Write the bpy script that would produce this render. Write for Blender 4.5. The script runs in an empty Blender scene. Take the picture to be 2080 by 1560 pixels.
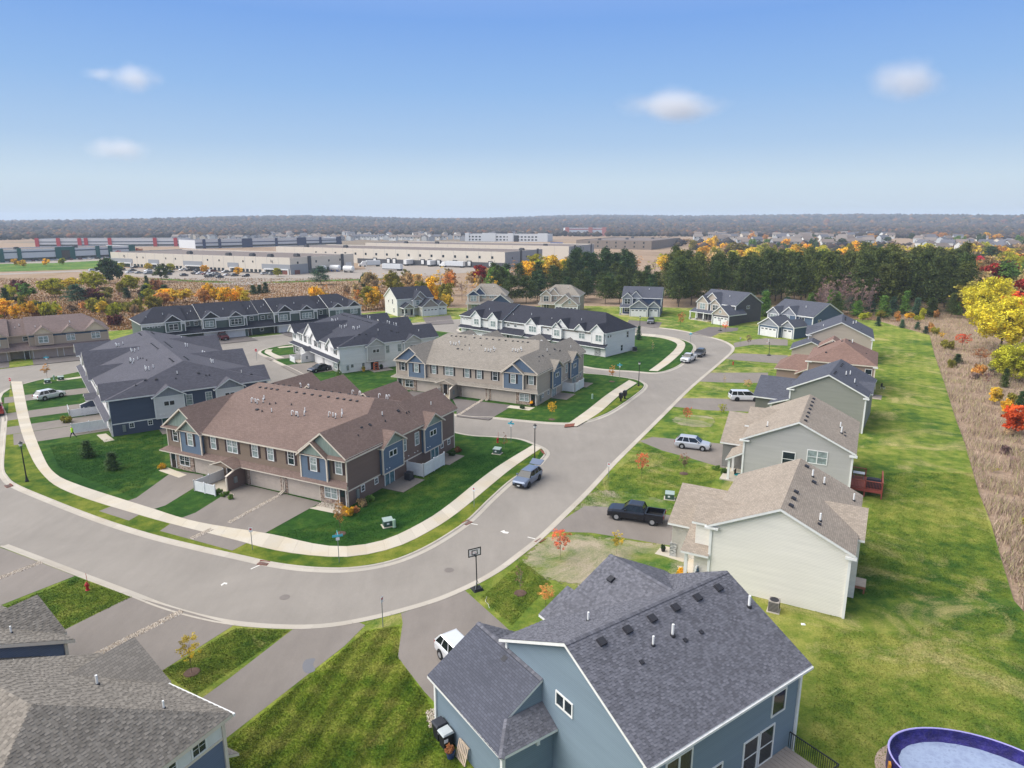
import bpy, bmesh, math, random
import numpy as np
from mathutils import Vector, Matrix
from mathutils.geometry import tessellate_polygon
R = math.radians
random.seed(7)
sc = bpy.context.scene
sc.cycles.use_denoising = True; sc.cycles.volume_bounces = 3; sc.cycles.max_bounces = 8
# ---------------------------------------------------------------- camera, sky, sun, exposure
CAM_H, CAM_F, PITCH = 30.0, 1386.0, math.atan((780 - 447) / 1386.0)
cd = bpy.data.cameras.new('camera'); cam = bpy.data.objects.new('camera', cd); sc.collection.objects.link(cam)
cam.location = (0, 0, CAM_H); cam.rotation_euler = (R(90) - PITCH, 0, 0)
cd.sensor_width = 36.0; cd.lens = 36.0 * CAM_F / 2080; cd.clip_end = 30000; cd.clip_start = 0.5
sc.camera = cam
SUN_EL, SUN_AZ = 46.0, -92.0        # azimuth: degrees clockwise from +Y; a veiled sun from the far left
world = bpy.data.worlds.new('World'); sc.world = world; world.use_nodes = True
nt = world.node_tree; nt.nodes.clear()
sky = nt.nodes.new('ShaderNodeTexSky'); sky.sky_type = 'NISHITA'; sky.sun_disc = False
sky.sun_elevation = R(SUN_EL); sky.sun_rotation = R(SUN_AZ); sky.altitude = 300; sky.air_density = 1.0; sky.dust_density = 0.2; sky.ozone_density = 2.0
bg = nt.nodes.new('ShaderNodeBackground'); bg.inputs['Strength'].default_value = 0.13
wo = nt.nodes.new('ShaderNodeOutputWorld')
# the lower sky: pale grey-blue at the horizon deepening to blue, the same all round; the clear sky takes over higher up
tcw = nt.nodes.new('ShaderNodeTexCoord'); sxyz = nt.nodes.new('ShaderNodeSeparateXYZ'); nt.links.new(tcw.outputs['Generated'], sxyz.inputs[0])
rw = nt.nodes.new('ShaderNodeValToRGB'); nt.links.new(sxyz.outputs[2], rw.inputs[0])
SKYK = 1 / (0.13 * 2 ** 0.62)
for i, (p, c) in enumerate(((0.0, (.54, .61, .66)), (0.05, (.53, .65, .74)), (0.10, (.37, .53, .74)), (0.17, (.255, .44, .745)), (0.27, (.155, .33, .73)), (0.6, (.12, .28, .66)))):
    e = rw.color_ramp.elements[i] if i < 2 else rw.color_ramp.elements.new(p); e.position = p; e.color = tuple(x * SKYK / 8 for x in c) + (1,)
mul = nt.nodes.new('ShaderNodeMixRGB'); mul.blend_type = 'MULTIPLY'; mul.inputs[0].default_value = 1; mul.inputs[2].default_value = (8, 8, 8, 1); nt.links.new(rw.outputs[0], mul.inputs[1])
fr = nt.nodes.new('ShaderNodeMapRange'); fr.inputs['From Min'].default_value = 0.25; fr.inputs['From Max'].default_value = 0.6; nt.links.new(sxyz.outputs[2], fr.inputs['Value'])
hsw = nt.nodes.new('ShaderNodeHueSaturation'); hsw.inputs['Saturation'].default_value = 0.35; hsw.inputs['Value'].default_value = 1.15; nt.links.new(sky.outputs[0], hsw.inputs['Color'])   # unseen upper sky desaturated and brightened by hand to make its light less blue
mixw = nt.nodes.new('ShaderNodeMixRGB'); nt.links.new(fr.outputs[0], mixw.inputs[0]); nt.links.new(mul.outputs[0], mixw.inputs[1]); nt.links.new(hsw.outputs[0], mixw.inputs[2])
nt.links.new(mixw.outputs[0], bg.inputs['Color']); nt.links.new(bg.outputs[0], wo.inputs[0])
sl = bpy.data.lights.new('sun', 'SUN'); sl.energy = 2.9; sl.angle = R(70); sl.color = (1.0, 0.95, 0.87)
sun = bpy.data.objects.new('sun', sl); sc.collection.objects.link(sun)
_d = Vector((math.sin(R(SUN_AZ)) * math.cos(R(SUN_EL)), math.cos(R(SUN_AZ)) * math.cos(R(SUN_EL)), math.sin(R(SUN_EL))))
sun.rotation_euler = _d.to_track_quat('Z', 'Y').to_euler(); sun.location = (-60, -20, 80)
vs = sc.view_settings; vs.view_transform = 'Standard'; vs.look = 'None'; vs.exposure = 0.78; vs.gamma = 1.0; vs.use_curve_mapping = False
# ---------------------------------------------------------------- helpers
def at(u, v, z=0.0):
    """survey helper: where a ray through photo pixel (u, v) meets the level z, in metres"""
    dx, dy, s, c = u - 1040, v - 780, math.sin(PITCH), math.cos(PITCH)
    t = (CAM_H - z) / (CAM_F * s + dy * c)
    return (dx * t, (CAM_F * c - dy * s) * t)
def lin(r, g, b):
    f = lambda x: (x / 255) / 12.92 if x / 255 <= 0.04045 else ((x / 255 + 0.055) / 1.055) ** 2.4
    return (f(r), f(g), f(b), 1.0)
class MB:
    def __init__(s): s.v = []; s.f = []; s.m = []
    def face(s, pts, m=0):
        i = len(s.v); s.v += [tuple(p) for p in pts]; s.f.append(tuple(range(i, i + len(pts)))); s.m.append(m); return s
    def box(s, x0, y0, z0, x1, y1, z1, m=0, bot=True):
        p = [(x0, y0, z0), (x1, y0, z0), (x1, y1, z0), (x0, y1, z0), (x0, y0, z1), (x1, y0, z1), (x1, y1, z1), (x0, y1, z1)]
        for q in ((4, 5, 6, 7), (0, 1, 5, 4), (1, 2, 6, 5), (2, 3, 7, 6), (3, 0, 4, 7)) + (((3, 2, 1, 0),) if bot else ()): s.face([p[k] for k in q], m)
        return s
    def hull(s, bot, top, m=0, mt=None, cap=True):
        n = len(bot)
        for k in range(n): s.face([bot[k], bot[(k + 1) % n], top[(k + 1) % n], top[k]], m)
        if cap: s.face(top, m if mt is None else mt); s.face(bot[::-1], m)
        return s
    def poly(s, pts, z, m=0):
        pts = [(p[0], p[1]) for p in pts]
        for t in tessellate_polygon([[Vector((p[0], p[1], 0)) for p in pts]]):
            a, b, c = [pts[k] for k in t]
            if (b[0] - a[0]) * (c[1] - a[1]) - (b[1] - a[1]) * (c[0] - a[0]) < 0: b, c = c, b
            s.face([(a[0], a[1], z), (b[0], b[1], z), (c[0], c[1], z)], m)
        return s
    def slab(s, pts, z0, z1, m=0):
        s.poly(pts, z1, m)
        ar = sum(pts[k][0] * pts[(k + 1) % len(pts)][1] - pts[(k + 1) % len(pts)][0] * pts[k][1] for k in range(len(pts)))
        if ar < 0: pts = pts[::-1]
        for k in range(len(pts)):
            a, b = pts[k], pts[(k + 1) % len(pts)]
            s.face([(a[0], a[1], z0), (b[0], b[1], z0), (b[0], b[1], z1), (a[0], a[1], z1)], m)
        return s
    def cyl(s, a, b, r0, r1=None, n=8, m=0, cap=True):
        r1 = r0 if r1 is None else r1
        a, b = Vector(a), Vector(b); d = (b - a).normalized()
        x = d.orthogonal().normalized(); y = d.cross(x)
        A = [a + (x * math.cos(2 * math.pi * k / n) + y * math.sin(2 * math.pi * k / n)) * r0 for k in range(n)]
        B = [b + (x * math.cos(2 * math.pi * k / n) + y * math.sin(2 * math.pi * k / n)) * r1 for k in range(n)]
        for k in range(n): s.face([A[k], A[(k + 1) % n], B[(k + 1) % n], B[k]], m)
        if cap: s.face(B, m); s.face(A[::-1], m)
        return s
    def tube(s, pts, r, n=6, m=0):
        for a, b in zip(pts, pts[1:]): s.cyl(a, b, r, r, n, m)
        return s
    def lathe(s, prof, n=12, c=(0, 0), m=0):
        for (r0, z0), (r1, z1) in zip(prof, prof[1:]):
            for k in range(n):
                a, b = 2 * math.pi * k / n, 2 * math.pi * (k + 1) / n
                p = [(c[0] + r0 * math.cos(a), c[1] + r0 * math.sin(a), z0), (c[0] + r0 * math.cos(b), c[1] + r0 * math.sin(b), z0), (c[0] + r1 * math.cos(b), c[1] + r1 * math.sin(b), z1), (c[0] + r1 * math.cos(a), c[1] + r1 * math.sin(a), z1)]
                if r1 < 1e-4: p = p[:3]
                elif r0 < 1e-4: p = [p[0], p[2], p[3]]
                s.face(p, m)
        return s
    def mesh(s, name, mats, smooth=False, merge=False):
        me = bpy.data.meshes.new(name); me.from_pydata(s.v, [], s.f)
        for m in (mats if isinstance(mats, (list, tuple)) else [mats]): me.materials.append(m)
        if any(s.m): me.polygons.foreach_set('material_index', s.m)
        if merge:
            b = bmesh.new(); b.from_mesh(me); bmesh.ops.remove_doubles(b, verts=b.verts, dist=1e-4); b.to_mesh(me); b.free()
        if smooth: me.polygons.foreach_set('use_smooth', [True] * len(me.polygons))
        me.update(); return me
col = sc.collection
def ob(name, me, parent=None, loc=(0, 0, 0), rot=0.0, **props):
    o = bpy.data.objects.new(name, me); col.objects.link(o)
    if parent: o.parent = parent
    o.location = loc
    o.rotation_euler = rot if isinstance(rot, tuple) else (0, 0, rot)
    for k, v in props.items(): o[k] = v
    return o
def part(name, mb, mats, parent, smooth=False, merge=False, **props): return ob(name, mb.mesh(name, mats, smooth, merge), parent, **props)
def thing(name, label, cat, loc=(0, 0, 0), rot=0.0, group=None):
    o = ob(name, None, None, loc if len(loc) == 3 else (loc[0], loc[1], 0), rot, label=label, category=cat); o.empty_display_size = 0.3
    if group: o['group'] = group
    return o
def single(name, mb, mats, label, cat, loc=(0, 0, 0), rot=0.0, group=None, smooth=False, merge=False):
    o = ob(name, mb.mesh(name, mats, smooth, merge), None, loc if len(loc) == 3 else (loc[0], loc[1], 0), rot, label=label, category=cat)
    if group: o['group'] = group
    return o
def copy_tree(o, parent=None):
    c = o.copy(); col.objects.link(c); c.parent = parent
    for ch in o.children: copy_tree(ch, c)
    return c
# ---------------------------------------------------------------- materials
MATS = {}
def newmat(name):
    m = bpy.data.materials.new(name); m.use_nodes = True; n = m.node_tree
    return m, n, n.nodes['Principled BSDF']
def N(n, t, **kw):
    x = n.nodes.new('ShaderNode' + t)
    for k, v in kw.items(): setattr(x, k, v)
    return x
def ramp(n, fac, stops, interp='LINEAR'):
    r = N(n, 'ValToRGB'); r.color_ramp.interpolation = interp
    el = r.color_ramp.elements
    while len(el) < len(stops): el.new(0.5)
    for e, (p, c) in zip(el, stops): e.position = p; e.color = c if len(c) == 4 else (*c, 1)
    n.links.new(fac, r.inputs[0]); return r.outputs[0]
def noise(n, co, scale, detail=3, rough=0.55, dist=0.0):
    x = N(n, 'TexNoise'); x.inputs['Scale'].default_value = scale; x.inputs['Detail'].default_value = detail; x.inputs['Roughness'].default_value = rough; x.inputs['Distortion'].default_value = dist
    if co: n.links.new(co, x.inputs['Vector'])
    return x.outputs['Fac']
def mixc(n, f, a, b, mode='MIX'):
    x = N(n, 'MixRGB', blend_type=mode)
    for i, q in enumerate((f, a, b)):
        if isinstance(q, (int, float)): x.inputs[i].default_value = q if i == 0 else (q, q, q, 1)
        elif isinstance(q, tuple): x.inputs[i].default_value = q
        else: n.links.new(q, x.inputs[i])
    return x.outputs[0]
def mathn(n, op, a, b=None, c=None):
    x = N(n, 'Math', operation=op)
    for i, q in enumerate((a, b, c)):
        if q is None: continue
        if isinstance(q, (int, float)): x.inputs[i].default_value = q
        else: n.links.new(q, x.inputs[i])
    return x.outputs[0]
def bump(n, b, h, strength=0.3, dist=0.05):
    x = N(n, 'Bump'); x.inputs['Strength'].default_value = strength; x.inputs['Distance'].default_value = dist
    n.links.new(h, x.inputs['Height']); n.links.new(x.outputs[0], b.inputs['Normal'])
def pos(n): return N(n, 'NewGeometry').outputs['Position']
def sc_co(n, co, v):
    x = N(n, 'Mapping'); n.links.new(co, x.inputs[0]); x.inputs['Scale'].default_value = v; return x.outputs[0]
def paint(name, rgb, rough=0.6, metal=0.0, var=0.06, spec=0.4):
    if name in MATS: return MATS[name]
    m, n, b = newmat(name); c = lin(*rgb)
    f = noise(n, pos(n), 1.7, 4)
    n.links.new(ramp(n, f, [(0.3, tuple(x * (1 - var) for x in c[:3])), (0.7, tuple(min(1, x * (1 + var)) for x in c[:3]))]), b.inputs['Base Color'])
    b.inputs['Roughness'].default_value = rough; b.inputs['Metallic'].default_value = metal; b.inputs['Specular IOR Level'].default_value = spec
    MATS[name] = m; return m
def siding(name, rgb, lap=0.125):
    if name in MATS: return MATS[name]
    m, n, b = newmat(name); c = lin(*rgb); p = pos(n)
    sp = N(n, 'SeparateXYZ'); n.links.new(p, sp.inputs[0])
    fr = mathn(n, 'FRACT', mathn(n, 'DIVIDE', sp.outputs[2], lap))
    base = ramp(n, noise(n, sc_co(n, p, (0.25, 0.25, 3)), 1.0, 4), [(0.25, tuple(x * 0.93 for x in c[:3])), (0.75, tuple(min(1, x * 1.05) for x in c[:3]))])
    line = ramp(n, fr, [(0.0, (0.72,) * 3), (0.14, (0.9,) * 3), (0.32, (1, 1, 1)), (1.0, (1, 1, 1))])
    n.links.new(mixc(n, 1.0, base, line, 'MULTIPLY'), b.inputs['Base Color'])
    bump(n, b, mathn(n, 'SUBTRACT', 1.0, fr), 0.5, 0.02)
    b.inputs['Roughness'].default_value = 0.7; b.inputs['Specular IOR Level'].default_value = 0.25
    MATS[name] = m; return m
def shakes(name, rgb):
    if name in MATS: return MATS[name]
    m, n, b = newmat(name); c = lin(*rgb); p = pos(n)
    f = noise(n, sc_co(n, p, (5, 5, 0.6)), 1.0, 3)
    n.links.new(ramp(n, f, [(0.3, tuple(x * 0.8 for x in c[:3])), (0.7, tuple(min(1, x * 1.12) for x in c[:3]))]), b.inputs['Base Color'])
    bump(n, b, f, 0.5, 0.03); b.inputs['Roughness'].default_value = 0.75; MATS[name] = m; return m
def shingle(name, rgb, spread=0.13, tint=(0, 0, 0)):
    """asphalt shingle courses laid out along each slope with the mesh's own metre-scaled uv"""
    if name in MATS: return MATS[name]
    m, n, b = newmat(name); c = lin(*rgb)
    uv = N(n, 'UVMap').outputs[0]
    br = N(n, 'TexBrick'); br.offset = 0.5; br.inputs['Scale'].default_value = 1.0; br.inputs['Brick Width'].default_value = 0.31; br.inputs['Row Height'].default_value = 0.15
    br.inputs['Mortar Size'].default_value = 0.012; br.inputs['Mortar Smooth'].default_value = 0.3; br.inputs['Bias'].default_value = -0.1
    n.links.new(uv, br.inputs['Vector'])
    lo = tuple(max(0, x * (1 - spread) + t) for x, t in zip(c[:3], tint)); hi = tuple(min(1, x * (1 + spread) - t) for x, t in zip(c[:3], tint))
    br.inputs['Color1'].default_value = (*lo, 1); br.inputs['Color2'].default_value = (*hi, 1); br.inputs['Mortar'].default_value = tuple(x * 0.6 for x in c[:3]) + (1,)
    g = noise(n, uv, 38, 2, 0.7)
    col2 = mixc(n, 0.55, br.outputs['Color'], ramp(n, g, [(0.3, (0.84,) * 3), (0.72, (1.15,) * 3)]), 'MULTIPLY')
    w = noise(n, uv, 0.28, 3)
    col3 = mixc(n, 1.0, col2, ramp(n, w, [(0.3, (0.93,) * 3), (0.7, (1.06,) * 3)]), 'MULTIPLY')
    n.links.new(col3, b.inputs['Base Color']); bump(n, b, mathn(n, 'ADD', br.outputs['Fac'], g), 0.35, 0.02)
    b.inputs['Roughness'].default_value = 0.95; b.inputs['Specular IOR Level'].default_value = 0.15
    MATS[name] = m; return m
def tabmat(name, rgb, spread=0.4):
    """single shingle tabs: each mesh island has its own shade"""
    m, n, b = newmat(name); c = lin(*rgb); g = N(n, 'NewGeometry')
    v = ramp(n, g.outputs['Random Per Island'], [(0.0, tuple(x * (1 - spread) for x in c[:3])), (0.5, c), (1.0, tuple(min(1, x * (1 + spread)) for x in c[:3]))])
    gr = noise(n, g.outputs['Position'], 60, 2, 0.7)
    n.links.new(mixc(n, 0.5, v, ramp(n, gr, [(0.3, (0.6,) * 3), (0.7, (1.4,) * 3)]), 'MULTIPLY'), b.inputs['Base Color'])
    b.inputs['Roughness'].default_value = 0.95; b.inputs['Specular IOR Level'].default_value = 0.15; return m
def islandmat(name, stops, rough=0.9, fine=None):
    m, n, b = newmat(name); g = N(n, 'NewGeometry')
    v = ramp(n, g.outputs['Random Per Island'], [(p, lin(*c)) for p, c in stops])
    if fine: v = mixc(n, 0.6, v, ramp(n, noise(n, g.outputs['Position'], fine, 3, 0.7), [(0.3, (0.6,) * 3), (0.7, (1.4,) * 3)]), 'MULTIPLY')
    n.links.new(v, b.inputs['Base Color']); b.inputs['Roughness'].default_value = rough; b.inputs['Specular IOR Level'].default_value = 0.2; return m
def glassmat(name, rgb, rough=0.08):
    m, n, b = newmat(name); c = lin(*rgb)
    f = noise(n, pos(n), 2.5, 2)
    n.links.new(ramp(n, f, [(0.35, tuple(x * 0.7 for x in c[:3])), (0.7, tuple(min(1, x * 1.3) for x in c[:3]))]), b.inputs['Base Color'])
    b.inputs['Roughness'].default_value = rough; b.inputs['Specular IOR Level'].default_value = 0.6; return m
def leafmat(name):
    """foliage tinted by each tree's own object colour, with leaf to leaf variation"""
    m, n, b = newmat(name); g = N(n, 'NewGeometry'); oi = N(n, 'ObjectInfo')
    v = ramp(n, g.outputs['Random Per Island'], [(0.0, (0.62, 0.58, 0.6)), (0.5, (1, 1, 1)), (1.0, (1.35, 1.3, 1.1))])
    v = mixc(n, 1.0, v, ramp(n, noise(n, g.outputs['Position'], 0.55, 3, 0.6), [(0.36, (0.5, 0.5, 0.55)), (0.5, (1, 1, 1)), (0.64, (1.4, 1.35, 1.2))]), 'MULTIPLY')  # clump-wide tones paint lit tufts and shadow gaps into the leaf colour
    c1 = mixc(n, 1.0, oi.outputs['Color'], v, 'MULTIPLY')
    hs = N(n, 'HueSaturation'); n.links.new(c1, hs.inputs['Color'])
    n.links.new(mathn(n, 'ADD', 0.488, mathn(n, 'MULTIPLY', noise(n, g.outputs['Position'], 0.35, 2), 0.03)), hs.inputs['Hue'])
    n.links.new(hs.outputs[0], b.inputs['Base Color']); b.inputs['Roughness'].default_value = 0.75; b.inputs['Specular IOR Level'].default_value = 0.15
    tr = N(n, 'BsdfTranslucent'); n.links.new(hs.outputs[0], tr.inputs[0]); mx = N(n, 'MixShader'); mx.inputs[0].default_value = 0.22
    o = n.nodes['Material Output']; n.links.new(b.outputs[0], mx.inputs[1]); n.links.new(tr.outputs[0], mx.inputs[2]); n.links.new(mx.outputs[0], o.inputs[0]); return m
WHITE = paint('white_trim', (226, 225, 222), 0.55); CREAM = paint('cream_trim', (214, 202, 186), 0.6)
DARKMET = paint('dark_metal', (34, 34, 38), 0.5); VENT = paint('vent_dark', (44, 44, 50), 0.6); PVC = paint('white_pipe', (232, 232, 230), 0.4)
GLASS = glassmat('window_glass', (38, 48, 54)); BLIND = glassmat('window_with_blinds', (140, 152, 150), 0.12)
LEAF = leafmat('foliage'); BARK = paint('bark', (96, 84, 74), 0.9, var=0.3)
GALV = paint('galvanised', (140, 146, 146), 0.5, 0.4)
# ---------------------------------------------------------------- ground, lawns, road, kerbs, sidewalks, driveways
def lawnmat(name, dark, mid, light, stripe=None, dry=None, dryamt=0.55, ragged=False):
    m, n, b = newmat(name); p = pos(n)
    big = noise(n, p, 0.07, 4, 0.6, 0.6); med = noise(n, p, 0.55, 4, 0.65); fine = noise(n, p, 7.0, 4, 0.75)
    c = ramp(n, mathn(n, 'ADD', mathn(n, 'MULTIPLY', big, 0.5), mathn(n, 'MULTIPLY', med, 0.5)), [(0.39, lin(*dark)), (0.5, lin(*mid)), (0.61, lin(*light))])
    if dry:
        f = ramp(n, mathn(n, 'ADD', mathn(n, 'MULTIPLY', noise(n, p, 0.11, 5, 0.7, 1.2), 0.8), mathn(n, 'MULTIPLY', fine, 0.2)), [(dryamt - 0.03, (0, 0, 0)), (dryamt + 0.13, (1, 1, 1))])
        c = mixc(n, f, c, lin(*dry))
    if stripe:
        ang, wid, amt = stripe
        mp = N(n, 'Mapping'); n.links.new(p, mp.inputs[0]); mp.inputs['Rotation'].default_value = (0, 0, R(ang))
        w = N(n, 'TexWave'); w.inputs['Scale'].default_value = 0.314 / wid; w.inputs['Distortion'].default_value = 1.6; w.inputs['Detail'].default_value = 2; w.inputs['Detail Scale'].default_value = 0.6
        n.links.new(mp.outputs[0], w.inputs[0])
        c = mixc(n, 1.0, c, ramp(n, w.outputs['Fac'], [(0.3, (1 - amt,) * 3), (0.7, (1 + amt, 1 + amt, 1 + amt * 0.6))]), 'MULTIPLY')
    c = mixc(n, 0.8, c, ramp(n, fine, [(0.25, (0.55, 0.6, 0.5)), (0.5, (1, 1, 1)), (0.78, (1.4, 1.35, 1.3))]), 'MULTIPLY')
    n.links.new(c, b.inputs['Base Color']); b.inputs['Roughness'].default_value = 0.95; b.inputs['Specular IOR Level'].default_value = 0.1
    bump(n, b, mathn(n, 'ADD', fine, noise(n, p, 22, 3, 0.8)), 0.9, 0.08)
    if ragged:      # patch that thins out at its rim
        at_ = N(n, 'Attribute'); at_.attribute_name = 'rim'; e = mathn(n, 'ADD', at_.outputs['Fac'], mathn(n, 'MULTIPLY', mathn(n, 'SUBTRACT', noise(n, p, 0.9, 5, 0.7), 0.5), 1.6))
        al = ramp(n, e, [(0.38, (0, 0, 0)), (0.52, (1, 1, 1))]); n.links.new(al, b.inputs['Alpha'])
    return m
LAWN_T = lawnmat('lawn_irrigated', (34, 70, 26), (52, 86, 32), (84, 106, 42), (26, 1.4, 0.05))
LAWN_V = lawnmat('lawn_verge', (62, 92, 30), (104, 118, 42), (136, 138, 58))
LAWN_E = lawnmat('lawn_lots', (68, 100, 40), (112, 130, 50), (150, 152, 74), (29, 1.8, 0.035), (180, 166, 112), 0.545)
LAWN_S = lawnmat('lawn_sparse', (64, 104, 40), (112, 130, 58), (150, 146, 88), None, (176, 162, 140), 0.45, True)
LAWN_F = lawnmat('lawn_foreground', (66, 98, 32), (114, 132, 46), (152, 154, 74), (12, 1.7, 0.2), (176, 162, 92), 0.62)
def asphaltmat(name, rgb, streak=0.06):
    m, n, b = newmat(name); c = lin(*rgb); p = pos(n)
    f = noise(n, p, 0.12, 5, 0.65, 0.5); g = noise(n, p, 26, 3, 0.8); s = noise(n, sc_co(n, p, (0.5, 0.11, 1)), 1.6, 5, 0.7)
    k = ramp(n, mathn(n, 'ADD', mathn(n, 'MULTIPLY', f, 0.6), mathn(n, 'MULTIPLY', s, 0.4)), [(0.3, tuple(x * (1 - streak * 2) for x in c[:3])), (0.7, tuple(x * (1 + streak) for x in c[:3]))])
    n.links.new(mixc(n, 0.5, k, ramp(n, g, [(0.25, (0.72,) * 3), (0.75, (1.25,) * 3)]), 'MULTIPLY'), b.inputs['Base Color'])
    bump(n, b, g, 0.25, 0.01); b.inputs['Roughness'].default_value = 0.9; b.inputs['Specular IOR Level'].default_value = 0.2; return m
ROAD = asphaltmat('road_asphalt', (146, 139, 131), 0.09); DRIVE = asphaltmat('driveway_asphalt', (134, 126, 119), 0.10); DRIVE2 = asphaltmat('driveway_asphalt_dark', (114, 107, 104), 0.10)
def concmat(name, rgb, stain=(206, 186, 148)):
    m, n, b = newmat(name); c = lin(*rgb); g = N(n, 'NewGeometry'); p = g.outputs['Position']; oi = N(n, 'ObjectInfo')
    k = ramp(n, oi.outputs['Random'], [(0, tuple(x * 0.90 for x in c[:3])), (1, tuple(min(1, x * 1.07) for x in c[:3]))])
    k = mixc(n, ramp(n, noise(n, p, 0.3, 4, 0.6), [(0.46, (0, 0, 0)), (0.72, (0.6,) * 3)]), k, lin(*stain))
    n.links.new(mixc(n, 0.5, k, ramp(n, noise(n, p, 14, 4, 0.8), [(0.3, (0.84,) * 3), (0.7, (1.12,) * 3)]), 'MULTIPLY'), b.inputs['Base Color'])
    b.inputs['Roughness'].default_value = 0.85; b.inputs['Specular IOR Level'].default_value = 0.2; return m
CONC = concmat('concrete_walk', (192, 183, 168), (190, 174, 144)); CURB = concmat('concrete_kerb', (180, 172, 160), (168, 156, 140))
def meadowmat():
    m, n, b = newmat('meadow'); p = pos(n)
    a = noise(n, p, 0.012, 6, 0.65, 0.8); d = noise(n, p, 0.09, 5, 0.7); f = noise(n, p, 1.6, 4, 0.75)
    c = ramp(n, mathn(n, 'ADD', mathn(n, 'MULTIPLY', a, 0.55), mathn(n, 'MULTIPLY', d, 0.45)), [(0.32, lin(122, 108, 86)), (0.43, lin(152, 130, 110)), (0.52, lin(162, 140, 120)), (0.60, lin(148, 126, 98)), (0.7, lin(168, 152, 116))])
    n.links.new(mixc(n, 0.7, c, ramp(n, f, [(0.3, (0.6,) * 3), (0.7, (1.35,) * 3)]), 'MULTIPLY'), b.inputs['Base Color']); b.inputs['Roughness'].default_value = 1; b.inputs['Specular IOR Level'].default_value = 0.05
    bump(n, b, mathn(n, 'ADD', f, d), 1.0, 0.25); return m
MEADOW = meadowmat()
# one sheet of ground to the horizon, rising to low hills far off
def hill_z(x, y):
    d = math.hypot(x, y)
    if d < 1500: return -0.18
    t = min(1, (d - 1500) / 3500); t = t * t * (3 - 2 * t)
    return -0.18 + t * (22 + 16 * math.sin(x / 1450 + 1.1) + 9 * math.sin(x / 520 + y / 900) + 6 * math.sin(x / 260.0))
def far_ground():
    mb = MB(); rs = [0, 200, 500, 900, 1500, 1900, 2300, 2700, 3100, 3500, 3900, 4300, 4700, 5000, 5600, 6500, 8500]; n = 160
    P = [[(r * math.cos(2 * math.pi * k / n), r * math.sin(2 * math.pi * k / n)) for k in range(n)] for r in rs]
    for i in range(len(rs) - 1):
        for k in range(n):
            q = [P[i][k], P[i + 1][k], P[i + 1][(k + 1) % n], P[i][(k + 1) % n]]
            if i == 0: q = q[:3]
            mb.face([(x, y, hill_z(x, y)) for x, y in q])
    ob('ground', mb.mesh('ground', MEADOW, True, True), kind='structure')
far_ground()
def smooth(pts, sub=6, closed=False):
    out = []; n = len(pts)
    for i in range(n if closed else n - 1):
        p = [pts[(i + k) % n] if closed else pts[max(0, min(n - 1, i + k))] for k in (-1, 0, 1, 2)]
        for j in range(sub):
            t = j / sub
            out.append(tuple(0.5 * (2 * p[1][c] + (p[2][c] - p[0][c]) * t + (2 * p[0][c] - 5 * p[1][c] + 4 * p[2][c] - p[3][c]) * t * t + (3 * p[1][c] - p[0][c] - 3 * p[2][c] + p[3][c]) * t ** 3) for c in (0, 1)))
    if not closed: out.append(tuple(pts[-1]))
    return out
PX = lambda *pp: [at(*p) for p in pp]
# kerb lines (lawn side), measured on the ground
S_EDGE = PX((0, 1110), (60, 1133), (150, 1168), (250, 1206), (330, 1237), (420, 1261), (500, 1273), (600, 1278), (680, 1273), (760, 1258), (830, 1240), (900, 1218), (970, 1187), (1022, 1157), (1063, 1126), (1103, 1094), (1153, 1046), (1203, 996), (1253, 941), (1303, 891), (1348, 846), (1403, 791), (1443, 756), (1478, 726), (1491, 712), (1489, 702), (1465, 690), (1424, 680), (1384, 671), (1336, 665), (1290, 662))
S_EDGE = S_EDGE + [(24, 207), (4, 214), (-14, 212), (-30, 203), (-50, 191), (-70, 176), (-88, 160), (-97, 148), (-108, 137), (-122, 126)]
N_EDGE = PX((20, 790), (15, 850), (11, 900), (8, 948), (16, 968), (35, 984), (103, 1013), (202, 1051), (302, 1083), (402, 1108), (492, 1128), (562, 1143), (640, 1152), (718, 1152), (796, 1138), (864, 1110), (924, 1074), (955, 1050), (995, 1011), (1040, 972), (1084, 946), (1098, 932), (1106, 921), (1101, 912), (1080, 902), (1050, 892), (1000, 888), (930, 881))
N_EDGE = N_EDGE + [(-18, 103), (-31, 112), (-44, 122), (-55, 137), (-66, 153), (-72, 157), (-79, 151)]
B_EDGE = PX((1308, 784), (1296, 797), (1246, 832), (1206, 850), (1168, 858), (1120, 858), (1060, 853), (1000, 847), (930, 842)) + [(-24, 116), (-34.5, 124), (-45, 138), (-54, 150), (-59, 158), (-56, 166), (-46, 173), (-28, 187), (-18, 186), (-2, 167), (8, 146), (13.5, 137)] + PX((1185, 758), (1230, 762), (1285, 770), (1303, 777))
C_EDGE = PX((1188, 744), (1290, 754), (1338, 756), (1378, 742), (1400, 720), (1408, 706), (1400, 696), (1370, 686), (1330, 680), (1290, 676)) + [(20, 196), (4, 201), (-8, 199), (-15, 190), (-4, 172), (6, 158)]
EDGE = {'S': smooth(S_EDGE), 'N': smooth(N_EDGE + [(-86, 140)], closed=True), 'B': smooth(B_EDGE, closed=True), 'C': smooth(C_EDGE, closed=True)}
def structure(name, mb, mat, **kw): return ob(name, mb.mesh(name, mat), None, kind='structure', **kw)
RD = MB(); RD.poly([(-128, 118), (-60, 52), (-20, 40), (10, 40), (62, 140), (62, 215), (10, 225), (-60, 200), (-120, 150)], -0.095)
structure('road', RD, ROAD)
OUT = EDGE['S'] + [(-150, 126), (-150, 150), (-128, 176), (-100, 196), (-62, 214), (-38, 236), (20, 246), (70, 238), (112, 208), (112, 181), (97, 154), (81.5, 125), (69, 102), (62.7, 90), (52.7, 72), (48.9, 64.5), (44.7, 57), (40.7, 49.7), (38.6, 40), (40, 22), (30, 6), (-45, 6), (-75, 40), (-75, 78)]
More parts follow.
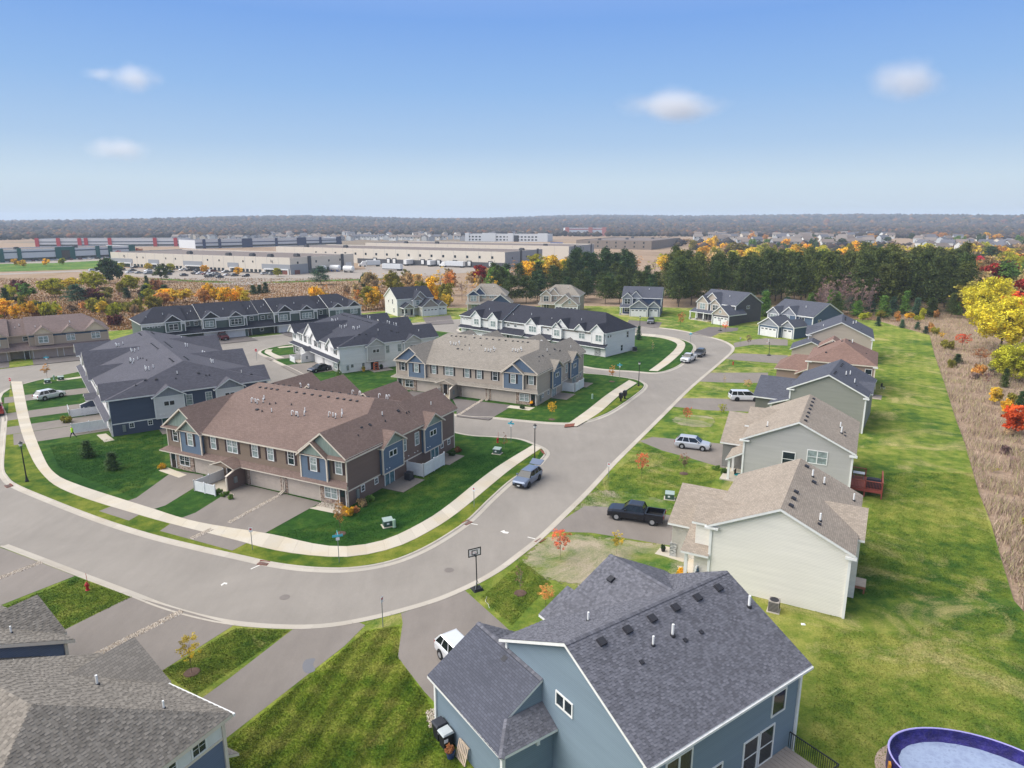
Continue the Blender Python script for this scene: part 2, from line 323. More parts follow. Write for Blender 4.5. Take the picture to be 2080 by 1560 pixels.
structure('lawn_lots', MB().slab(OUT, -0.3, 0.0), LAWN_E)
structure('lawn_west', MB().slab([(-150, 118), (-122, 118), (-104, 112), (-80, 84), (-76, 80), (-90, 60), (-150, 80)], -0.3, -0.004), LAWN_V)
structure('lawn_corner_block', MB().slab(EDGE['N'], -0.3, 0.0), LAWN_T)
structure('lawn_middle_block', MB().slab(EDGE['B'], -0.3, 0.0), LAWN_T)
structure('lawn_far_block', MB().slab(EDGE['C'], -0.3, 0.0), LAWN_T)
def patch(name, pts, z, mat):
    P_ = smooth(pts, 5, True); c = (sum(p[0] for p in P_) / len(P_), sum(p[1] for p in P_) / len(P_)); mb = MB(); n = len(P_); rings = [[(c[0] + (p[0] - c[0]) * s, c[1] + (p[1] - c[1]) * s, z) for p in P_] for s in (1.12, 0.86, 0.55)]; vals = []
    for i, (A_, B_) in enumerate(zip(rings, rings[1:])):
        for k in range(n): mb.face([A_[k], A_[(k + 1) % n], B_[(k + 1) % n], B_[k]]); vals += [(0.0, 0.75, 1.3)[i]] * 2 + [(0.0, 0.75, 1.3)[i + 1]] * 2
    mb.face(rings[-1]); vals += [1.3] * n; me = mb.mesh(name, mat); a = me.attributes.new('rim', 'FLOAT', 'POINT'); a.data.foreach_set('value', vals)
    for p in me.polygons:
        if p.normal.z < 0: p.flip()
    return ob(name, me, None, kind='structure')
# patches of other grass, each a thin sheet on the lawn below it
def sheet(name, pts, z, mat, sm=True): return structure(name, MB().poly(smooth(pts, 5, True) if sm else pts, z), mat)
sheet('lawn_foreground', PX((745, 1280), (815, 1268), (812, 1330), (880, 1425), (960, 1500), (1000, 1590), (430, 1590), (450, 1500)), 0.006, LAWN_F, False)
patch('bare_verge', PX((1064, 1130), (1112, 1092), (1170, 1085), (1300, 1100), (1390, 1112), (1405, 1165), (1300, 1200), (1180, 1190), (1080, 1165)), 0.006, LAWN_S)
patch('bare_strip', PX((1160, 1040), (1205, 998), (1280, 1000), (1360, 1020), (1352, 1040), (1240, 1032), (1190, 1030)), 0.006, LAWN_S)
patch('bare_patch', PX((1365, 852), (1390, 842), (1450, 848), (1440, 868), (1385, 864)), 0.006, LAWN_S)
# strip of grass between kerb and sidewalk
SWI = PX((45, 775), (60, 850), (85, 920), (110, 960), (160, 985), (300, 1030), (400, 1060), (550, 1085), (640, 1105), (705, 1110), (780, 1097), (850, 1065), (905, 1030), (1000, 955), (1082, 904))
SWO = PX((22, 775), (36, 850), (56, 912), (86, 963), (140, 1000), (300, 1051), (470, 1095), (560, 1118), (650, 1130), (722, 1130), (800, 1113), (862, 1085), (932, 1040), (1035, 955), (1100, 910))
def resample(pts, n):
    d = [0]
    for a, b in zip(pts, pts[1:]): d.append(d[-1] + math.dist(a, b))
    out = []; k = 0
    for i in range(n + 1):
        t = d[-1] * i / n
        while k < len(d) - 2 and d[k + 1] < t: k += 1
        f = (t - d[k]) / max(1e-9, d[k + 1] - d[k]); out.append((pts[k][0] + (pts[k + 1][0] - pts[k][0]) * f, pts[k][1] + (pts[k + 1][1] - pts[k][1]) * f))
    return out
def plen(p): return sum(math.dist(a, b) for a, b in zip(p, p[1:]))
def walk(inn, out, step=1.7, name='sidewalk'):
    a, b = smooth(inn), smooth(out); n = max(2, int(plen(a) / step)); A, B = resample(a, n), resample(b, n)
    base = structure(name, MB().poly(A + B[::-1], 0.004), CURB)
    for i in range(n):
        g = 0.012 / step
        q = [A[i], A[i + 1], B[i + 1], B[i]]; c = (sum(p[0] for p in q) / 4, sum(p[1] for p in q) / 4)
        q = [(c[0] + (p[0] - c[0]) * (1 - g), c[1] + (p[1] - c[1]) * (1 - g)) for p in q]
        z = 0.034 + random.uniform(-0.004, 0.004)
        ob('slab', MB().slab(q, 0.0, z).mesh('slab', CONC), base)
walk(SWI, SWO)
VI, VO = smooth(SWO), [p for p in EDGE['N']]
sheet('verge', SWO + [p for p in N_EDGE[:21]][::-1], 0.003, LAWN_V, False)
walk(PX((1146, 866), (1190, 835), (1235, 800), (1278, 772)), PX((1172, 866), (1218, 838), (1258, 803), (1294, 778)))
sheet('verge', PX((1178, 862), (1222, 836), (1262, 802), (1296, 780), (1306, 784), (1296, 796), (1246, 831), (1206, 849)), 0.003, LAWN_V, False)
walk(PX((1318, 753), (1345, 733), (1372, 708), (1372, 696), (1340, 686), (1290, 681)), PX((1336, 754), (1366, 733), (1390, 708), (1386, 692), (1345, 681), (1290, 677)))
walk([(-88, 128.2), (-84, 132.2), (-79, 137.4), (-74, 143)], [(-86.8, 127.2), (-82.8, 131.2), (-77.8, 136.4), (-72.8, 142)])
walk([(-57, 163.2), (-48, 169.2), (-40, 174.5), (-28, 183)], [(-56, 161.8), (-47, 167.8), (-39, 173), (-27, 181.6)])
walk([(-58.5, 160), (-57.5, 156), (-52.6, 149.2)], [(-57, 160), (-56, 156.4), (-51, 150)])
# kerb and gutter in cast sections
def kerb(path, flip=1, sec=3.0, name='kerb', skip=None):
    n = max(2, int(plen(path) / (sec / 4))); n -= n % 4; P_ = resample(path, n)
    root = structure(name, MB().poly([(0, 0), (0.01, 0), (0, 0.01)], -0.5), CURB)
    prof = [(-0.02, -0.2), (-0.02, 0.03), (0.16, 0.03), (0.27, -0.055), (0.72, -0.083), (0.72, -0.2)]
    def nrm(i):
        a, b = P_[max(0, i - 1)], P_[min(n, i + 1)]; d = math.hypot(b[0] - a[0], b[1] - a[1]) or 1
        return (flip * (b[1] - a[1]) / d, -flip * (b[0] - a[0]) / d)
    for s in range(0, n, 4):
        p0 = P_[s + 2]
        if skip and skip(p0): continue
        if p0[0] ** 2 + p0[1] ** 2 > 240 ** 2: continue
        mb = MB(); rows = []
        for i in range(s, s + 5):
            nx, ny = nrm(i); sh = 0.012 if i == s else (-0.012 if i == s + 4 else 0); tx, ty = -ny, nx
            rows.append([(P_[i][0] + nx * o + tx * sh * -flip, P_[i][1] + ny * o + ty * sh * -flip, z) for o, z in prof])
        for r0, r1 in zip(rows, rows[1:]):
            for k in range(len(prof) - 1):
                q = [r0[k], r1[k], r1[k + 1], r0[k + 1]]
                mb.face(q if flip > 0 else q[::-1])
        for r in (rows[0], rows[-1]): mb.face(r)
        ob('kerb_section', mb.mesh('kerb_section', CURB), root)
kerb(EDGE['S'][:-24], -1, skip=lambda p: p[0] < -62 and p[1] < 90)
kerb(EDGE['N'] + EDGE['N'][:1], 1); kerb(EDGE['B'] + EDGE['B'][:1], -1); kerb(EDGE['C'] + EDGE['C'][:1], 1)
# driveways
STONE = islandmat('river_rock', [(0, (110, 98, 88)), (0.35, (172, 158, 142)), (0.7, (205, 192, 176)), (1, (232, 224, 212))])
def drive(pts, mat=DRIVE, z=0.012, name='driveway'): return structure(name, MB().slab(pts, -0.03, z), mat)
DRV = [[(500, 963), (560, 985), (518, 1007), (465, 992), (397, 1025)]]
zA = lambda *pp: [at(p[0] / 3.392, 720 + p[1] / 3.392) for p in pp]; zB = lambda *pp: [at(300 + p[0] / 3.392, 720 + p[1] / 3.392) for p in pp]; zC = lambda *pp: [at(780 + p[0] / 3.392, 620 + p[1] / 3.392) for p in pp]
drive(zA((1200, 800), (1400, 830), (1400, 880), (1140, 1040), (985, 1090), (888, 1145), (682, 1079), (800, 1035), (940, 988)))
drive(zB((650, 890), (1190, 1020), (820, 1225), (700, 1290), (582, 1352), (84, 1216), (195, 1140), (330, 1090)))
for x0, x1 in ((4.0, 9.0), (13.5, 18.5), (19.2, 24.2)): pass
drive(zC((470, 640), (890, 690), (722, 790), (500, 766), (500, 700)), DRIVE2); drive(zC((185, 590), (285, 600), (270, 670), (150, 690), (60, 660)), DRIVE2)
drive(PX((1146, 1054), (1188, 1028), (1240, 1030), (1385, 1050), (1385, 1112), (1300, 1098), (1200, 1082), (1118, 1080)))
drive(PX((1299, 896), (1325, 888), (1385, 893), (1500, 905), (1500, 960), (1400, 930), (1345, 915)))
drive(PX((1368, 826), (1385, 809), (1440, 809), (1565, 814), (1565, 838), (1430, 833)))
drive(PX((1420, 775), (1443, 757), (1470, 757), (1560, 757), (1560, 778), (1470, 777)))
drive(PX((1474, 729), (1490, 718), (1510, 718), (1600, 722), (1600, 740), (1500, 732)))
drive(PX((1492, 706), (1490, 697), (1520, 691), (1556, 687), (1600, 690), (1600, 702), (1530, 700)))
drive(PX((1404, 677), (1440, 664), (1500, 666), (1498, 672), (1462, 676), (1444, 685)), DRIVE2)
drive(PX((1270, 661), (1278, 650), (1345, 655), (1338, 666)), DRIVE2)
drive([at(868, 660), at(858, 645), at(915, 640), at(922, 657)], DRIVE2)
drive(PX((945, 1200), (815, 1246), (818, 1266), (808, 1335), (862, 1405), (900, 1445), (985, 1350), (1040, 1285)))
drive(PX((594, 1279), (730, 1265), (742, 1270), (700, 1312), (440, 1515), (380, 1440), (470, 1375)))
drive(PX((268, 1211), (475, 1270), (330, 1362), (180, 1345), (40, 1325), (110, 1290)))
drive(PX((0, 1112), (70, 1138), (152, 1170), (0, 1230), (-40, 1230), (-40, 1120)))
# drop of fresh sealer on one driveway
sheet('sealer_patch', PX((615, 1350), (622, 1340), (640, 1338), (636, 1350), (640, 1362), (625, 1368), (616, 1362)), 0.016, asphaltmat('sealer', (118, 118, 122), 0.05))
def stones(path, width, n, label, r=0.075, z=0.02):
    rng = random.Random(len(path) * 7 + n); mb = MB(); L = resample(path, 60)
    for _ in range(n):
        t = rng.random() * 59.9; i = int(t); a, b = L[i], L[i + 1]; f = t - i; d = math.dist(a, b) or 1; o = rng.uniform(-0.5, 0.5) * width
        x = a[0] + (b[0] - a[0]) * f - (b[1] - a[1]) / d * o; y = a[1] + (b[1] - a[1]) * f + (b[0] - a[0]) / d * o
        s = r * rng.uniform(0.6, 1.4); k = [(x + s * math.cos(q) * rng.uniform(.7, 1.2), y + s * math.sin(q) * rng.uniform(.7, 1.2)) for q in (0.3, 1.4, 2.6, 3.8, 5.1)]
        top = (x, y, z + s * 0.7)
        for j in range(5): mb.face([(*k[j], z - 0.02), (*k[(j + 1) % 5], z - 0.02), top])
    return ob('river_rock', mb.mesh('river_rock', STONE), None, kind='stuff', label=label, category='rock')
stones(zB((900, 975), (560, 1160)), 0.5, 1100, 'river rock strip between the brown townhouse garage driveways')
stones(zB((440, 1205), (300, 1270)), 0.6, 500, 'short river rock strip by the kerb before the brown townhouses')
stones(PX((370, 1242), (180, 1338)), 0.6, 1500, 'river rock strip between the two foreground left driveways')
stones(PX((85, 1142), (-10, 1178)), 0.55, 700, 'river rock strip between driveways at the left edge')
stones(zC((680, 650), (515, 755)), 0.5, 900, 'river rock strip between the tan townhouse driveways')
stones(zB((420, 905), (575, 975)), 1.0, 700, 'river rock bed in front of the white yard fence')
stones(zB((1180, 1030), (1340, 1060)), 1.1, 500, 'river rock bed under the corner window of brown townhouses')
stones([at(872, 885), at(836, 905), at(818, 913)], 1.6, 1100, 'river rock bed along the white side fence')
stones([at(880, 1440), at(888, 1475)], 1.0, 450, 'river rock patch beside the black wheeled bins')
stones(PX((1385, 1150), (1395, 1175), (1400, 1200)), 0.8, 350, 'pale rock bed beside the cream house porch')
# manholes, storm drains, survey marks on the road
IRON = paint('cast_iron', (120, 112, 106), 0.7); RUST = paint('rust_grate', (122, 70, 54), 0.8, var=0.3); MARK = paint('road_paint', (226, 222, 214), 0.8)
for (u, v), lb in (((578, 1211), 'round manhole cover in the road bend at bottom centre'), ((912, 1156), 'round manhole cover in the road near basketball hoop')):
    p = at(u, v); single('manhole_cover', MB().lathe([(0.42, -0.094), (0.42, -0.086), (0.36, -0.083), (0.34, -0.086), (0, -0.085)], 18), IRON, lb, 'manhole', (*p, 0))
def grate(u, v, rot, label):
    t = thing('storm_drain', label, 'drain', (*at(u, v), -0.05), R(rot))
    part('frame', MB().box(-0.5, -0.3, -0.05, 0.5, 0.22, 0.012), RUST, t)
    for k in range(6): part('bar', MB().box(-0.42 + k * 0.15, -0.26, 0.012, -0.36 + k * 0.15, 0.18, 0.03), IRON, t)
    part('hood', MB().box(-0.5, 0.22, -0.05, 0.5, 0.34, 0.1), RUST, t)
grate(535, 1143, -14, 'rusty storm drain by the kerb below brown townhouses'); grate(949, 1061, 52, 'rusty storm drain at the kerb near the street bend'); grate(1097, 1097, -128, 'rusty storm drain at the kerb near orange maple'); grate(17, 986, -40, 'rusty storm drain at the far left street corner')
def mark(u0, v0, u1, v1, w, label):
    a, b = at(u0, v0), at(u1, v1); d = math.dist(a, b); nx, ny = -(b[1] - a[1]) / d * w, (b[0] - a[0]) / d * w
    single('road_marking', MB().poly([(a[0] - nx, a[1] - ny), (b[0] - nx, b[1] - ny), (b[0] + nx, b[1] + ny), (a[0] + nx, a[1] + ny)], -0.09), MARK, label, 'marking')
mark(509, 1154, 527, 1146, 0.06, 'white paint line beside the drain below brown townhouses'); mark(952, 1061, 970, 1064, 0.06, 'white paint line beside the drain at the street bend'); mark(1072, 1089, 1092, 1094, 0.06, 'white paint line beside the drain near orange maple')
single('road_marking', MB().poly(PX((448, 1186), (455, 1181), (462, 1182), (460, 1185), (455, 1184), (450, 1188)), -0.09), MARK, 'small white arrow painted in the road bend at left', 'marking')
single('road_marking', MB().poly(PX((1016, 1078), (1024, 1075), (1026, 1078), (1034, 1079), (1031, 1082), (1022, 1081), (1020, 1079)), -0.09), MARK, 'small white zigzag mark painted mid road', 'marking')
for pts in (PX((1096, 912), (1104, 916), (1108, 924), (1101, 920)), PX((1148, 862), (1168, 860), (1166, 866), (1146, 868))): single('tactile_plate', MB().slab(pts, 0.0, 0.042), RUST, 'rust red tactile plate at the sidewalk corner ' + ('by the lamp post' if pts[0][0] < 6 else 'across the side street'), 'tactile plate')
# ---------------------------------------------------------------- building kit
def place(side, s, c): return {'S': ((s, c), 0), 'N': ((s, c), math.pi), 'E': ((c, s), math.pi / 2), 'W': ((c, s), -math.pi / 2)}[side]
CACHE = {}
def cached(key, fn):
    if key not in CACHE: CACHE[key] = fn()
    return CACHE[key]
def win_frame(w, h, style):
    mb = MB(); t = 0.085; a, b = -w / 2, w / 2; d = -0.055
    for q in ((a - t, -t, b + t, 0), (a - t, h, b + t, h + t), (a - t, 0, a, h), (b, 0, b + t, h)): mb.box(q[0], d, q[1], q[2], 0.02, q[3])
    def bar(x0, z0, x1, z1, dd=-0.03): mb.box(x0, dd, z0, x1, 0.0, z1)
    k = 0.028
    if style in ('dh', 'dhg'): bar(a, h / 2 - k, b, h / 2 + k)
    if style == 'dhg':
        bar(-0.012, h / 2, 0.012, h, -0.02); bar(a, h * 0.75 - 0.012, b, h * 0.75 + 0.012, -0.02)
    if style in ('dh2', 'dh2g'):
        bar(-0.05, 0, 0.05, h, -0.045); bar(a, h / 2 - k, b, h / 2 + k)
        if style == 'dh2g':
            for x in (-w / 4, w / 4): bar(x - 0.012, h / 2, x + 0.012, h, -0.02)
            bar(a, h * 0.75 - 0.012, b, h * 0.75 + 0.012, -0.02)
    if style == 'dh3':
        for x in (-w / 6, w / 6): bar(x - 0.05, 0, x + 0.05, h, -0.045)
        bar(a, h / 2 - k, b, h / 2 + k)
    if style == 'pair': bar(-0.06, 0, 0.06, h, -0.045)
    if style == 'small4': bar(-0.014, 0, 0.014, h, -0.02); bar(a, h / 2 - 0.014, b, h / 2 + 0.014, -0.02)
    if style == 'slider': bar(-0.05, 0, 0.05, h, -0.04)
    return mb.mesh('window', WHITE)
def window(hs, side, s, z, w, h, c, style='dh', glass=None, shut=None, name='window'):
    (x, y), r = place(side, s, c)
    o = ob(name, cached(('win', w, h, style), lambda: win_frame(w, h, style)), hs, (x, y, z), r)
    g = glass or (BLIND if (hash((round(s * 7), round(z * 3), side)) % 3) else GLASS)
    def pm():
        mb = MB(); mb.face([(-w / 2, -0.012, 0), (w / 2, -0.012, 0), (w / 2, -0.012, h), (-w / 2, -0.012, h)]); return mb.mesh('pane', g)
    ob('pane', cached(('pane', w, h, g.name), pm), o)
    if shut:
        for q in (-1, 1):
            m = cached(('shut', h, shut.name), lambda: shutter_mesh(h, shut))
            (x, y), r = place(side, s + q * (w / 2 + 0.085 + 0.17) * (1 if side in 'SE' else -1), c)
            ob('shutter', m, hs, (x, y, z - 0.05), r)
    return o
def shutter_mesh(h, mat):
    mb = MB(); mb.box(-0.16, -0.035, 0, 0.16, 0, h + 0.1)
    n = int(h / 0.16)
    for k in range(n): mb.box(-0.12, -0.048, 0.1 + k * (h / n), 0.12, -0.035, 0.1 + k * (h / n) + 0.07)
    return mb.mesh('shutter', mat)
def door(hs, side, s, z, w, h, c, mat, glass=True):
    (x, y), r = place(side, s, c)
    o = ob('door', cached(('door', w, h, mat.name), lambda: MB().box(-w / 2, -0.03, 0, w / 2, 0.01, h).mesh('door', mat)), hs, (x, y, z), r)
    def cas():
        mb = MB(); t = 0.1
        mb.box(-w / 2 - t, -0.05, 0, -w / 2, 0.01, h + t); mb.box(w / 2, -0.05, 0, w / 2 + t, 0.01, h + t); mb.box(-w / 2, -0.05, h, w / 2, 0.01, h + t); return mb.mesh('door_frame', WHITE)
    ob('door_frame', cached(('dcas', w, h), cas), o)
    if glass: ob('pane', cached(('dpane', w, h), lambda: MB().box(-w / 2 + 0.14, -0.036, h * 0.52, w / 2 - 0.14, -0.03, h - 0.14).mesh('pane', GLASS)), o)
    ob('handle', cached('dh', lambda: MB().box(-0.03, -0.09, 0, 0.03, -0.03, 0.05).mesh('handle', DARKMET)), o, (w / 2 - 0.1, 0, h * 0.45))
def garage(hs, side, s, w, h, c, mat, lites=0, z=0.0):
    (x, y), r = place(side, s, c)
    t = 0.1
    def base():
        mb = MB(); mb.box(-w / 2 - t, -0.04, 0, -w / 2, 0.02, h + t, 1); mb.box(w / 2, -0.04, 0, w / 2 + t, 0.02, h + t, 1); mb.box(-w / 2, -0.04, h, w / 2, 0.02, h + t, 1); mb.box(-w / 2, -0.005, 0, w / 2, 0.02, h, 0); return mb.mesh('garage_door', [mat, WHITE if mat.name != 'garage_tan' else CREAM])
    o = ob('garage_door', cached(('gar', w, h, mat.name), base), hs, (x, y, z), r)
    ph = h / 4
    def panel():
        mb = MB(); mb.box(-w / 2 + 0.01, -0.026, 0.008, w / 2 - 0.01, -0.005, ph - 0.008); n = max(2, int(w / 0.6))
        for k in range(n):
            a = -w / 2 + (k + 0.14) * w / n; b = -w / 2 + (k + 0.86) * w / n; mb.box(a, -0.034, ph * 0.22, b, -0.026, ph * 0.8)
        return mb.mesh('panel', mat)
    for k in range(4):
        p = ob('panel', cached(('gp', w, ph, mat.name), panel), o, (0, 0, k * ph))
    if lites:
        def lite():
            mb = MB()
            for k in range(lites):
                a = -w / 2 + (k + 0.2) * w / lites; b = -w / 2 + (k + 0.8) * w / lites; mb.box(a, -0.04, ph * 0.24, b, -0.034, ph * 0.78)
            return mb.mesh('pane', GLASS)
        ob('pane', cached(('gl', w, h, lites), lite), o, (0, 0, 3 * ph))
def roof_uv(me):
    uv = me.uv_layers.new(name='UVMap')
    for p in me.polygons:
        n = p.normal; h = Vector((0, 0, 1)).cross(n)
        h = h.normalized() if h.length > 1e-4 else Vector((1, 0, 0)); s = n.cross(h)
        for li in p.loop_indices:
            co = me.vertices[me.loops[li].vertex_index].co; uv.data[li].uv = (co.dot(h) + 500, co.dot(s) + 500)
def roof(hs, V, F, mat, trim=None, t=0.2, name='roof'):
    """a roof slab: shingled slopes on top, painted fascia, rake boards and soffit below"""
    me = bpy.data.meshes.new(name); me.from_pydata(V, [], F); me.materials.append(mat); me.update(); roof_uv(me)
    o = ob(name, me, hs)
    cnt = {}
    for f in F:
        for a, b in zip(f, list(f[1:]) + [f[0]]): cnt[tuple(sorted((a, b)))] = cnt.get(tuple(sorted((a, b))), 0) + 1
    mb = MB()
    for f in F:
        for a, b in zip(f, list(f[1:]) + [f[0]]):
            if cnt[tuple(sorted((a, b)))] == 1:
                A, B = V[a], V[b]; mb.face([(A[0], A[1], A[2] - t), (B[0], B[1], B[2] - t), (B[0], B[1], B[2] - 0.012), (A[0], A[1], A[2] - 0.012)])
        mb.face([(V[k][0], V[k][1], V[k][2] - t) for k in reversed(f)])
    ob('fascia', mb.mesh('fascia', trim or WHITE), o)
    return o
def gable(x0, x1, y0, y1, ze, zr, axis='y', frac=0.5):
    if axis == 'y':
        xm = x0 + (x1 - x0) * frac
        V = [(x0, y0, ze), (xm, y0, zr), (x1, y0, ze), (x0, y1, ze), (xm, y1, zr), (x1, y1, ze)]; return V, [(0, 1, 4, 3), (1, 2, 5, 4)]
    ym = y0 + (y1 - y0) * frac
    V = [(x0, y0, ze), (x1, y0, ze), (x1, ym, zr), (x0, ym, zr), (x1, y1, ze), (x0, y1, ze)]; return V, [(0, 1, 2, 3), (3, 2, 4, 5)]
def hip(x0, x1, y0, y1, ze, zr, axis='y', a=0, b=0):
    """ridge along the axis, inset a and b from its two ends"""
    if axis == 'y':
        xm = (x0 + x1) / 2; V = [(x0, y0, ze), (x1, y0, ze), (x1, y1, ze), (x0, y1, ze), (xm, y0 + a, zr), (xm, y1 - b, zr)]
        return V, [(0, 1, 4), (1, 2, 5, 4), (2, 3, 5), (3, 0, 4, 5)]
    ym = (y0 + y1) / 2; V = [(x0, y0, ze), (x1, y0, ze), (x1, y1, ze), (x0, y1, ze), (x0 + a, ym, zr), (x1 - b, ym, zr)]
    return V, [(0, 1, 5, 4), (1, 2, 5), (2, 3, 4, 5), (3, 0, 4)]
def shed(x0, y0, x1, y1, z0, z1, down):
    """single slope falling towards a side; z0 low edge, z1 high edge"""
    z = {'S': (z0, z0, z1, z1), 'N': (z1, z1, z0, z0), 'W': (z0, z1, z1, z0), 'E': (z1, z0, z0, z1)}[down]
    return [(x0, y0, z[0]), (x1, y0, z[1]), (x1, y1, z[2]), (x0, y1, z[3])], [(0, 1, 2, 3)]
def walls(hs, x0, x1, y0, y1, z1, mat, z0=-0.25, name='wall'): return part(name, MB().box(x0, y0, z0, x1, y1, z1), mat, hs)
def gable_walls(hs, x0, x1, y0, y1, ze, zr, axis, mat, z0=-0.25, name='wall'):
    """a box with gable tops under a ridge along the axis"""
    mb = MB()
    if axis == 'y':
        xm = (x0 + x1) / 2; pr = [(x0, z0), (x1, z0), (x1, ze), (xm, zr), (x0, ze)]
        A = [(p, y0, q) for p, q in pr]; B = [(p, y1, q) for p, q in pr]; mb.hull(A[::-1], B[::-1])
    else:
        ym = (y0 + y1) / 2; pr = [(y0, z0), (y1, z0), (y1, ze), (ym, zr), (y0, ze)]
        A = [(x0, p, q) for p, q in pr]; B = [(x1, p, q) for p, q in pr]; mb.hull(A, B)
    return part(name, mb, mat, hs)
def tri_wall(hs, side, s0, s1, c, ze, zr, mat, d=0.05, name='gable_wall'):
    """the triangle under a gable, as a thin wall plate"""
    sm = (s0 + s1) / 2
    def P3(s, q, z): return (s, q, z) if side in 'SN' else (q, s, z)
    sg = {'S': -1, 'W': -1, 'N': 1, 'E': 1}[side]
    A = [P3(s0, c + sg * d, ze), P3(s1, c + sg * d, ze), P3(sm, c + sg * d, zr)]; B = [P3(s0, c - sg * d, ze), P3(s1, c - sg * d, ze), P3(sm, c - sg * d, zr)]
    mb = MB(); mb.face(A); mb.face(B[::-1]); mb.face([A[0], A[1], B[1], B[0]]); mb.face([A[1], A[2], B[2], B[1]]); mb.face([A[2], A[0], B[0], B[2]]); return part(name, mb, mat, hs)
def corner(hs, x, y, z0, z1, mat=None, w=0.1):
    return part('corner_board', MB().box(x - w / 2 - 0.02, y - w / 2 - 0.02, z0, x + w / 2 + 0.02, y + w / 2 + 0.02, z1), mat or WHITE, hs)
def band(hs, side, s0, s1, c, z, h=0.16, mat=None, d=0.03):
    (x, y), r = place(side, (s0 + s1) / 2, c); w = abs(s1 - s0) / 2
    return ob('trim_band', MB().box(-w, -d, -h / 2, w, 0.01, h / 2).mesh('trim_band', mat or WHITE), hs, (x, y, z), r)
# roof fittings: placed on the slope below them
def slope_z(V, F, x, y):
    best = None
    for f in F:
        p = [Vector(V[k]) for k in f]; n = (p[1] - p[0]).cross(p[2] - p[0])
        if abs(n.z) < 1e-6: continue
        s = [((p[(k + 1) % len(p)].x - p[k].x) * (y - p[k].y) - (p[(k + 1) % len(p)].y - p[k].y) * (x - p[k].x)) for k in range(len(p))]
        if all(q >= -1e-6 for q in s):
            z = p[0].z - (n.x * (x - p[0].x) + n.y * (y - p[0].y)) / n.z
            if best is None or z > best[0]: best = (z, n.normalized())
    return best
def fitting(o, V, F, x, y, kind, sc_=1.0):
    r = slope_z(V, F, x, y)
    if not r: return
    z, n = r; az = math.atan2(n.y, n.x); tl = math.atan2(math.hypot(n.x, n.y), n.z)
    if kind == 'box':
        def bx(): return MB().hull([(-0.19, -0.2, -0.03), (0.19, -0.2, -0.03), (0.19, 0.2, -0.03), (-0.19, 0.2, -0.03)], [(-0.17, -0.18, 0.13), (0.2, -0.18, 0.17), (0.2, 0.18, 0.17), (-0.17, 0.18, 0.13)]).mesh('roof_vent', VENT)
        q = ob('roof_vent', cached('rvent', bx), o, (x, y, z)); q.rotation_euler = (0, tl, az); q.rotation_mode = 'XYZ'; q.scale = (sc_,) * 3
    elif kind == 'cap':
        def cp(): return MB().lathe([(0.13, -0.03), (0.12, 0.05), (0.06, 0.09), (0.06, 0.16), (0.1, 0.16), (0.09, 0.22), (0, 0.23)], 10).mesh('roof_cap', VENT)
        ob('roof_cap', cached('rcap', cp), o, (x, y, z)).scale = (sc_,) * 3
    elif kind == 'pipe':
        def pp(): return MB().lathe([(0.13, -0.06), (0.12, 0.06), (0.065, 0.08)], 10, m=1).cyl((0, 0, 0.05), (0, 0, 0.55), 0.06, 0.06, 10).mesh('vent_pipe', [PVC, VENT])
        ob('vent_pipe', cached('rpipe', pp), o, (x, y, z)).scale = (sc_,) * 3
    elif kind == 'cane':
        def cn():
            mb = MB(); mb.lathe([(0.11, -0.06), (0.1, 0.05), (0.05, 0.07)], 8, m=1); pts = [(0, 0, 0.04), (0, 0, 0.5)] + [(0.13 - 0.13 * math.cos(q), 0, 0.5 + 0.13 * math.sin(q)) for q in (0.6, 1.2, 1.9, 2.5, 3.14)] + [(0.26, 0, 0.42)]
            return mb.tube(pts, 0.048, 6).mesh('vent_pipe', [PVC, VENT])
        ob('vent_pipe', cached('rcane', cn), o, (x, y, z), random.choice((0.3, -0.5, 2.9))).scale = (sc_,) * 3
def tabs(o, V, F, mat, course=0.145, seed=1, clip=None, lift=0.012):
    """single shingle tabs over each slope, cut to its outline"""
    rng = random.Random(seed); mb = MB()
    for f in F:
        p = [Vector(V[k]) for k in f]; n = (p[1] - p[0]).cross(p[2] - p[0]).normalized()
        h = Vector((0, 0, 1)).cross(n).normalized(); s = n.cross(h)
        q = [((v - p[0]).dot(h), (v - p[0]).dot(s)) for v in p]
        s0, s1 = min(a[1] for a in q), max(a[1] for a in q); r = 0
        while s0 + r * course < s1:
            a0 = s0 + r * course; mid = a0 + course * 0.5; xs = []
            for (x1, y1), (x2, y2) in zip(q, q[1:] + q[:1]):
                if (y1 - mid) * (y2 - mid) < 0: xs.append(x1 + (x2 - x1) * (mid - y1) / (y2 - y1))
            xs.sort(); r += 1
            if len(xs) < 2: continue
            u = xs[0]; hi = (rng.random() < 0.5)
            while u < xs[-1] - 0.03:
                w = min(rng.uniform(0.15, 0.24), xs[-1] - u); e = lift * (1.6 if hi else 0.2) + 0.004; hi = not hi
                P_ = lambda a, b, c: p[0] + h * a + s * b + n * c
                a1 = min(a0 + course * 1.05, s1)
                c0 = P_(u + w / 2, (a0 + a1) / 2, 0)
                if clip is None or clip(c0):
                    i = len(mb.v); A = [P_(u, a0, e), P_(u + w - 0.006, a0, e), P_(u + w - 0.006, a1, 0.003), P_(u, a1, 0.003), P_(u, a0, 0), P_(u + w - 0.006, a0, 0)]
                    mb.v += [tuple(k) for k in A]; mb.f += [(i, i + 1, i + 2, i + 3), (i + 4, i + 5, i + 1, i)]; mb.m += [0, 0]
                u += w
    return ob('shingles', mb.mesh('shingles', mat), o, kind='stuff')
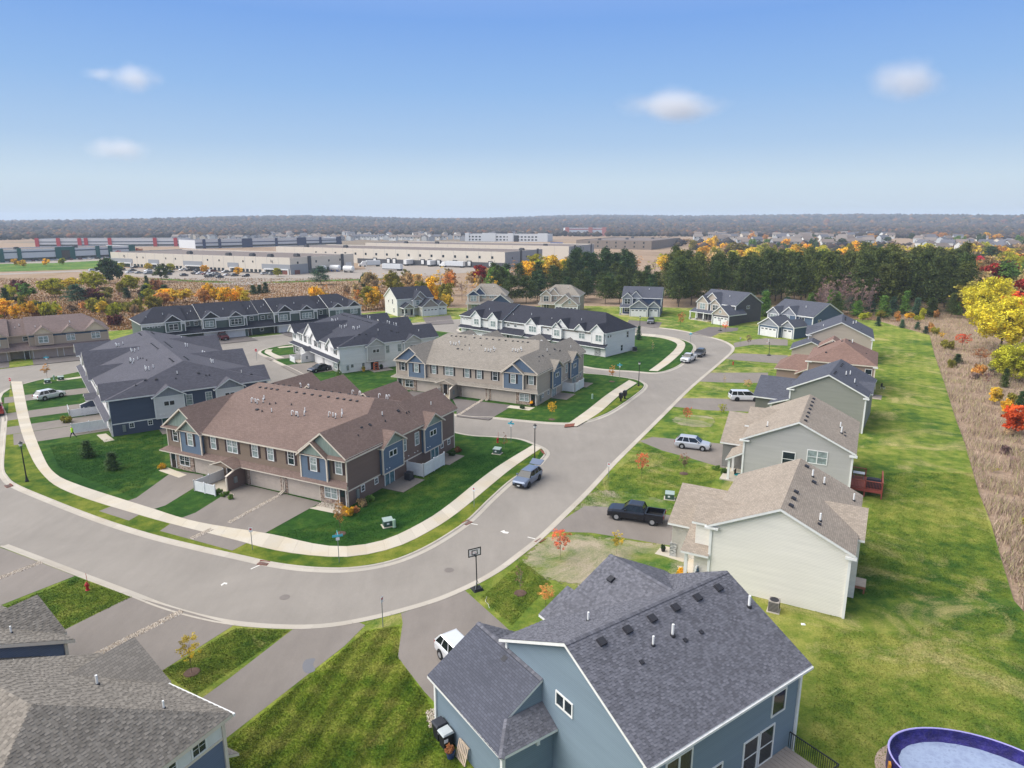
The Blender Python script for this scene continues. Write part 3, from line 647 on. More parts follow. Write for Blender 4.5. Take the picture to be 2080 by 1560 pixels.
def caps(o, a, b, mat, w=0.17, step=0.17):
    """overlapping cap shingles along a ridge or hip"""
    a, b = Vector(a), Vector(b); L = (b - a).length; d = (b - a) / L; sd = d.cross(Vector((0, 0, 1))).normalized(); mb = MB(); n = int(L / step)
    for k in range(n):
        p = a + d * (k * step); q = a + d * min(L, (k + 1.15) * step); up = Vector((0, 0, 0.035)); lo = Vector((0, 0, 0.022))
        for g in (1, -1):
            s = sd * w * g - Vector((0, 0, w * 0.42))
            f = [p + up, p + up + s, q + lo + s, q + lo]; mb.face(f if g > 0 else f[::-1])
            f = [p + up, p + up + s, p + s - Vector((0, 0, 0.02)), p]; mb.face(f)
    return ob('ridge_caps', mb.mesh('ridge_caps', mat), o, kind='stuff')
SH_BROWN = shingle('shingle_brown', (126, 107, 99)); SH_TAUPE = shingle('shingle_taupe', (146, 138, 128)); SH_BLACK = shingle('shingle_black', (58, 59, 68)); SH_SLATE = shingle('shingle_slate', (88, 90, 100)); SH_TAN = shingle('shingle_tan', (158, 146, 133)); SH_RED = shingle('shingle_redbrown', (134, 108, 98)); SH_CHAR = shingle('shingle_charcoal', (70, 71, 80)); SH_CHAR2 = shingle('shingle_graphite', (92, 91, 99)); SH_T7 = shingle('shingle_cocoa', (128, 112, 108))
SHUT_BR = paint('shutter_maroon', (62, 48, 48)); SHUT_BK = paint('shutter_black', (44, 40, 40)); DOOR_DK = paint('door_dark', (52, 42, 40))
GAR_TAN = paint('garage_tan', (192, 178, 165)); GAR_WHITE = paint('garage_white', (222, 220, 218))
def stonemat(name, stops):
    m, n, b = newmat(name); p = pos(n); v = N(n, 'TexVoronoi'); v.inputs['Scale'].default_value = 4.5; n.links.new(sc_co(n, p, (1, 1, 1.7)), v.inputs['Vector'])
    sp = N(n, 'SeparateColor'); n.links.new(v.outputs['Color'], sp.inputs[0])
    n.links.new(ramp(n, sp.outputs[0], [(q, lin(*c)) for q, c in stops]), b.inputs['Base Color']); bump(n, b, v.outputs['Distance'], 0.8, 0.05); b.inputs['Roughness'].default_value = 0.9; return m
VENEER = stonemat('stone_veneer', [(0.1, (120, 98, 86)), (0.4, (164, 142, 126)), (0.7, (188, 168, 150)), (0.9, (140, 128, 120))]); VENEER_G = stonemat('stone_veneer_grey', [(0.1, (118, 118, 118)), (0.5, (160, 160, 158)), (0.9, (190, 188, 184))])
# ---------------------------------------------------------------- townhouse blocks
def quadplex(name, label, origin, rot, P):
    """a two-storey block of townhouses, hip roof with gabled corner bays; local x along the front, y to the rear"""
    W0, W, D = P.get('x0', 0.0), 27.9, 22.0; Z0 = P.get('z', 0.0)
    t = thing(name, label, 'townhouse', (origin[0], origin[1], Z0), R(rot))
    wall, side, bay, gab, sh, trim = P['wall'], P['side'], P['bay'], P['gab'], P['roof'], P['trim']
    ze, zr, e = 5.42, 9.0, 0.4
    part('wall', MB().box(W0, 0, 2.2, W, D, 5.3).box(W0 + .02, 0.02, -0.3, W - 0.02, D - 0.02, 2.2), wall, t)
    part('side_wall', MB().box(W - 0.05, 0.06, 1.75, W + 0.03, D - 0.06, 5.25).box(W - 0.05, 0.06, -0.3, W + 0.012, D - 0.06, 1.75), side, t)
    V = [(W0 - e, -e, ze), (W + e, -e, ze), (W + e, D + e, ze), (W0 - e, D + e, ze), (W0 + 4.4, D / 2, zr), (W - 4.4, D / 2, zr)]
    F = [(0, 1, 5, 4), (1, 2, 5), (2, 3, 4, 5), (3, 0, 4)]
    ro = roof(t, V, F, sh, trim, 0.2)
    for k in range(3):
        n = (4, 6, 4)[k]; x0 = W0 + (5.8, (W + W0) / 2 - W0 - 3.2, W - W0 - 9.2)[k]
        for j in range(n): fitting(ro, V, F, x0 + j * (1.0 if n == 4 else 1.3), D / 2 - 1.1, 'box', 0.75); fitting(ro, V, F, x0 + j * (1.0 if n == 4 else 1.3), D / 2 + 1.0, 'box', 0.75)
    for x, y in P.get('canes', ((7.6, 6.6), (15.4, 5.4), (20.4, 6.2))):
        for j, (dx, dy, k) in enumerate(((0, 0, 'cane'), (0.6, 0.1, 'pipe'), (1.1, -0.1, 'cane'), (1.7, 0.3, 'cane'), (1.2, 1.0, 'pipe'))):
            fitting(ro, V, F, x + dx, y + dy, k)
            if j in (0, 2, 3): fitting(ro, V, F, x + dx, D - y - dy, k)
    for x, y, k in ((10.5, 6.8, 'cap'), (11.2, 7.1, 'cap'), (12.2, 5.4, 'pipe'), (10.8, 5.2, 'cap'), (13.6, 7.3, 'cap'), (9.8, 5.4, 'box'), (25.9, 5.2, 'box'), (26.0, 6.6, 'box'), (26.6, 3.8, 'cap'), (25.6, 9.6, 'pipe'), (26.3, 9.2, 'cap'), (26.4, 13.4, 'cap'), (26.4, 13.9, 'cap'), (25.8, 12.5, 'box'), (26.6, 20.0, 'box'), (26.6, 18.6, 'pipe')): fitting(ro, V, F, x, y, k, 0.9)
    # front wings
    pit = (zr - ze) / (4.4 + e)
    for (xc, hw, za, yf, deep) in P['wings']:
        for yy0, yy1, fr in ((yf, yf + deep, 'S'),):
            zb = za - hw * pit
            v, f = gable(xc - hw, xc + hw, yf - 0.35, yf + deep, zb - 0.006, za - 0.006, 'y'); roof(t, v, f, sh, trim, 0.22, 'wing_roof')
            tri_wall(t, 'S', xc - hw + 0.25, xc + hw - 0.25, yf, zb - 0.1, za - 0.32, gab)
    for (xc, hw, za, yb, deep) in P.get('rear', ()):
        zb = za - hw * pit; v, f = gable(xc - hw, xc + hw, D - deep, D + 0.6, zb - 0.006, za - 0.006, 'y'); roof(t, v, f, sh, trim, 0.22, 'wing_roof')
    # skirt of shingles closing the front gables
    if P.get('skirts', True):
        for a, b in ((-0.35, 6.3), (21.6, 28.25)):
            v, f = shed(a, -0.62, b, 0.0, 5.36, 5.62, 'S'); roof(t, v, f, sh, trim, 0.1, 'eave_skirt')
    # front bays (blue boxes)
    for (x0, x1, za) in P['bays']:
        part('bay', MB().box(x0, -0.42, 2.3, x1, 0.02, 5.2), bay, t)
        for x in (x0, x1): corner(t, x, -0.4, 2.3, 5.2, trim, 0.12)
        xm = (x0 + x1) / 2; hw = (x1 - x0) / 2 + 0.32
        v, f = gable(xm - hw, xm + hw, -0.8, 2.2, 5.3, za, 'y'); roof(t, v, f, sh, trim, 0.2, 'bay_roof'); tri_wall(t, 'S', xm - hw + 0.3, xm + hw - 0.3, -0.46, 5.2, za - 0.3, gab)
    # pent roof over the garages
    v, f = shed(-0.75 if W0 == 0 else W0 - 0.3, -0.85, W + 0.6, 0.0, 2.4, 2.85, 'S'); v[2] = (W + 0.05, 0, 2.85); v[3] = (W0 - 0.05, 0, 2.85); roof(t, v, f, sh, trim, 0.14, 'pent_roof')
    [corner(t, x, 0, a, b, trim, 0.08) for x, a, b in ((W, 2.75, 5.25), (W0, 2.75, 5.25), (W, -0.3, 2.3))]
    sm = P.get('shut')
    for x, w, st in P['fwin']: window(t, 'S', x, 3.62, w, 1.42, -0.42 if any(a < x < b for a, b, _ in P['bays']) else 0.0, st, shut=sm)
    for x, w in P['gar']: garage(t, 'S', x, w, 1.86, 0.0, P['garm'])
    for x, w in P['lwin']: window(t, 'S', x, 0.68, w, 1.14, -0.1, 'dh2g')
    for x in P['door']: door(t, 'S', x, 0.08, 0.8, 1.9, -0.1, DOOR_DK)
    for a, b in P['stone']: part('stone_veneer', MB().box(a, -0.1, -0.3, b, 0.0, 2.3), VENEER if trim is CREAM else VENEER_G, t)
    for x in (18.75, 19.0): part('downspout', MB().box(x - 0.05, -0.16, 0.2, x + 0.05, -0.05, 1.9).hull([(x - .05, -.9, .06), (x + .05, -.9, .06), (x + .05, -.16, .3), (x - .05, -.16, .3)], [(x - .05, -.9, .14), (x + .05, -.9, .14), (x + .05, -.16, .38), (x - .05, -.16, .38)]), trim, t)
    # entry porch with wing wall
    for px in P.get('porch', (11.2,)):
        v, f = gable(px - 1.95, px + 1.95, -1.9, 0.4, 2.45, 3.15, 'y'); roof(t, v, f, sh, trim, 0.14, 'porch_roof'); tri_wall(t, 'S', px - 1.7, px + 1.7, -1.72, 2.4, 2.95, wall)
        door(t, 'S', px - 0.9, 0.08, 0.8, 1.82, 0.0, DOOR_DK); window(t, 'S', px + 0.5, 0.75, 1.1, 1.05, 0.0, 'dhg')
        part('wing_wall', MB().hull([(px + 1.45, -2.6, -0.2), (px + 1.6, -2.6, -0.2), (px + 1.6, 0, -0.2), (px + 1.45, 0, -0.2)], [(px + 1.45, -2.6, 1.7), (px + 1.6, -2.6, 1.7), (px + 1.6, 0, 2.6), (px + 1.45, 0, 2.6)]), side, t)
        part('wing_wall_cap', MB().hull([(px + 1.4, -2.7, 1.7), (px + 1.65, -2.7, 1.7), (px + 1.65, 0, 2.62), (px + 1.4, 0, 2.62)], [(px + 1.4, -2.7, 1.8), (px + 1.65, -2.7, 1.8), (px + 1.65, 0, 2.72), (px + 1.4, 0, 2.72)]).box(px + 1.42, -2.72, -0.2, px + 1.63, -2.6, 1.55), trim, t)
        part('meter_box', MB().box(px + 1.6, -1.7, 0.7, px + 1.78, -1.3, 1.4), GALV, t); part('porch_slab', MB().box(px - 1.9, -3.4, -0.2, px + 1.4, 0, 0.07), CONC, t)
    # gabled boxes on the right-hand end
    for k, (y0, y1) in enumerate(((5.7, 9.65), (14.2, 18.2))):
        part('bay', MB().box(W, y0, 1.75, W + 0.5, y1, 5.0), P['sbay'], t)
        for y in (y0, y1): corner(t, W + 0.47, y, 1.75, 5.0, trim, 0.12)
        band(t, 'E', y0, y1, W + 0.5, 1.75, 0.14, trim); band(t, 'E', y0, y1, W + 0.5, 4.95, 0.14, trim)
        ym = (y0 + y1) / 2; v, f = gable(W - 3.4, W + 0.9, y0 - 0.35, y1 + 0.35, 5.02, 6.5, 'x'); rr = roof(t, v, f, sh, trim, 0.2, 'bay_roof'); tri_wall(t, 'E', y0, y1, W + 0.5, 4.98, 6.2, P['sgab'])
        ob('valley', MB().face([(W + 0.4, y0 - 0.30, 5.02), (W + 0.4, y0 - 0.12, 5.09), (W - 1.45, ym - 0.02, 6.56), (W - 1.45, ym - 0.2, 6.48)]).mesh('valley', trim), rr)
        window(t, 'E', ym - 0.05, 3.55, 1.35, 0.62, W + 0.5, 'pair', GLASS)
        window(t, 'E', ym - 0.3 if k == 0 else ym + 0.9, 0.02, 1.75, 1.68, W + 0.03, 'slider', P.get('sld'), name='patio_door')
        for q in (0.6, 1.1): part('wall_vent', MB().lathe([(0, 0.08), (0.07, 0.06), (0.09, 0)], 8), PVC, t, loc=(W + 0.52, y0 + q, 2.25))
        for q in (0.3, 1.0, 2.0, 2.5): part('wall_vent', MB().lathe([(0, 0.08), (0.07, 0.06), (0.09, 0)], 8), PVC, t, loc=(W + 0.05, 10.0 + q * 1.3 + k * 0.2, 2.2)) if k == 0 else None
    for a, b in ((0.1, 5.7), (9.65, 14.2), (18.2, 21.9)): band(t, 'E', a, b, W + 0.03, 1.75, 0.15, trim)
    for y in (10.45, 13.2): window(t, 'E', y, 3.1, 0.78, 1.5, W + 0.03, 'dhg')
    for y in (2.5, 4.9, 18.9, 20.6): window(t, 'E', y, 0.95, 0.5, 0.62, W + 0.012, 'small4', GLASS)
    part('meter_box', MB().box(W, 1.3, 0.5, W + 0.2, 1.7, 1.5), GALV, t)
    corner(t, W, D, -0.3, 5.25, trim)
    for y0, y1 in ((5.9, 10.2), (15.8, 19.6)): part('patio', MB().box(W + 0.02, y0, -0.2, W + 3.0, y1, 0.05), DRIVE, t)
    return t
W_BR = siding('siding_brown', (134, 117, 102)); W_BR_SHADED = siding('siding_brown_shaded', (122, 103, 95)); W_BLU = siding('siding_blue', (100, 116, 134)); G_SAGE = shakes('shakes_sage', (128, 142, 132)); W_TP = siding('siding_taupe', (176, 162, 148)); G_BLUE = shakes('shakes_blue', (88, 106, 128))  # second brown siding: same boards, with the end wall's shade put into the colour
W_NAVY = siding('siding_navy', (80, 88, 106)); W_PALE = siding('siding_pale', (220, 216, 213)); W_WHT = siding('siding_white', (234, 231, 228)); G_GRAY = shakes('shakes_grey', (138, 140, 148)); W_LG = siding('siding_light_grey', (192, 188, 184)); W_SBAY = siding('siding_blue_side', (94, 112, 132))
A = dict(wings=[(3.1, 3.4, 8.05, -0.05, 8.5), (24.9, 3.3, 8.05, -0.05, 8.5)], rear=[(2.95, 3.3, 7.95, 0, 8.5), (9.0, 3.6, 8.2, 0, 7), (18.5, 3.6, 8.2, 0, 7), (24.95, 3.3, 7.95, 0, 8.5)], bays=[(2.85, 6.4, 6.95), (21.95, 25.6, 6.95)],
         fwin=[(1.45, 0.75, 'dhg'), (4.6, 0.8, 'dhg'), (8.05, 0.75, 'dhg'), (11.15, 1.55, 'dh2g'), (14.75, 0.8, 'dhg'), (17.15, 0.8, 'dhg'), (20.2, 0.8, 'dhg'), (23.8, 0.8, 'dhg'), (26.9, 0.8, 'dhg')],
         gar=[(6.75, 4.5), (16.0, 4.5), (21.75, 4.5)], lwin=[(2.75, 1.6), (25.7, 1.6)], door=[0.75, 27.3], stone=[(0.02, 4.3), (24.15, 27.88), (18.35, 19.4), (13.2, 13.6)])
quadplex('townhouse_block', 'brown townhouse block with brown shingle roof and blue bays at street corner', (-42.6, 80.6), -26.25, dict(A, wall=W_BR, side=W_BR_SHADED, bay=W_BLU, sbay=W_SBAY, gab=G_SAGE, sgab=G_SAGE, roof=SH_BROWN, trim=CREAM, shut=SHUT_BR, garm=GAR_TAN, sld=glassmat('door_drapes', (96, 128, 134), 0.12)))
quadplex('townhouse_block', 'tan townhouse block with grey shingle roof and blue bays, black shutters', (-21.0, 121.4), -26.0, dict(A, wall=W_TP, side=W_TP, bay=W_BLU, sbay=W_SBAY, gab=G_BLUE, sgab=G_BLUE, roof=SH_TAUPE, trim=CREAM, shut=SHUT_BK, garm=GAR_TAN))
Bp = dict(A, skirts=False, bays=[], fwin=[(1.2, 0.8, 'dhg'), (5.4, 0.75, 'dhg'), (8.2, 0.75, 'dhg'), (11.2, 0.8, 'dh2'), (14.6, 0.8, 'dhg'), (16.8, 0.8, 'dhg'), (20.8, 0.8, 'dhg'), (25.6, 0.8, 'dhg')], shut=SHUT_BK, garm=GAR_WHITE, trim=WHITE)
quadplex('townhouse_block', 'white townhouse block with dark shingle roof and white front gables', (-50.8, 156.4), -54, dict(Bp, wings=[(2.1, 2.5, 7.0, -0.75, 6), (12.6, 3.9, 8.4, -0.3, 8.5), (15.8, 2.3, 7.0, -0.7, 4), (25.4, 2.5, 7.0, -0.75, 6)], rear=[(3, 3.2, 7.9, 0, 8.5), (14, 3.6, 8.2, 0, 7), (25, 3.2, 7.9, 0, 8.5)], wall=W_WHT, side=W_WHT, bay=W_WHT, sbay=W_LG, gab=W_WHT, sgab=W_LG, roof=SH_CHAR, sld=GLASS))
quadplex('townhouse_block', 'navy and white townhouse block with long dark shingle roof at left', (-73.2, 115.3), -54, dict(Bp, x0=-17.9, wings=[(-15.4, 2.6, 7.3, -0.5, 7), (0.4, 3.9, 8.2, -0.4, 9.5), (9.0, 2.3, 7.0, -0.6, 5), (25.2, 2.6, 7.3, -0.5, 8)], rear=[(-5.6, 3.6, 8.1, 0, 10), (12.8, 3.6, 8.1, 0, 10), (25.2, 2.7, 7.3, 0, 8)], wall=W_PALE, side=W_NAVY, bay=W_PALE, sbay=W_PALE, gab=W_PALE, sgab=G_GRAY, roof=SH_CHAR2, fwin=Bp['fwin'], gar=[(6.75, 4.5), (16.0, 4.5), (21.75, 4.5), (-6, 4.5), (-12, 4.5)], sld=glassmat('slider_green', (70, 98, 94), 0.12), canes=((2, 6.6), (9.5, 5.4), (-8, 5.4), (19.4, 6.2))))
def rowhouse(name, label, origin, rot, L, D, P):
    """a terrace: stepped two-storey roofs with dormer gables over a pent roof and garages"""
    t = thing(name, label, 'townhouse', (*origin, P.get('z', 0.0)), R(rot)); sh, trim = P['roof'], P['trim']
    for i, (x0, x1, yf, ze, zr, kind) in enumerate(P['secs']):
        part('wall', MB().box(x0, yf, 2.3, x1, D, ze - 0.12).box(x0, yf + 0.03, -0.3, x1, D - 0.02, 2.3), P['wall'], t)
        if P.get('frieze') and kind != 'n': part('frieze', MB().box(x0 + 0.05, yf - 0.02, ze - 0.75, x1 - 0.05, yf + 0.1, ze - 0.15), P['frieze'], t); band(t, 'S', x0, x1, yf, ze - 0.8, 0.12, trim)
        ea = 0.35 if kind != 'n' else 0.0
        y0, y1 = yf - 0.4, D + 0.4
        V, F = hip(x0 - ea, x1 + ea, y0, y1, ze, zr, 'x', 4.6 if kind == 'hl' else 0, 4.6 if kind == 'hr' else 0)
        if kind in ('g', 'n', 'hl', 'hr'):
            F2 = [f for f in F]
            if kind != 'hl': F2.remove(F[3])
            if kind != 'hr': F2.remove(F[1])
            ro = roof(t, V, F2, sh, trim, 0.24)
            ym = (y0 + y1) / 2
            for s, c in (('W', x0), ('E', x1)):
                if (s == 'W' and kind == 'hl') or (s == 'E' and kind == 'hr'): continue
                tri_wall(t, s, y0 + 0.4, y1 - 0.4, c + (0.06 if s == 'W' else -0.06), ze - 0.12, zr - 0.45, P['wall'])
            fitting(ro, V, F2, (x0 + x1) / 2 + 0.6, yf + 2.6, 'pipe', 1.0); fitting(ro, V, F2, x0 + 1.6, yf + 1.9, 'pipe', 0.8)
        for x in (x0, x1): corner(t, x, yf, 2.3, ze - 0.15, trim, 0.14)
    for (xc, hw, yf, ze, za) in P['gables']:
        v, f = gable(xc - hw, xc + hw, yf - 0.3, yf + 4.6, ze, za, 'y'); rr = roof(t, v, f, sh, trim, 0.24, 'gable_roof'); tri_wall(t, 'S', xc - hw + 0.2, xc + hw - 0.2, yf + 0.06, ze - 0.1, za - 0.3, P['gab'])
        if P.get('valley'): ob('valley', MB().face([(xc + hw - 0.2, yf - .1, ze + .05), (xc + hw + 0.05, yf - .1, ze + .05), (xc + 0.2, yf + 3.2, za + 0.05), (xc - 0.02, yf + 3.2, za + 0.05)]).mesh('valley', trim), rr)
    for (x0, x1, yf, z0, z1) in P['baysr']:
        part('bay', MB().box(x0, yf, z0, x1, yf + 1.2, z1), P['bay'], t)
        for x in (x0, x1): corner(t, x, yf, z0, z1, trim, 0.13)
        band(t, 'S', x0, x1, yf, z0, 0.14, trim)
    for (x, w, yf, st) in P['wins']: window(t, 'S', x, 3.5, w, 1.35, yf, st, P.get('glass'))
    for (x, w, z, h, yf, st) in P.get('wins2', ()): window(t, 'S', x, z, w, h, yf, st, GLASS)
    v, f = shed(P['pent'][0], P['pent'][2] - 1.1, P['pent'][1], P['pent'][2] + 0.1, 2.25, 2.95, 'S'); roof(t, v, f, sh, trim, 0.18, 'pent_roof')
    for (x0, x1, y0, y1, z0, z1) in P.get('lowroofs', ()):
        v, f = shed(x0, y0, x1, y1, z0, z1, 'S'); roof(t, v, f, sh, trim, 0.18, 'porch_roof')
    for x, w in P['gar']: garage(t, 'S', x, w, 2.0, P['gy'], P['garm'])
    for x in P.get('door', ()): door(t, 'S', x, 0.05, 0.85, 1.95, P['gy'], DOOR_DK)
    for (a, b) in P.get('stone', ()): part('stone_veneer', MB().box(a, P['gy'] - 0.1, -0.3, b, P['gy'] + 0.02, 2.1), VENEER_G, t)
    for (s, y, w, z, h, st) in P.get('ewins', ()): window(t, 'E', y, z, w, h, L + 0.0, st, GLASS)
    return t
W_LW = siding('siding_row_white', (228, 224, 220)); W_SAGE = siding('siding_sage', (92, 104, 98)); W_TAN = siding('siding_tan', (176, 158, 140)); FR_TP = shakes('frieze_taupe', (150, 140, 132)); FR_BLUE = shakes('frieze_blue', (60, 80, 98)); G_DARK = shakes('shakes_dark', (58, 58, 60)); FR_WHITE = paint('frieze_white', (218, 217, 214))
rowhouse('townhouse_row', 'white townhouse row with stepped black roofs and small white dormer gables', (-14.4, 182.6), -42.0, 47.6, 12.2, dict(roof=SH_BLACK, trim=WHITE, wall=W_LW, bay=W_LW, gab=W_WHT, frieze=FR_TP,
    secs=[(1.0, 16.0, 0.0, 5.3, 9.0, 'hl'), (16.0, 29.0, 0.6, 5.2, 8.7, 'g'), (29.0, 47.6, 0.0, 5.45, 9.15, 'hr')],
    gables=[(7.2, 2.0, -0.5, 5.4, 7.2), (13.3, 2.0, -0.5, 5.4, 7.2), (25.9, 1.7, -0.2, 5.3, 6.9), (35.2, 2.2, -0.3, 5.5, 7.5), (34.2, 1.3, -0.8, 5.5, 6.7), (40.7, 1.6, -0.5, 5.5, 7.0), (45.6, 2.1, -0.5, 5.5, 7.35)],
    baysr=[(5.6, 8.8, -0.5, 2.9, 5.2), (11.8, 14.8, -0.5, 2.9, 5.2), (23.8, 29.0, -0.3, 2.9, 5.1), (32.9, 35.6, -0.8, 2.9, 5.3), (44.0, 47.3, -0.5, 2.9, 5.3)],
    wins=[(7.3, 1.55, -0.5, 'dh2'), (13.3, 1.6, -0.5, 'dh2'), (26.4, 2.2, -0.3, 'dh3'), (34.3, 1.5, -0.8, 'dh2g'), (41.0, 1.6, 0.0, 'dh2'), (46.0, 1.6, -0.5, 'dh2')], wins2=[(2.2, 0.5, 4.3, 0.5, 0, 'fix'), (3.3, 0.5, 4.3, 0.5, 0, 'fix'), (20, 0.8, 4.0, 0.7, 0.6, 'fix'), (17.6, 0.8, 4.0, 0.7, 0.6, 'fix'), (31, 0.5, 4.3, 0.5, 0, 'fix')],
    pent=(0.8, 48.2, 0.0), lowroofs=[(16.0, 24.0, -1.6, 0.7, 2.4, 3.6), (29.0, 33.0, -1.6, 0.1, 2.4, 3.4)], gar=[(7.5, 4.6), (13.2, 4.4), (26, 4.6), (37.2, 4.6), (42.2, 4.6)], gy=0.03, garm=GAR_WHITE, door=(18, 31.5), stone=[(3.0, 5.0), (44.7, 46.2)], ewins=[(0, 0.9, 0.5, 4.3, 0.5, 'fix'), (0, 1.9, 0.5, 4.3, 0.5, 'fix'), (0, 8.9, 0.8, 3.4, 1.4, 'dh'), (0, 6.6, 0.8, 0.6, 1.3, 'dh')]))
rowhouse('townhouse_row', 'sage green and white townhouse row with black roof along the back street', (-90.0, 164.0), 38.6, 58.2, 12.4, dict(roof=SH_BLACK, trim=WHITE, wall=W_SAGE, bay=W_SAGE, gab=G_DARK, frieze=FR_WHITE,
    secs=[(0.2, 10.0, 0.0, 5.5, 8.7, 'hl'), (10.0, 14.0, 1.5, 5.3, 8.5, 'n'), (14.0, 25.2, 0.0, 5.6, 8.8, 'g'), (25.2, 28.8, 1.5, 5.4, 8.5, 'n'), (28.8, 32.6, 1.5, 5.6, 8.6, 'n'), (32.6, 44.8, 0.0, 5.75, 8.95, 'g'), (44.8, 48.4, 1.5, 5.5, 8.6, 'n'), (48.4, 58.2, 0.0, 5.7, 8.9, 'hr')],
    gables=[(7.2, 2.3, -0.4, 5.5, 7.25), (16.2, 2.3, -0.4, 5.6, 7.4), (22.4, 1.8, -0.4, 5.6, 6.95), (35.5, 2.3, -0.4, 5.75, 7.6), (41.6, 1.8, -0.4, 5.75, 7.1), (50.9, 1.8, -0.4, 5.7, 7.0), (56.0, 2.1, -0.4, 5.7, 7.3)],
    baysr=[(5.4, 9.0, -0.5, 3.0, 5.3), (14.2, 17.2, -0.5, 3.0, 5.3), (20.6, 24.4, -0.5, 3.0, 5.3), (33.6, 36.8, -0.5, 3.1, 5.4), (39.6, 43.6, -0.5, 3.1, 5.4)],
    wins=[(7.2, 2.0, -0.5, 'dh2'), (15.7, 2.0, -0.5, 'dh2'), (22.4, 2.7, -0.5, 'dh3'), (35.0, 2.0, -0.5, 'dh2'), (41.6, 2.7, -0.5, 'dh3'), (51.5, 2.0, 0.0, 'dh2'), (56.0, 2.0, 0.0, 'dh2')], wins2=[(1.6, .5, 4.4, .5, 0, 'fix'), (2.8, .5, 4.4, .5, 0, 'fix'), (4.0, .5, 4.4, .5, 0, 'fix'), (11, .9, 3.9, .9, 1.5, 'dh'), (13, .9, 3.9, .9, 1.5, 'dh'), (27, .9, 3.9, .9, 1.5, 'dh'), (30, .9, 3.9, .9, 1.5, 'dh'), (31.8, .9, 3.9, .9, 1.5, 'dh'), (46.5, .9, 3.9, .9, 1.5, 'dh'), (29, .8, 1.0, .7, 0.03, 'fix')],
    pent=(-0.3, 58.6, 0.0), lowroofs=[(10.0, 14.0, -0.2, 1.6, 2.7, 3.6), (25.2, 32.6, -0.2, 1.6, 2.7, 3.7), (44.8, 48.4, -0.2, 1.6, 2.8, 3.7)], gar=[(6, 4.8), (16.7, 4.8), (22.1, 4.8), (36, 4.8), (41.5, 4.8)], gy=0.03, garm=GAR_WHITE, door=(25.8, 34 - 1.2)))
rowhouse('townhouse_row', 'tan townhouse row with cocoa brown roof at the left edge', (-106.3, 149.0), 36.0, 14.8, 12.0, dict(roof=SH_T7, trim=paint('tan_trim', (188, 168, 150)), wall=W_TAN, bay=W_TAN, gab=paint('gable_cream', (206, 188, 160)), frieze=FR_BLUE, z=0.0,
    secs=[(-18.0, -4.2, 0.0, 5.5, 8.6, 'g'), (-4.2, -0.5, 1.6, 5.3, 8.3, 'n'), (-0.5, 14.8, 0.0, 5.5, 8.7, 'hr')], gables=[(2.3, 2.0, -0.4, 5.5, 7.1), (7.3, 1.7, -0.4, 5.5, 6.9), (12.4, 2.3, -0.4, 5.5, 7.5), (-6.5, 2.0, -0.4, 5.5, 7.1)],
    baysr=[(0.7, 4.0, -0.5, 3.0, 5.2)], wins=[(2.2, 1.7, -0.5, 'dh2'), (7.4, 1.5, 0, 'dh2g'), (12.3, 1.6, 0, 'dh2g'), (-6.5, 1.7, 0, 'dh2')], wins2=[(-1.0, .9, 3.9, .9, 1.6, 'dh')], pent=(-18.2, 15.1, 0.0), lowroofs=[(-4.2, -0.5, -0.1, 1.7, 2.8, 3.6)], gar=[(2.2, 4.4), (7.9, 4.4), (-7, 4.4)], gy=0.03, garm=paint('garage_rose', (170, 150, 138)), door=(-1.2,)))
# ---------------------------------------------------------------- detached houses
def posts(t, pts, z0, z1, mat=None, r=0.1, base=None):
    for x, y in pts:
        p = part('post', MB().box(x - r, y - r, z0, x + r, y + r, z1), mat or WHITE, t)
        if base: ob('stone_base', MB().box(x - r * 2, y - r * 2, z0, x + r * 2, y + r * 2, z0 + 0.8).mesh('stone_base', base), p)
S_BLUE = siding('siding_slate_blue', (122, 138, 150)); S_CREAM = siding('siding_cream', (228, 223, 213)); S_GREY = siding('siding_grey', (178, 175, 171)); S_GREEN = siding('siding_green_grey', (143, 143, 134)); S_MUSH = siding('siding_mushroom', (152, 130, 118)); S_TAUP = siding('siding_taupe_house', (180, 166, 152)); S_DKB = siding('siding_dark_blue', (84, 100, 120)); S_DKG = siding('siding_dark_grey', (92, 88, 92)); S_NVY = siding('siding_deep_navy', (68, 82, 108)); S_IVORY = siding('siding_ivory', (216, 213, 204))
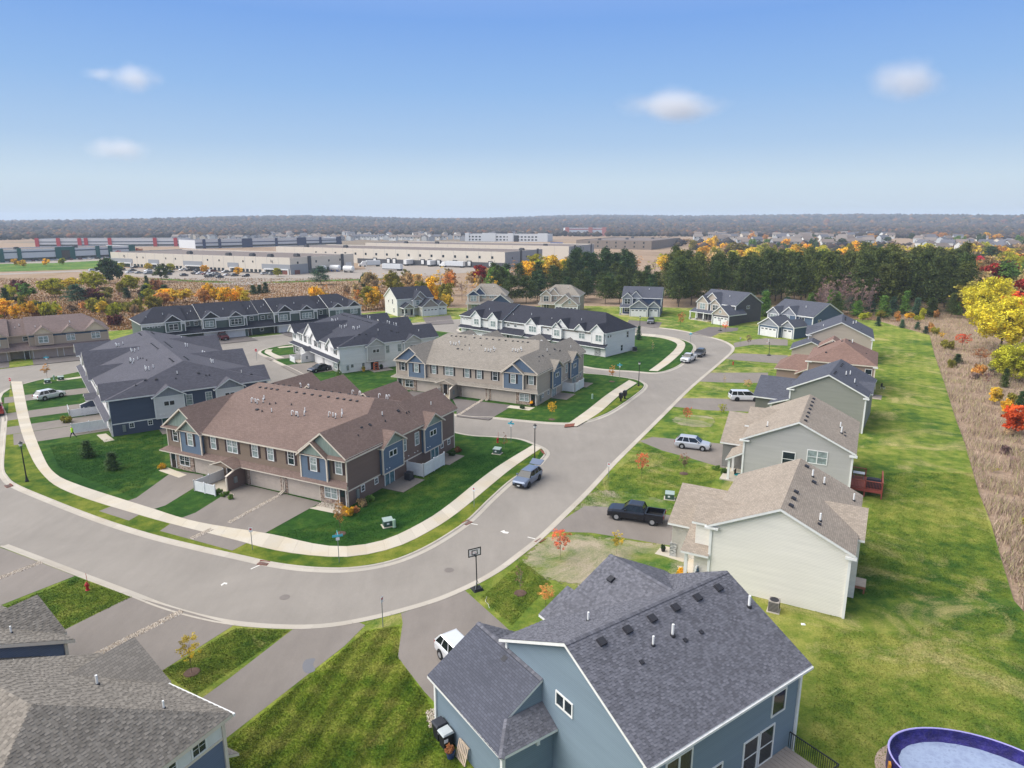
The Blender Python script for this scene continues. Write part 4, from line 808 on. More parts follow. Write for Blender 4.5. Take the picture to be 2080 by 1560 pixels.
# the slate-blue house in the foreground
TABS_SLATE = tabmat('tab_slate', (104, 104, 111), 0.24); TABS_TAUPE = tabmat('tab_taupe', (132, 125, 116), 0.24)
def foreground_house():
    t = thing('house', 'slate blue house with dark grey shingle roof and white trim in the foreground', 'house', (6.10, 25.78, 0), R(35))
    gable_walls(t, 0.35, 12.5, 0.4, 11.6, 5.95, 8.72, 'y' if False else 'x', S_BLUE)
    V, F = gable(0, 12.9, 0, 12.0, 6.0, 9.05, 'x'); ro = roof(t, V, F, SH_SLATE, WHITE, 0.2)
    tabs(ro, V, F, TABS_SLATE, seed=3, clip=lambda c: not (3.8 < c.x < 14 and c.y > 6.1 and c.z < 5.9 + 0.538 * (5.2 - abs(c.x - 8.9)) - 0.02)); caps(ro, V[3], V[2], TABS_SLATE)
    for k in range(6): fitting(ro, V, F, 1.95 + k * 1.86, 5.35, 'box', 1.15)
    for x, y, k, s in ((3.4, 8.0, 'pipe', 1.0), (4.6, 4.2, 'pipe', 1.0), (6.1, 4.2, 'pipe', 1.25), (12.2, 3.8, 'pipe', 1.3), (6.6, 3.75, 'box', 0.6), (7.9, 3.75, 'box', 0.6), (3.3, 3.75, 'box', 0.6)): fitting(ro, V, F, x, y, k, s)
    # front wing
    V2 = [(3.6, 7.0, 5.9), (8.9, 7.0, 8.72), (8.9, 12.15, 8.72), (3.6, 12.15, 5.9), (14.2, 12.15, 5.9), (14.2, 7.0, 5.9)]; F2 = [(0, 1, 2, 3), (1, 5, 4, 2)]
    V2[0] = (3.6, 11.9, 5.9); V2 += [(8.3, 6.0, 8.40)]; V2 = [(3.6, 11.6, 5.9), (8.9, 6.6, 8.72), (8.9, 12.15, 8.72), (3.6, 12.15, 5.9), (14.2, 12.15, 5.9), (14.2, 11.6, 5.9)]
    F2 = [(0, 1, 2, 3), (1, 5, 4, 2)]; r2 = roof(t, V2, F2, SH_SLATE, WHITE, 0.2, 'wing_roof'); tabs(r2, V2, F2, TABS_SLATE, seed=5); caps(r2, V2[2], V2[1], TABS_SLATE); fitting(r2, V2, F2, 7.6, 10.6, 'box', 1.1)
    V3 = [(3.6, 12.15, 5.9), (5.9, 12.15, 7.12), (5.9, 12.85, 7.12), (3.6, 12.85, 5.9)]; r3 = roof(t, V3, [(0, 1, 2, 3)], SH_SLATE, WHITE, 0.18, 'eave_roof'); tabs(r3, V3, [(0, 1, 2, 3)], TABS_SLATE, seed=6)
    part('wall', MB().box(4.0, 11.6, -0.2, 12.5, 11.9, 5.8), S_BLUE, t); tri_wall(t, 'N', 3.9, 13.9, 11.85, 5.7, 8.45, S_BLUE)
    # garage
    walls(t, -3.0, 0.34, 7.2, 14.4, 3.15, S_BLUE); walls(t, 0.34, 3.6, 11.95, 14.4, 3.15, S_BLUE)
    V4 = [(-3.35, 6.8, 3.25), (-2.02, 8.2, 4.06), (0.32, 8.15, 5.5), (0.32, 14.8, 5.5), (-3.35, 14.8, 3.25)]; F4 = [(0, 1, 2, 3, 4)]
    r4 = roof(t, V4, F4, SH_SLATE, WHITE, 0.18, 'garage_roof'); tabs(r4, V4, F4, TABS_SLATE, seed=8); caps(r4, V4[3], V4[2], TABS_SLATE)
    V5 = [(0.32, 11.62, 5.5), (3.98, 11.62, 3.25), (3.98, 14.8, 3.25), (0.32, 14.8, 5.5)]; r5 = roof(t, V5, [(0, 1, 2, 3)], SH_SLATE, WHITE, 0.18, 'garage_roof'); tabs(r5, V5, [(0, 1, 2, 3)], TABS_SLATE, seed=9)
    V6 = [(-3.35, 6.8, 3.25), (0.34, 6.8, 3.25), (0.34, 8.2, 4.06), (-2.02, 8.2, 4.06)]; r6 = roof(t, V6, [(0, 1, 2, 3)], SH_SLATE, WHITE, 0.18, 'garage_roof'); tabs(r6, V6, [(0, 1, 2, 3)], TABS_SLATE, seed=10); caps(r6, V6[0], V6[3], TABS_SLATE)
    part('gable_wall', MB().hull([(-2.0, 8.22, 3.9), (0.34, 8.22, 3.9), (0.34, 8.32, 3.9), (-2.0, 8.32, 3.9)], [(-1.9, 8.22, 4.0), (0.34, 8.22, 5.3), (0.34, 8.32, 5.3), (-1.9, 8.32, 4.0)]), S_BLUE, t)
    for y in (11.2, 10.0): fitting(r4, V4, F4, -0.15, y, 'box', 0.9)
    for x, y, a, b in ((-3.0, 14.38, -0.2, 3.1), (-3.0, 7.2, -0.2, 3.1), (0.35, 11.6, 3, 5.9), (12.5, 0.4, -0.2, 5.9), (0.35, 0.4, -0.2, 5.9)): corner(t, x, y, a, b, None, 0.16)
    window(t, 'W', 6.3, 4.75, 1.25, 0.72, 0.35, 'pair', GLASS)
    for x, z, w, h, st in ((10.62, 3.75, 1.1, 1.3, 'fix'), (2.62, 3.75, 1.75, 1.3, 'pair'), (8.4, 1.0, 1.15, 2.1, 'dh'), (9.8, 1.0, 1.15, 2.1, 'dh'), (5.4, 1.0, 1.15, 1.9, 'dh')): window(t, 'S', x, z, w, h, 0.4, st, GLASS)
    part('gutter', MB().box(0, -0.1, 5.8, 12.9, 0.0, 5.93), WHITE, t); part('light', MB().box(-0.9, 7.0, 2.6, -0.7, 7.2, 2.85), WHITE, t)
    return t
foreground_house()
def lot_house(label, origin, rot, P):
    """two-storey house seen from its gable end; local x from street to back yard, y along the ridge"""
    W, L, ze, zr = P['W'], P['L'], P['ze'], P['zr']; sd, sh = P['wall'], P['roof']; e = 0.35
    t = thing('house', label, 'house', (*origin, 0), R(rot))
    k = (zr - ze) / (W / 2)
    if P.get('hip'):
        V, F = hip(0, W, 0, L, ze, zr, 'y', *P['hip']); walls(t, e, W - e, e, L - e, ze - 0.1, sd)
    else:
        V, F = gable(0, W, 0, L, ze, zr, 'y'); gable_walls(t, e, W - e, e, L - e, ze - 0.02, zr - 0.24, 'y', sd)
    ro = roof(t, V, F, sh, P.get('trim', WHITE), 0.22)
    for q in P.get('fit', ()): fitting(ro, V, F, *q)
    for (x0, x1, y0, y1, z0, z1, ax) in P.get('roofs', ()):
        if ax in 'xy': v, f = gable(x0, x1, y0, y1, z0, z1, ax)
        elif ax in ('hx', 'hy'): v, f = hip(x0, x1, y0, y1, z0, z1, ax[1], min(3, (y1 - y0) / 2 if ax == 'hx' else (x1 - x0) / 2), 0)
        else: v, f = shed(x0, y0, x1, y1, z0, z1, ax)
        rr = roof(t, v, f, sh, P.get('trim', WHITE), 0.2, 'wing_roof')
        for q in P.get('fit2', ()): fitting(rr, v, f, *q)
    for (x0, x1, y0, y1, z1) in P.get('walls', ()): walls(t, x0, x1, y0, y1, z1, sd)
    for (x0, x1, y0, y1, z0, z1) in P.get('gw', ()): gable_walls(t, x0, x1, y0, y1, z0, z1, 'x', sd)
    for (x0, x1, y0, y1, z0, z1) in P.get('gwy', ()): gable_walls(t, x0, x1, y0, y1, z0, z1, 'y', sd)
    for q in P.get('wins', ()): window(t, *q)
    for x in (e, W - e): corner(t, x, e, -0.2, ze, P.get('trim', WHITE), 0.16)
    for a, b in P.get('stone', ()): part('stone_veneer', MB().box(a[0], a[1], -0.2, b[0], b[1], 1.3), VENEER_G, t)
    posts(t, P.get('posts', ()), -0.1, 2.6, WHITE, 0.13, None)
    part('eave_return', MB().box(-0.15, -0.03, ze - 0.28, 0.95, 0.3, ze - 0.12), WHITE, t); part('eave_return', MB().box(W - 0.7, -0.03, ze - 0.42, W + 0.1, 0.32, ze - 0.22), WHITE, t)
    for x, w, y, c in P.get('gar', ()): garage(t, 'W', y, w, 2.1, c, GAR_WHITE, 4)
    for y0, y1 in P.get('porch', ()): part('porch_floor', MB().box(-2.1, y0, -0.2, 0.3, y1, 0.14), CONC, t)
    return t
lot_house('cream sided house with grey-brown roof behind the foreground blue house', (16.05, 52.05), -28.7, dict(W=11.1, L=13.2, ze=5.5, zr=8.15, wall=S_CREAM, roof=SH_TAN,
    fit=[(6.1, 1.6, 'box'), (6.1, 3.2, 'box'), (6.1, 4.8, 'box'), (8.3, 2.2, 'pipe', 1.2), (8.3, 1.5, 'box', 0.7), (6.2, 11.9, 'box'), (6.9, 10.4, 'pipe', 1.2), (7.9, 10.3, 'pipe', 1.2), (7.1, 9.2, 'box'), (10.4, 10.6, 'pipe', 1.2)],
    roofs=[(-4.15, 1.2, 3.5, 12.6, 3.4, 5.65, 'x'), (-1.4, 2.9, 0.9, 5.8, 5.2, 6.6, 'x'), (8.3, 11.6, 3.6, 9.7, 5.3, 6.9, 'x'), (-2.0, 0.35, 0.0, 3.5, 2.75, 3.9, 'S')],
    walls=[(-3.8, 0.4, 3.9, 12.2, 3.3), (-1.1, 0.4, 1.2, 5.5, 5.0), (10.0, 11.3, 3.9, 9.4, 5.1)], gw=[(-3.8, 0.3, 3.9, 12.2, 3.3, 5.35)], posts=[(-1.6, 0.5)], porch=[(0.3, 3.9)], stone=[((-3.92, 3.84), (-3.3, 4.3))],
    wins=[], gar=[(0, 4.8, 8, -3.8)]))
lot_house('grey sided house with red wood deck at its back', (26.4, 75.05), -27.7, dict(W=12.0, L=13.8, ze=5.5, zr=8.35, wall=S_GREY, roof=SH_TAN, fit=[(6.5, 1.6 + k * 1.8, 'box', 0.9) for k in range(7)] + [(2.5, 2.2, 'pipe', 1.1), (10.0, 6.6, 'pipe', 1.2), (10.2, 4.6, 'pipe', 1.4), (10.6, 4.4, 'box', 0.6), (10.5, 5.6, 'box', 0.6)],
    roofs=[(-3.1, 1.5, 4.6, 14.6, 3.3, 6.0, 'x'), (-0.6, 4.3, 6.2, 13.4, 5.4, 6.9, 'x'), (-1.6, 0.35, 0.2, 4.6, 2.7, 3.8, 'W')], walls=[(-2.8, 0.4, 5.0, 14.2, 3.2)], gw=[(-2.8, 0.3, 5.0, 14.2, 3.2, 5.7)], posts=[(-1.2, 0.6), (-1.2, 3.6)], porch=[(0.3, 4.6)],
    wins=[('S', 5.25, 2.95, 1.25, 1.6, 0.35, 'dh', GLASS), ('S', 8.15, 3.75, 1.95, 1.4, 0.35, 'dh2', BLIND)], gar=[(0, 4.8, 9.5, -2.8)]))
lot_house('green-grey sided house with charcoal roof in the right row', (41.4, 99.5), -32, dict(W=10.9, L=13.4, ze=5.5, zr=8.2, wall=S_GREEN, roof=SH_SLATE, fit=[(5.9, 2.0 + k * 0.9, 'box', 0.8) for k in range(3)] + [(6.0, 8.5 + k * 1.1, 'box', 0.8) for k in range(3)] + [(7.6, 6.6, 'pipe', 1.2), (7.2, 5.0, 'pipe', 1.2), (8.6, 3.4, 'pipe', 1.2), (9.0, 2.6, 'box', .6)],
    roofs=[(-5.3, 1.6, 1.6, 11.2, 3.2, 5.7, 'x'), (8.0, 11.2, 3.4, 7.4, 5.3, 6.6, 'x'), (-2.6, 0.35, -0.3, 1.7, 2.8, 3.9, 'W')], walls=[(-4.9, 0.4, 2.0, 10.8, 3.1)], gw=[(-4.9, 0.3, 2.0, 10.8, 3.1, 5.4)], posts=[(-2.2, 0.2)], wins=[], gar=[(0, 4.8, 6.4, -4.9)]))
lot_house('mushroom brown sided house with reddish brown hip roof', tuple(at(1637.5, 731.7, 5.5)), -28, dict(W=11.4, L=14.2, ze=5.5, zr=8.5, hip=(5.0, 4.5), trim=CREAM, wall=S_MUSH, roof=SH_RED, fit=[(5.3, 7.0, 'box'), (6.9, 8.6, 'pipe', 1.3), (6.3, 8.9, 'box', .8), (6.4, 9.5, 'box', .8), (9.4, 6, 'box', .6), (3.0, 2.2, 'box', 0.8)],
    roofs=[(-5.5, 1.4, 2.2, 11.2, 3.1, 5.3, 'hx'), (1.0, 6.0, 10.5, 15.5, 6.4, 8.0, 'y'), (-1.8, 0.35, 0.4, 2.4, 2.8, 3.9, 'W')], walls=[(-5.1, 0.4, 2.6, 10.8, 3.0)], wins=[('S', 10.1, 3.0, 0.95, 1.75, 0.35, 'dh', GLASS)], gar=[(0, 4.8, 6.6, -5.1)]))
lot_house('beige sided house with dark roof beyond the reddish roof house', (64.9, 148.5), -26, dict(W=13.2, L=15.2, ze=5.5, zr=8.65, wall=S_TAUP, roof=SH_SLATE, fit=[(7.2, 6 + k * 1.3, 'box', 0.9) for k in range(5)] + [(9.5, 9.6, 'pipe', 1.3), (8.9, 6.2, 'pipe', 1.3), (10.6, 5.0, 'box', .6), (3, 4, 'pipe')],
    roofs=[(-2.9, 5.4, -5.4, 3.0, 3.0, 4.9, 'y'), (-0.4, 4.4, 2.0, 8.0, 5.3, 6.9, 'x')], walls=[], gw=[], gwy=[(-2.5, 5.0, -5.0, 0.4, 2.95, 4.65)], wins=[('S', 6.0, 4.2, 1.4, 0.7, 0.35, 'pair', GLASS)], gar=[]))
def street_house(label, origin, rot, P):
    """two-storey house seen from its front; local x along the front, y to the rear"""
    W, D, ze, zr = P['W'], P['D'], P.get('ze', 5.5), P.get('zr', 8.6); sh = P['roof']; e = 0.35
    t = thing('house', label, 'house', (*origin, P.get('z', 0)), R(rot))
    if P.get('kind') == 'hip':
        V, F = hip(-e, W + e, -e, D + e, ze, zr, 'x', 4.2, 4.2); walls(t, 0, W, 0, D, ze - 0.1, P['wall'])
    else:
        V, F = gable(-e, W + e, -e, D + e, ze, zr, 'x'); gable_walls(t, 0, W, 0, D, ze - 0.02, zr - 0.26, 'x', P['wall'])
    ro = roof(t, V, F, sh, None, 0.26); fitting(ro, V, F, W * 0.66, 3.2, 'pipe', 1.1); fitting(ro, V, F, W * 0.3, 2.6, 'box', 0.8)
    for (x0, x1, y0, y1, z0, z1, za, mt) in P.get('boxes', ()):      # projecting gabled fronts
        part('bay', MB().box(x0, y0, z0, x1, y1, z1), mt, t)
        for x in (x0, x1): corner(t, x, y0, z0, z1, WHITE, 0.16)
        v, f = gable(x0 - 0.35, x1 + 0.35, y0 - 0.4, y1 + 2.5, z1 + 0.06, za, 'y'); roof(t, v, f, sh, None, 0.26, 'gable_roof'); tri_wall(t, 'S', x0 - 0.1, x1 + 0.1, y0 - 0.02, z1 - 0.05, za - 0.3, P.get('gab', mt))
        band(t, 'S', x0, x1, y0, z1 - 0.08, 0.2)
    for (x0, x1, y0, y1, zl, zh, dn) in P.get('sheds', ()):
        v, f = shed(x0, y0, x1, y1, zl, zh, dn); roof(t, v, f, sh, None, 0.2, 'porch_roof')
    for q in P.get('wins', ()): window(t, *q)
    for (x, w, c) in P.get('gar', ()): garage(t, 'S', x, w, 2.2, c, GAR_WHITE, 4 if w > 3 else 2)
    for (x, c) in P.get('door', ()): door(t, 'S', x, 0.1, 0.95, 2.1, c, DOOR_DK)
    posts(t, P.get('posts', ()), -0.1, 2.7, WHITE, 0.14, VENEER_G)
    for (x0, x1, y0, y1) in P.get('floor', ()): part('porch_floor', MB().box(x0, y0, -0.2, x1, y1, 0.15), CONC, t)
    for x in (0, W): corner(t, x, 0, -0.2, ze - 0.1, WHITE, 0.18)
    return t
street_house('dark blue house with double garages and charcoal roof above right row', (71.1, 187.2), -57, dict(W=13.0, D=12.8, zr=8.7, wall=S_DKB, roof=SH_SLATE, gab=G_GRAY, boxes=[(0.2, 3.6, -1.2, 1, 2.9, 5.4, 7.2, G_GRAY), (4.0, 8.2, -0.3, 1, 2.9, 5.4, 7.6, S_DKB), (2.0, 8.0, -7.0, 0.5, -0.2, 3.0, 5.2, S_DKB), (8.0, 11.6, -5.6, 0.5, -0.2, 3.0, 4.8, S_DKB)],
    wins=[('S', 1.9, 3.5, 1.7, 1.6, -1.2, 'dh2g'), ('S', 5.6, 4.2, 1.4, 0.8, -0.3, 'pair'), ('S', 9.8, 4.2, 1.4, 0.8, 0, 'pair'), ('E', 3.0, 3.9, 1.2, 0.6, 13.0, 'pair'), ('E', 9.0, 3.9, 1.2, 0.6, 13.0, 'pair')], gar=[(5.0, 4.9, -7.0), (9.8, 2.6, -5.6)]))
street_house('dark grey house with white trim, taupe gables and columned front porch', (57.8, 211.8), -54.5, dict(W=13.8, D=12.6, zr=9.0, wall=S_DKG, roof=SH_SLATE, gab=S_TAUP, boxes=[(0.3, 4.4, -0.7, 1, 2.9, 5.4, 7.6, S_TAUP), (5.4, 8.8, -0.7, 1, 2.9, 5.3, 7.0, S_TAUP), (2.2, 7.6, 0.6, 2.0, 5.2, 6.0, 8.6, S_TAUP), (9.2, 15.0, -4.4, 1.0, -0.2, 3.0, 5.6, S_DKG)], sheds=[(-1.2, 9.2, -2.6, 0.0, 2.6, 3.5, 'S')],
    wins=[('S', 2.3, 3.5, 1.8, 1.6, -0.7, 'dh2g'), ('S', 7.1, 3.5, 1.8, 1.5, -0.7, 'dh2g'), ('S', 11.3, 4.5, 0.7, 0.6, 0, 'fix'), ('S', 12.6, 4.5, 0.7, 0.6, 0, 'fix'), ('E', 6.0, 4.2, 1.3, 0.8, 13.8, 'pair'), ('S', 11.9, 3.5, 0.7, 0.7, -4.47, 'fix')], gar=[(12.1, 4.9, -4.4), (7.6, 2.7, -0.9)], posts=[(-0.9, -2.3), (1.4, -2.3), (4.2, -2.3)], floor=[(-1.2, 6.0, -2.6, 0)], door=[(3.6, 0.0)]))
street_house('navy house with white garage doors and silver pickup on its drive', (36.2, 223.6), -15.7, dict(W=12.4, D=9.6, zr=8.7, wall=S_NVY, roof=SH_SLATE, gab=G_GRAY, boxes=[(0.1, 3.3, -1.2, 0.5, 2.9, 5.4, 7.2, G_GRAY), (2.6, 6.0, -0.3, 1.0, 3.0, 5.5, 7.7, S_NVY), (3.0, 8.6, -5.2, 0.5, -0.2, 3.0, 5.3, S_NVY), (8.6, 12.2, -4.2, 0.4, -0.2, 3.0, 4.9, S_NVY)], sheds=[(-0.6, 3.2, -3.0, -0.1, 2.6, 3.6, 'S')],
    wins=[('S', 1.7, 3.5, 1.7, 1.6, -1.2, 'dh2g', GLASS), ('S', 4.0, 4.4, 0.7, 0.7, -0.3, 'fix'), ('S', 5.1, 4.4, 0.7, 0.7, -0.3, 'fix'), ('S', 1.6, 0.8, 1.7, 1.4, 0, 'dh2g', GLASS), ('E', 3.4, 3.8, 0.8, 1.4, 12.4, 'dh'), ('E', 7.4, 3.8, 0.8, 1.4, 12.4, 'dh')], gar=[(5.8, 4.9, -5.2), (10.4, 2.6, -4.2)], posts=[(-0.3, -2.7)], floor=[(-0.6, 3.0, -3.0, 0)]))
street_house('taupe and white house with hip roof in front of the pines', (9.9, 231.2), -15.2, dict(W=13.0, D=10.0, zr=8.6, kind='hip', wall=S_TAUP, roof=SH_TAUPE, gab=S_TAUP, boxes=[(0.1, 3.6, -1.0, 0.5, 2.9, 5.4, 7.2, S_TAUP), (2.4, 6.0, -0.2, 1.0, 5.0, 5.6, 7.9, S_TAUP), (5.8, 12.4, -4.6, 0.4, -0.2, 3.2, 6.4, S_IVORY), (8.2, 13.4, -5.6, -4.0, -0.2, 3.0, 5.4, S_TAUP)], sheds=[(-0.5, 5.8, -2.6, -0.1, 2.7, 3.6, 'S')],
    wins=[('S', 1.9, 3.5, 1.6, 1.6, -1.0, 'dh2g', GLASS), ('S', 4.9, 4.0, 0.8, 1.1, 0, 'dh'), ('S', 1.8, 0.7, 1.7, 1.5, 0, 'dh2', GLASS), ('S', 10.8, 3.5, 0.8, 0.8, -5.68, 'fix')], gar=[(7.0, 2.4, -4.6), (10.8, 4.9, -5.6)]))
street_house('taupe roofed house with navy gables partly hidden by white townhouse row', (-15.0, 231.2), -4, dict(W=13.0, D=10.0, zr=8.8, kind='hip', wall=S_TAUP, roof=SH_TAUPE, gab=S_NVY, boxes=[(0.3, 4.0, -0.9, 0.5, 2.9, 5.4, 7.1, S_TAUP), (2.2, 6.0, -0.2, 1.0, 5.0, 5.6, 8.1, S_NVY), (8.0, 15.0, -4.4, 0.4, -0.2, 3.2, 6.2, S_NVY)], sheds=[(-0.5, 8.0, -2.4, -0.1, 2.7, 3.6, 'S')],
    wins=[('S', 2.1, 3.5, 1.9, 1.6, -0.9, 'dh2g'), ('S', 5.6, 4.4, 1.2, 0.7, 0, 'pair'), ('S', 8.2, 4.4, 1.4, 0.7, 0, 'pair'), ('S', 2.2, 0.7, 1.9, 1.5, 0, 'dh2')], gar=[(11.5, 4.9, -4.4)]))
street_house('ivory white house with dark roof and broad white garage at far left', (-36.6, 217.6), 31, dict(W=12.4, D=11.0, zr=8.8, wall=S_IVORY, roof=SH_BLACK, gab=FR_TP, boxes=[(5.6, 9.6, -0.6, 1.0, 2.9, 5.5, 7.8, W_LG), (5.0, 8.0, -1.2, 0.5, 2.9, 5.0, 6.6, S_IVORY), (6.8, 12.4, -4.2, 0.4, -0.2, 3.0, 5.6, S_IVORY), (12.4, 15.6, -3.4, 3.0, -0.2, 2.9, 4.6, S_IVORY), (1.0, 4.4, -3.2, -0.4, 2.5, 2.9, 4.4, S_IVORY)], sheds=[(4.4, 7.0, -1.8, 0, 2.7, 3.4, 'S')],
    wins=[('S', 6.5, 3.5, 1.0, 1.4, -1.2, 'dh'), ('S', 2.4, 0.8, 1.8, 1.5, 0, 'dh2', GLASS), ('W', 4.0, 3.6, 0.7, 1.5, 0, 'dh', GLASS), ('W', 3.0, 0.9, 0.7, 1.4, 0, 'dh', GLASS), ('W', 7.5, 3.8, 0.6, 0.8, 0, 'fix', GLASS)], gar=[(9.6, 4.9, -4.2), (14.0, 2.5, -3.4)], posts=[(1.2, -3.0), (4.2, -3.0)], floor=[(0.6, 4.8, -3.2, 0)], door=[(4.9, 0)]))
# the grey-brown roofed terrace in the lower left corner
def corner_terrace():
    B_BL = siding('siding_steel_blue', (104, 116, 138))
    t = rowhouse('townhouse_row', 'steel blue townhouse row with grey-brown shingle hip roof in the lower left corner', (-14.77, 29.76), 152.5, 0.0, 12.4, dict(roof=SH_TAUPE, trim=CREAM, wall=B_BL, bay=B_BL, gab=G_GRAY, frieze=FR_WHITE,
        secs=[(0.0, 10.2, 0.0, 5.5, 9.0, 'hl'), (10.2, 13.4, 1.5, 5.3, 8.6, 'n'), (13.4, 25.0, 0.0, 5.6, 9.0, 'g')], gables=[(7.5, 2.75, -0.35, 5.45, 7.35), (16.9, 2.6, -0.35, 5.6, 7.4)],
        baysr=[(5.4, 9.2, -0.4, 3.0, 5.3)], wins=[(7.3, 2.0, -0.4, 'dh2'), (16, 2.0, 0, 'dh2')], pent=(0.4, 25.2, 0.0), gar=[(6, 4.8), (16.7, 4.8)], gy=0.03, garm=GAR_WHITE))
    part('frieze', MB().box(-0.03, 0.1, 4.3, 0.05, 12.3, 5.36), FR_WHITE, t); band(t, 'W', 0.1, 12.3, -0.03, 4.25, 0.14, CREAM)
    for y in (1.45, 3.1, 4.75, 6.4): window(t, 'W', y, 4.45, 0.72, 0.66, -0.03, 'small4', GLASS)
    rs = [c for c in t.children if c.name.split('.')[0] in ('roof', 'gable_roof')]
    for i, r in enumerate(rs):
        me = r.data; V = [tuple(v.co) for v in me.vertices]; F = [tuple(p.vertices) for p in me.polygons]
        if i == 0:
            tabs(r, V, F, TABS_TAUPE, 0.15, 21, clip=lambda c: not (c.y < 3.3 and 4.75 < c.x < 10.25 and c.z < 7.35 - abs(c.x - 7.5) * 0.69))
            caps(r, V[0], V[4], TABS_TAUPE, 0.2); caps(r, V[3], V[4], TABS_TAUPE, 0.2); caps(r, V[5], V[4], TABS_TAUPE, 0.2)
            for x, y, k, s in ((1.35, 5.6, 'pipe', 1.4), (0.9, 7.2, 'box', 0.8), (5.2, 6.9, 'box', 1.25), (6.0, 6.85, 'box', 1.25)): fitting(r, V, F, x, y, k, s)
        else: tabs(r, V, F, TABS_TAUPE, 0.15, 22 + i, clip=(lambda c: c.y < 3.1 - abs(c.x - 7.5) * 1.1 + 0.4) if i == 3 else None)
    part('gutter', MB().box(-0.4, -0.52, 5.32, 4.8, -0.4, 5.46), WHITE, t)
corner_terrace()
# ---------------------------------------------------------------- trees and plants
def quads_mesh(name, C, size, mat, rng, aspect=1.0, up=0.0):
    """leaf-sized quads at points C, randomly turned"""
    n = len(C); a = rng.normal(size=(n, 3)); a[:, 2] *= (1 - up); a /= np.linalg.norm(a, axis=1)[:, None]
    b = rng.normal(size=(n, 3)); b -= (b * a).sum(1)[:, None] * a; b /= np.linalg.norm(b, axis=1)[:, None]
    s = (np.asarray(size) * rng.uniform(0.6, 1.3, n))[:, None] if np.ndim(size) == 0 else np.asarray(size)[:, None]
    v = np.stack([C - a * s - b * s * aspect * 0.4, C + a * s * 0.2 - b * s * aspect, C + a * s + b * s * aspect * 0.4, C - a * s * 0.2 + b * s * aspect], 1).reshape(-1, 3)
    me = bpy.data.meshes.new(name); me.vertices.add(4 * n); me.vertices.foreach_set('co', v.ravel())
    me.loops.add(4 * n); me.loops.foreach_set('vertex_index', np.arange(4 * n, dtype=np.int32)); me.polygons.add(n)
    me.polygons.foreach_set('loop_start', np.arange(0, 4 * n, 4, dtype=np.int32)); me.polygons.foreach_set('loop_total', np.full(n, 4, np.int32))
    me.materials.append(mat); me.update(calc_edges=True); return me
def crown_round(seed, n=2600, leaf=0.075, flat=1.0, base=0.25, lumps=46, lr=0.27):
    """crown of radius ~1 and height ~2*flat above z=base, in uneven clumps"""
    rng = np.random.default_rng(seed); P_ = []
    d = rng.normal(size=(lumps, 3)); d /= np.linalg.norm(d, axis=1)[:, None]; r = rng.uniform(0.35, 0.88, lumps)[:, None]; c = d * r; c[:, 2] *= flat; c[:, 2] += base + flat
    lop = rng.normal(size=2) * 0.06; c[:, :2] += lop
    k = rng.integers(0, lumps, n); e = rng.normal(size=(n, 3)); e /= np.linalg.norm(e, axis=1)[:, None]
    P_ = c[k] + e * (lr * rng.uniform(0.45, 1.05, n) * rng.uniform(0.7, 1.25, lumps)[k])[:, None] * np.array([1, 1, 0.8])
    return quads_mesh('crown', P_, leaf, LEAF, rng)
def crown_pine(seed, n=3600, leaf=0.06, h0=0.22, spread=0.30, levels=11, round_top=True):
    """layered needle boughs round a mast, height 1"""
    rng = np.random.default_rng(seed); C = []; S = []
    for L in range(levels):
        t = L / (levels - 1); z = h0 + (0.97 - h0) * t
        rr = spread * ((1 - t ** 2.2) * 0.9 + 0.12 if round_top else (1 - t) * 0.95 + 0.05) * (0.75 + 0.25 * min(1, t / 0.15 + 0.3)); nb = int(4 + 5 * (1 - t))
        for b in range(nb):
            a = rng.uniform(0, 6.283); ln = rr * rng.uniform(0.65, 1.15); m = int(n / (levels * nb * 0.9)); f = rng.uniform(0.25, 1, m) ** 0.7
            w = rng.normal(size=(m, 3)) * np.array([0.028, 0.028, 0.016]) * (1 + f[:, None])
            C.append(np.stack([np.cos(a) * ln * f, np.sin(a) * ln * f, z + 0.05 * f * f + np.zeros(m)], 1) + w)
    C = np.concatenate(C); return quads_mesh('crown', C, 0.021 if leaf is None else leaf * 0.33, LEAF, rng, 0.55, 0.3)
def branches(seed, depth=4, spread=0.55, name='trunk', mat=None, r0=0.022, lean=0.02, start=0.35, nch=3):
    """tapered trunk with limbs, height about 1"""
    rng = random.Random(seed); mb = MB()
    def grow(p, d, L, r, k):
        q = p + d * L; mb.cyl(p, q, r, r * 0.68, 5 if k > 2 else 3, 0, False)
        if k == 0: return
        for _ in range(nch if k > 1 else 2):
            ax = Vector((rng.gauss(0, 1), rng.gauss(0, 1), rng.gauss(0, 0.4))); e = (d + ax.normalized() * spread * rng.uniform(0.6, 1.2)).normalized(); e.z = abs(e.z) * 0.8 + 0.2
            grow(p + d * L * rng.uniform(0.6, 1), e.normalized(), L * rng.uniform(0.52, 0.75), r * 0.6, k - 1)
        grow(q, (d + Vector((rng.gauss(0, .1), rng.gauss(0, .1), 0.05))).normalized(), L * 0.7, r * 0.66, k - 1)
    grow(Vector((0, 0, -0.02)), Vector((lean, 0, 1)).normalized(), start, r0, depth)
    return mb.mesh(name, mat or BARK)
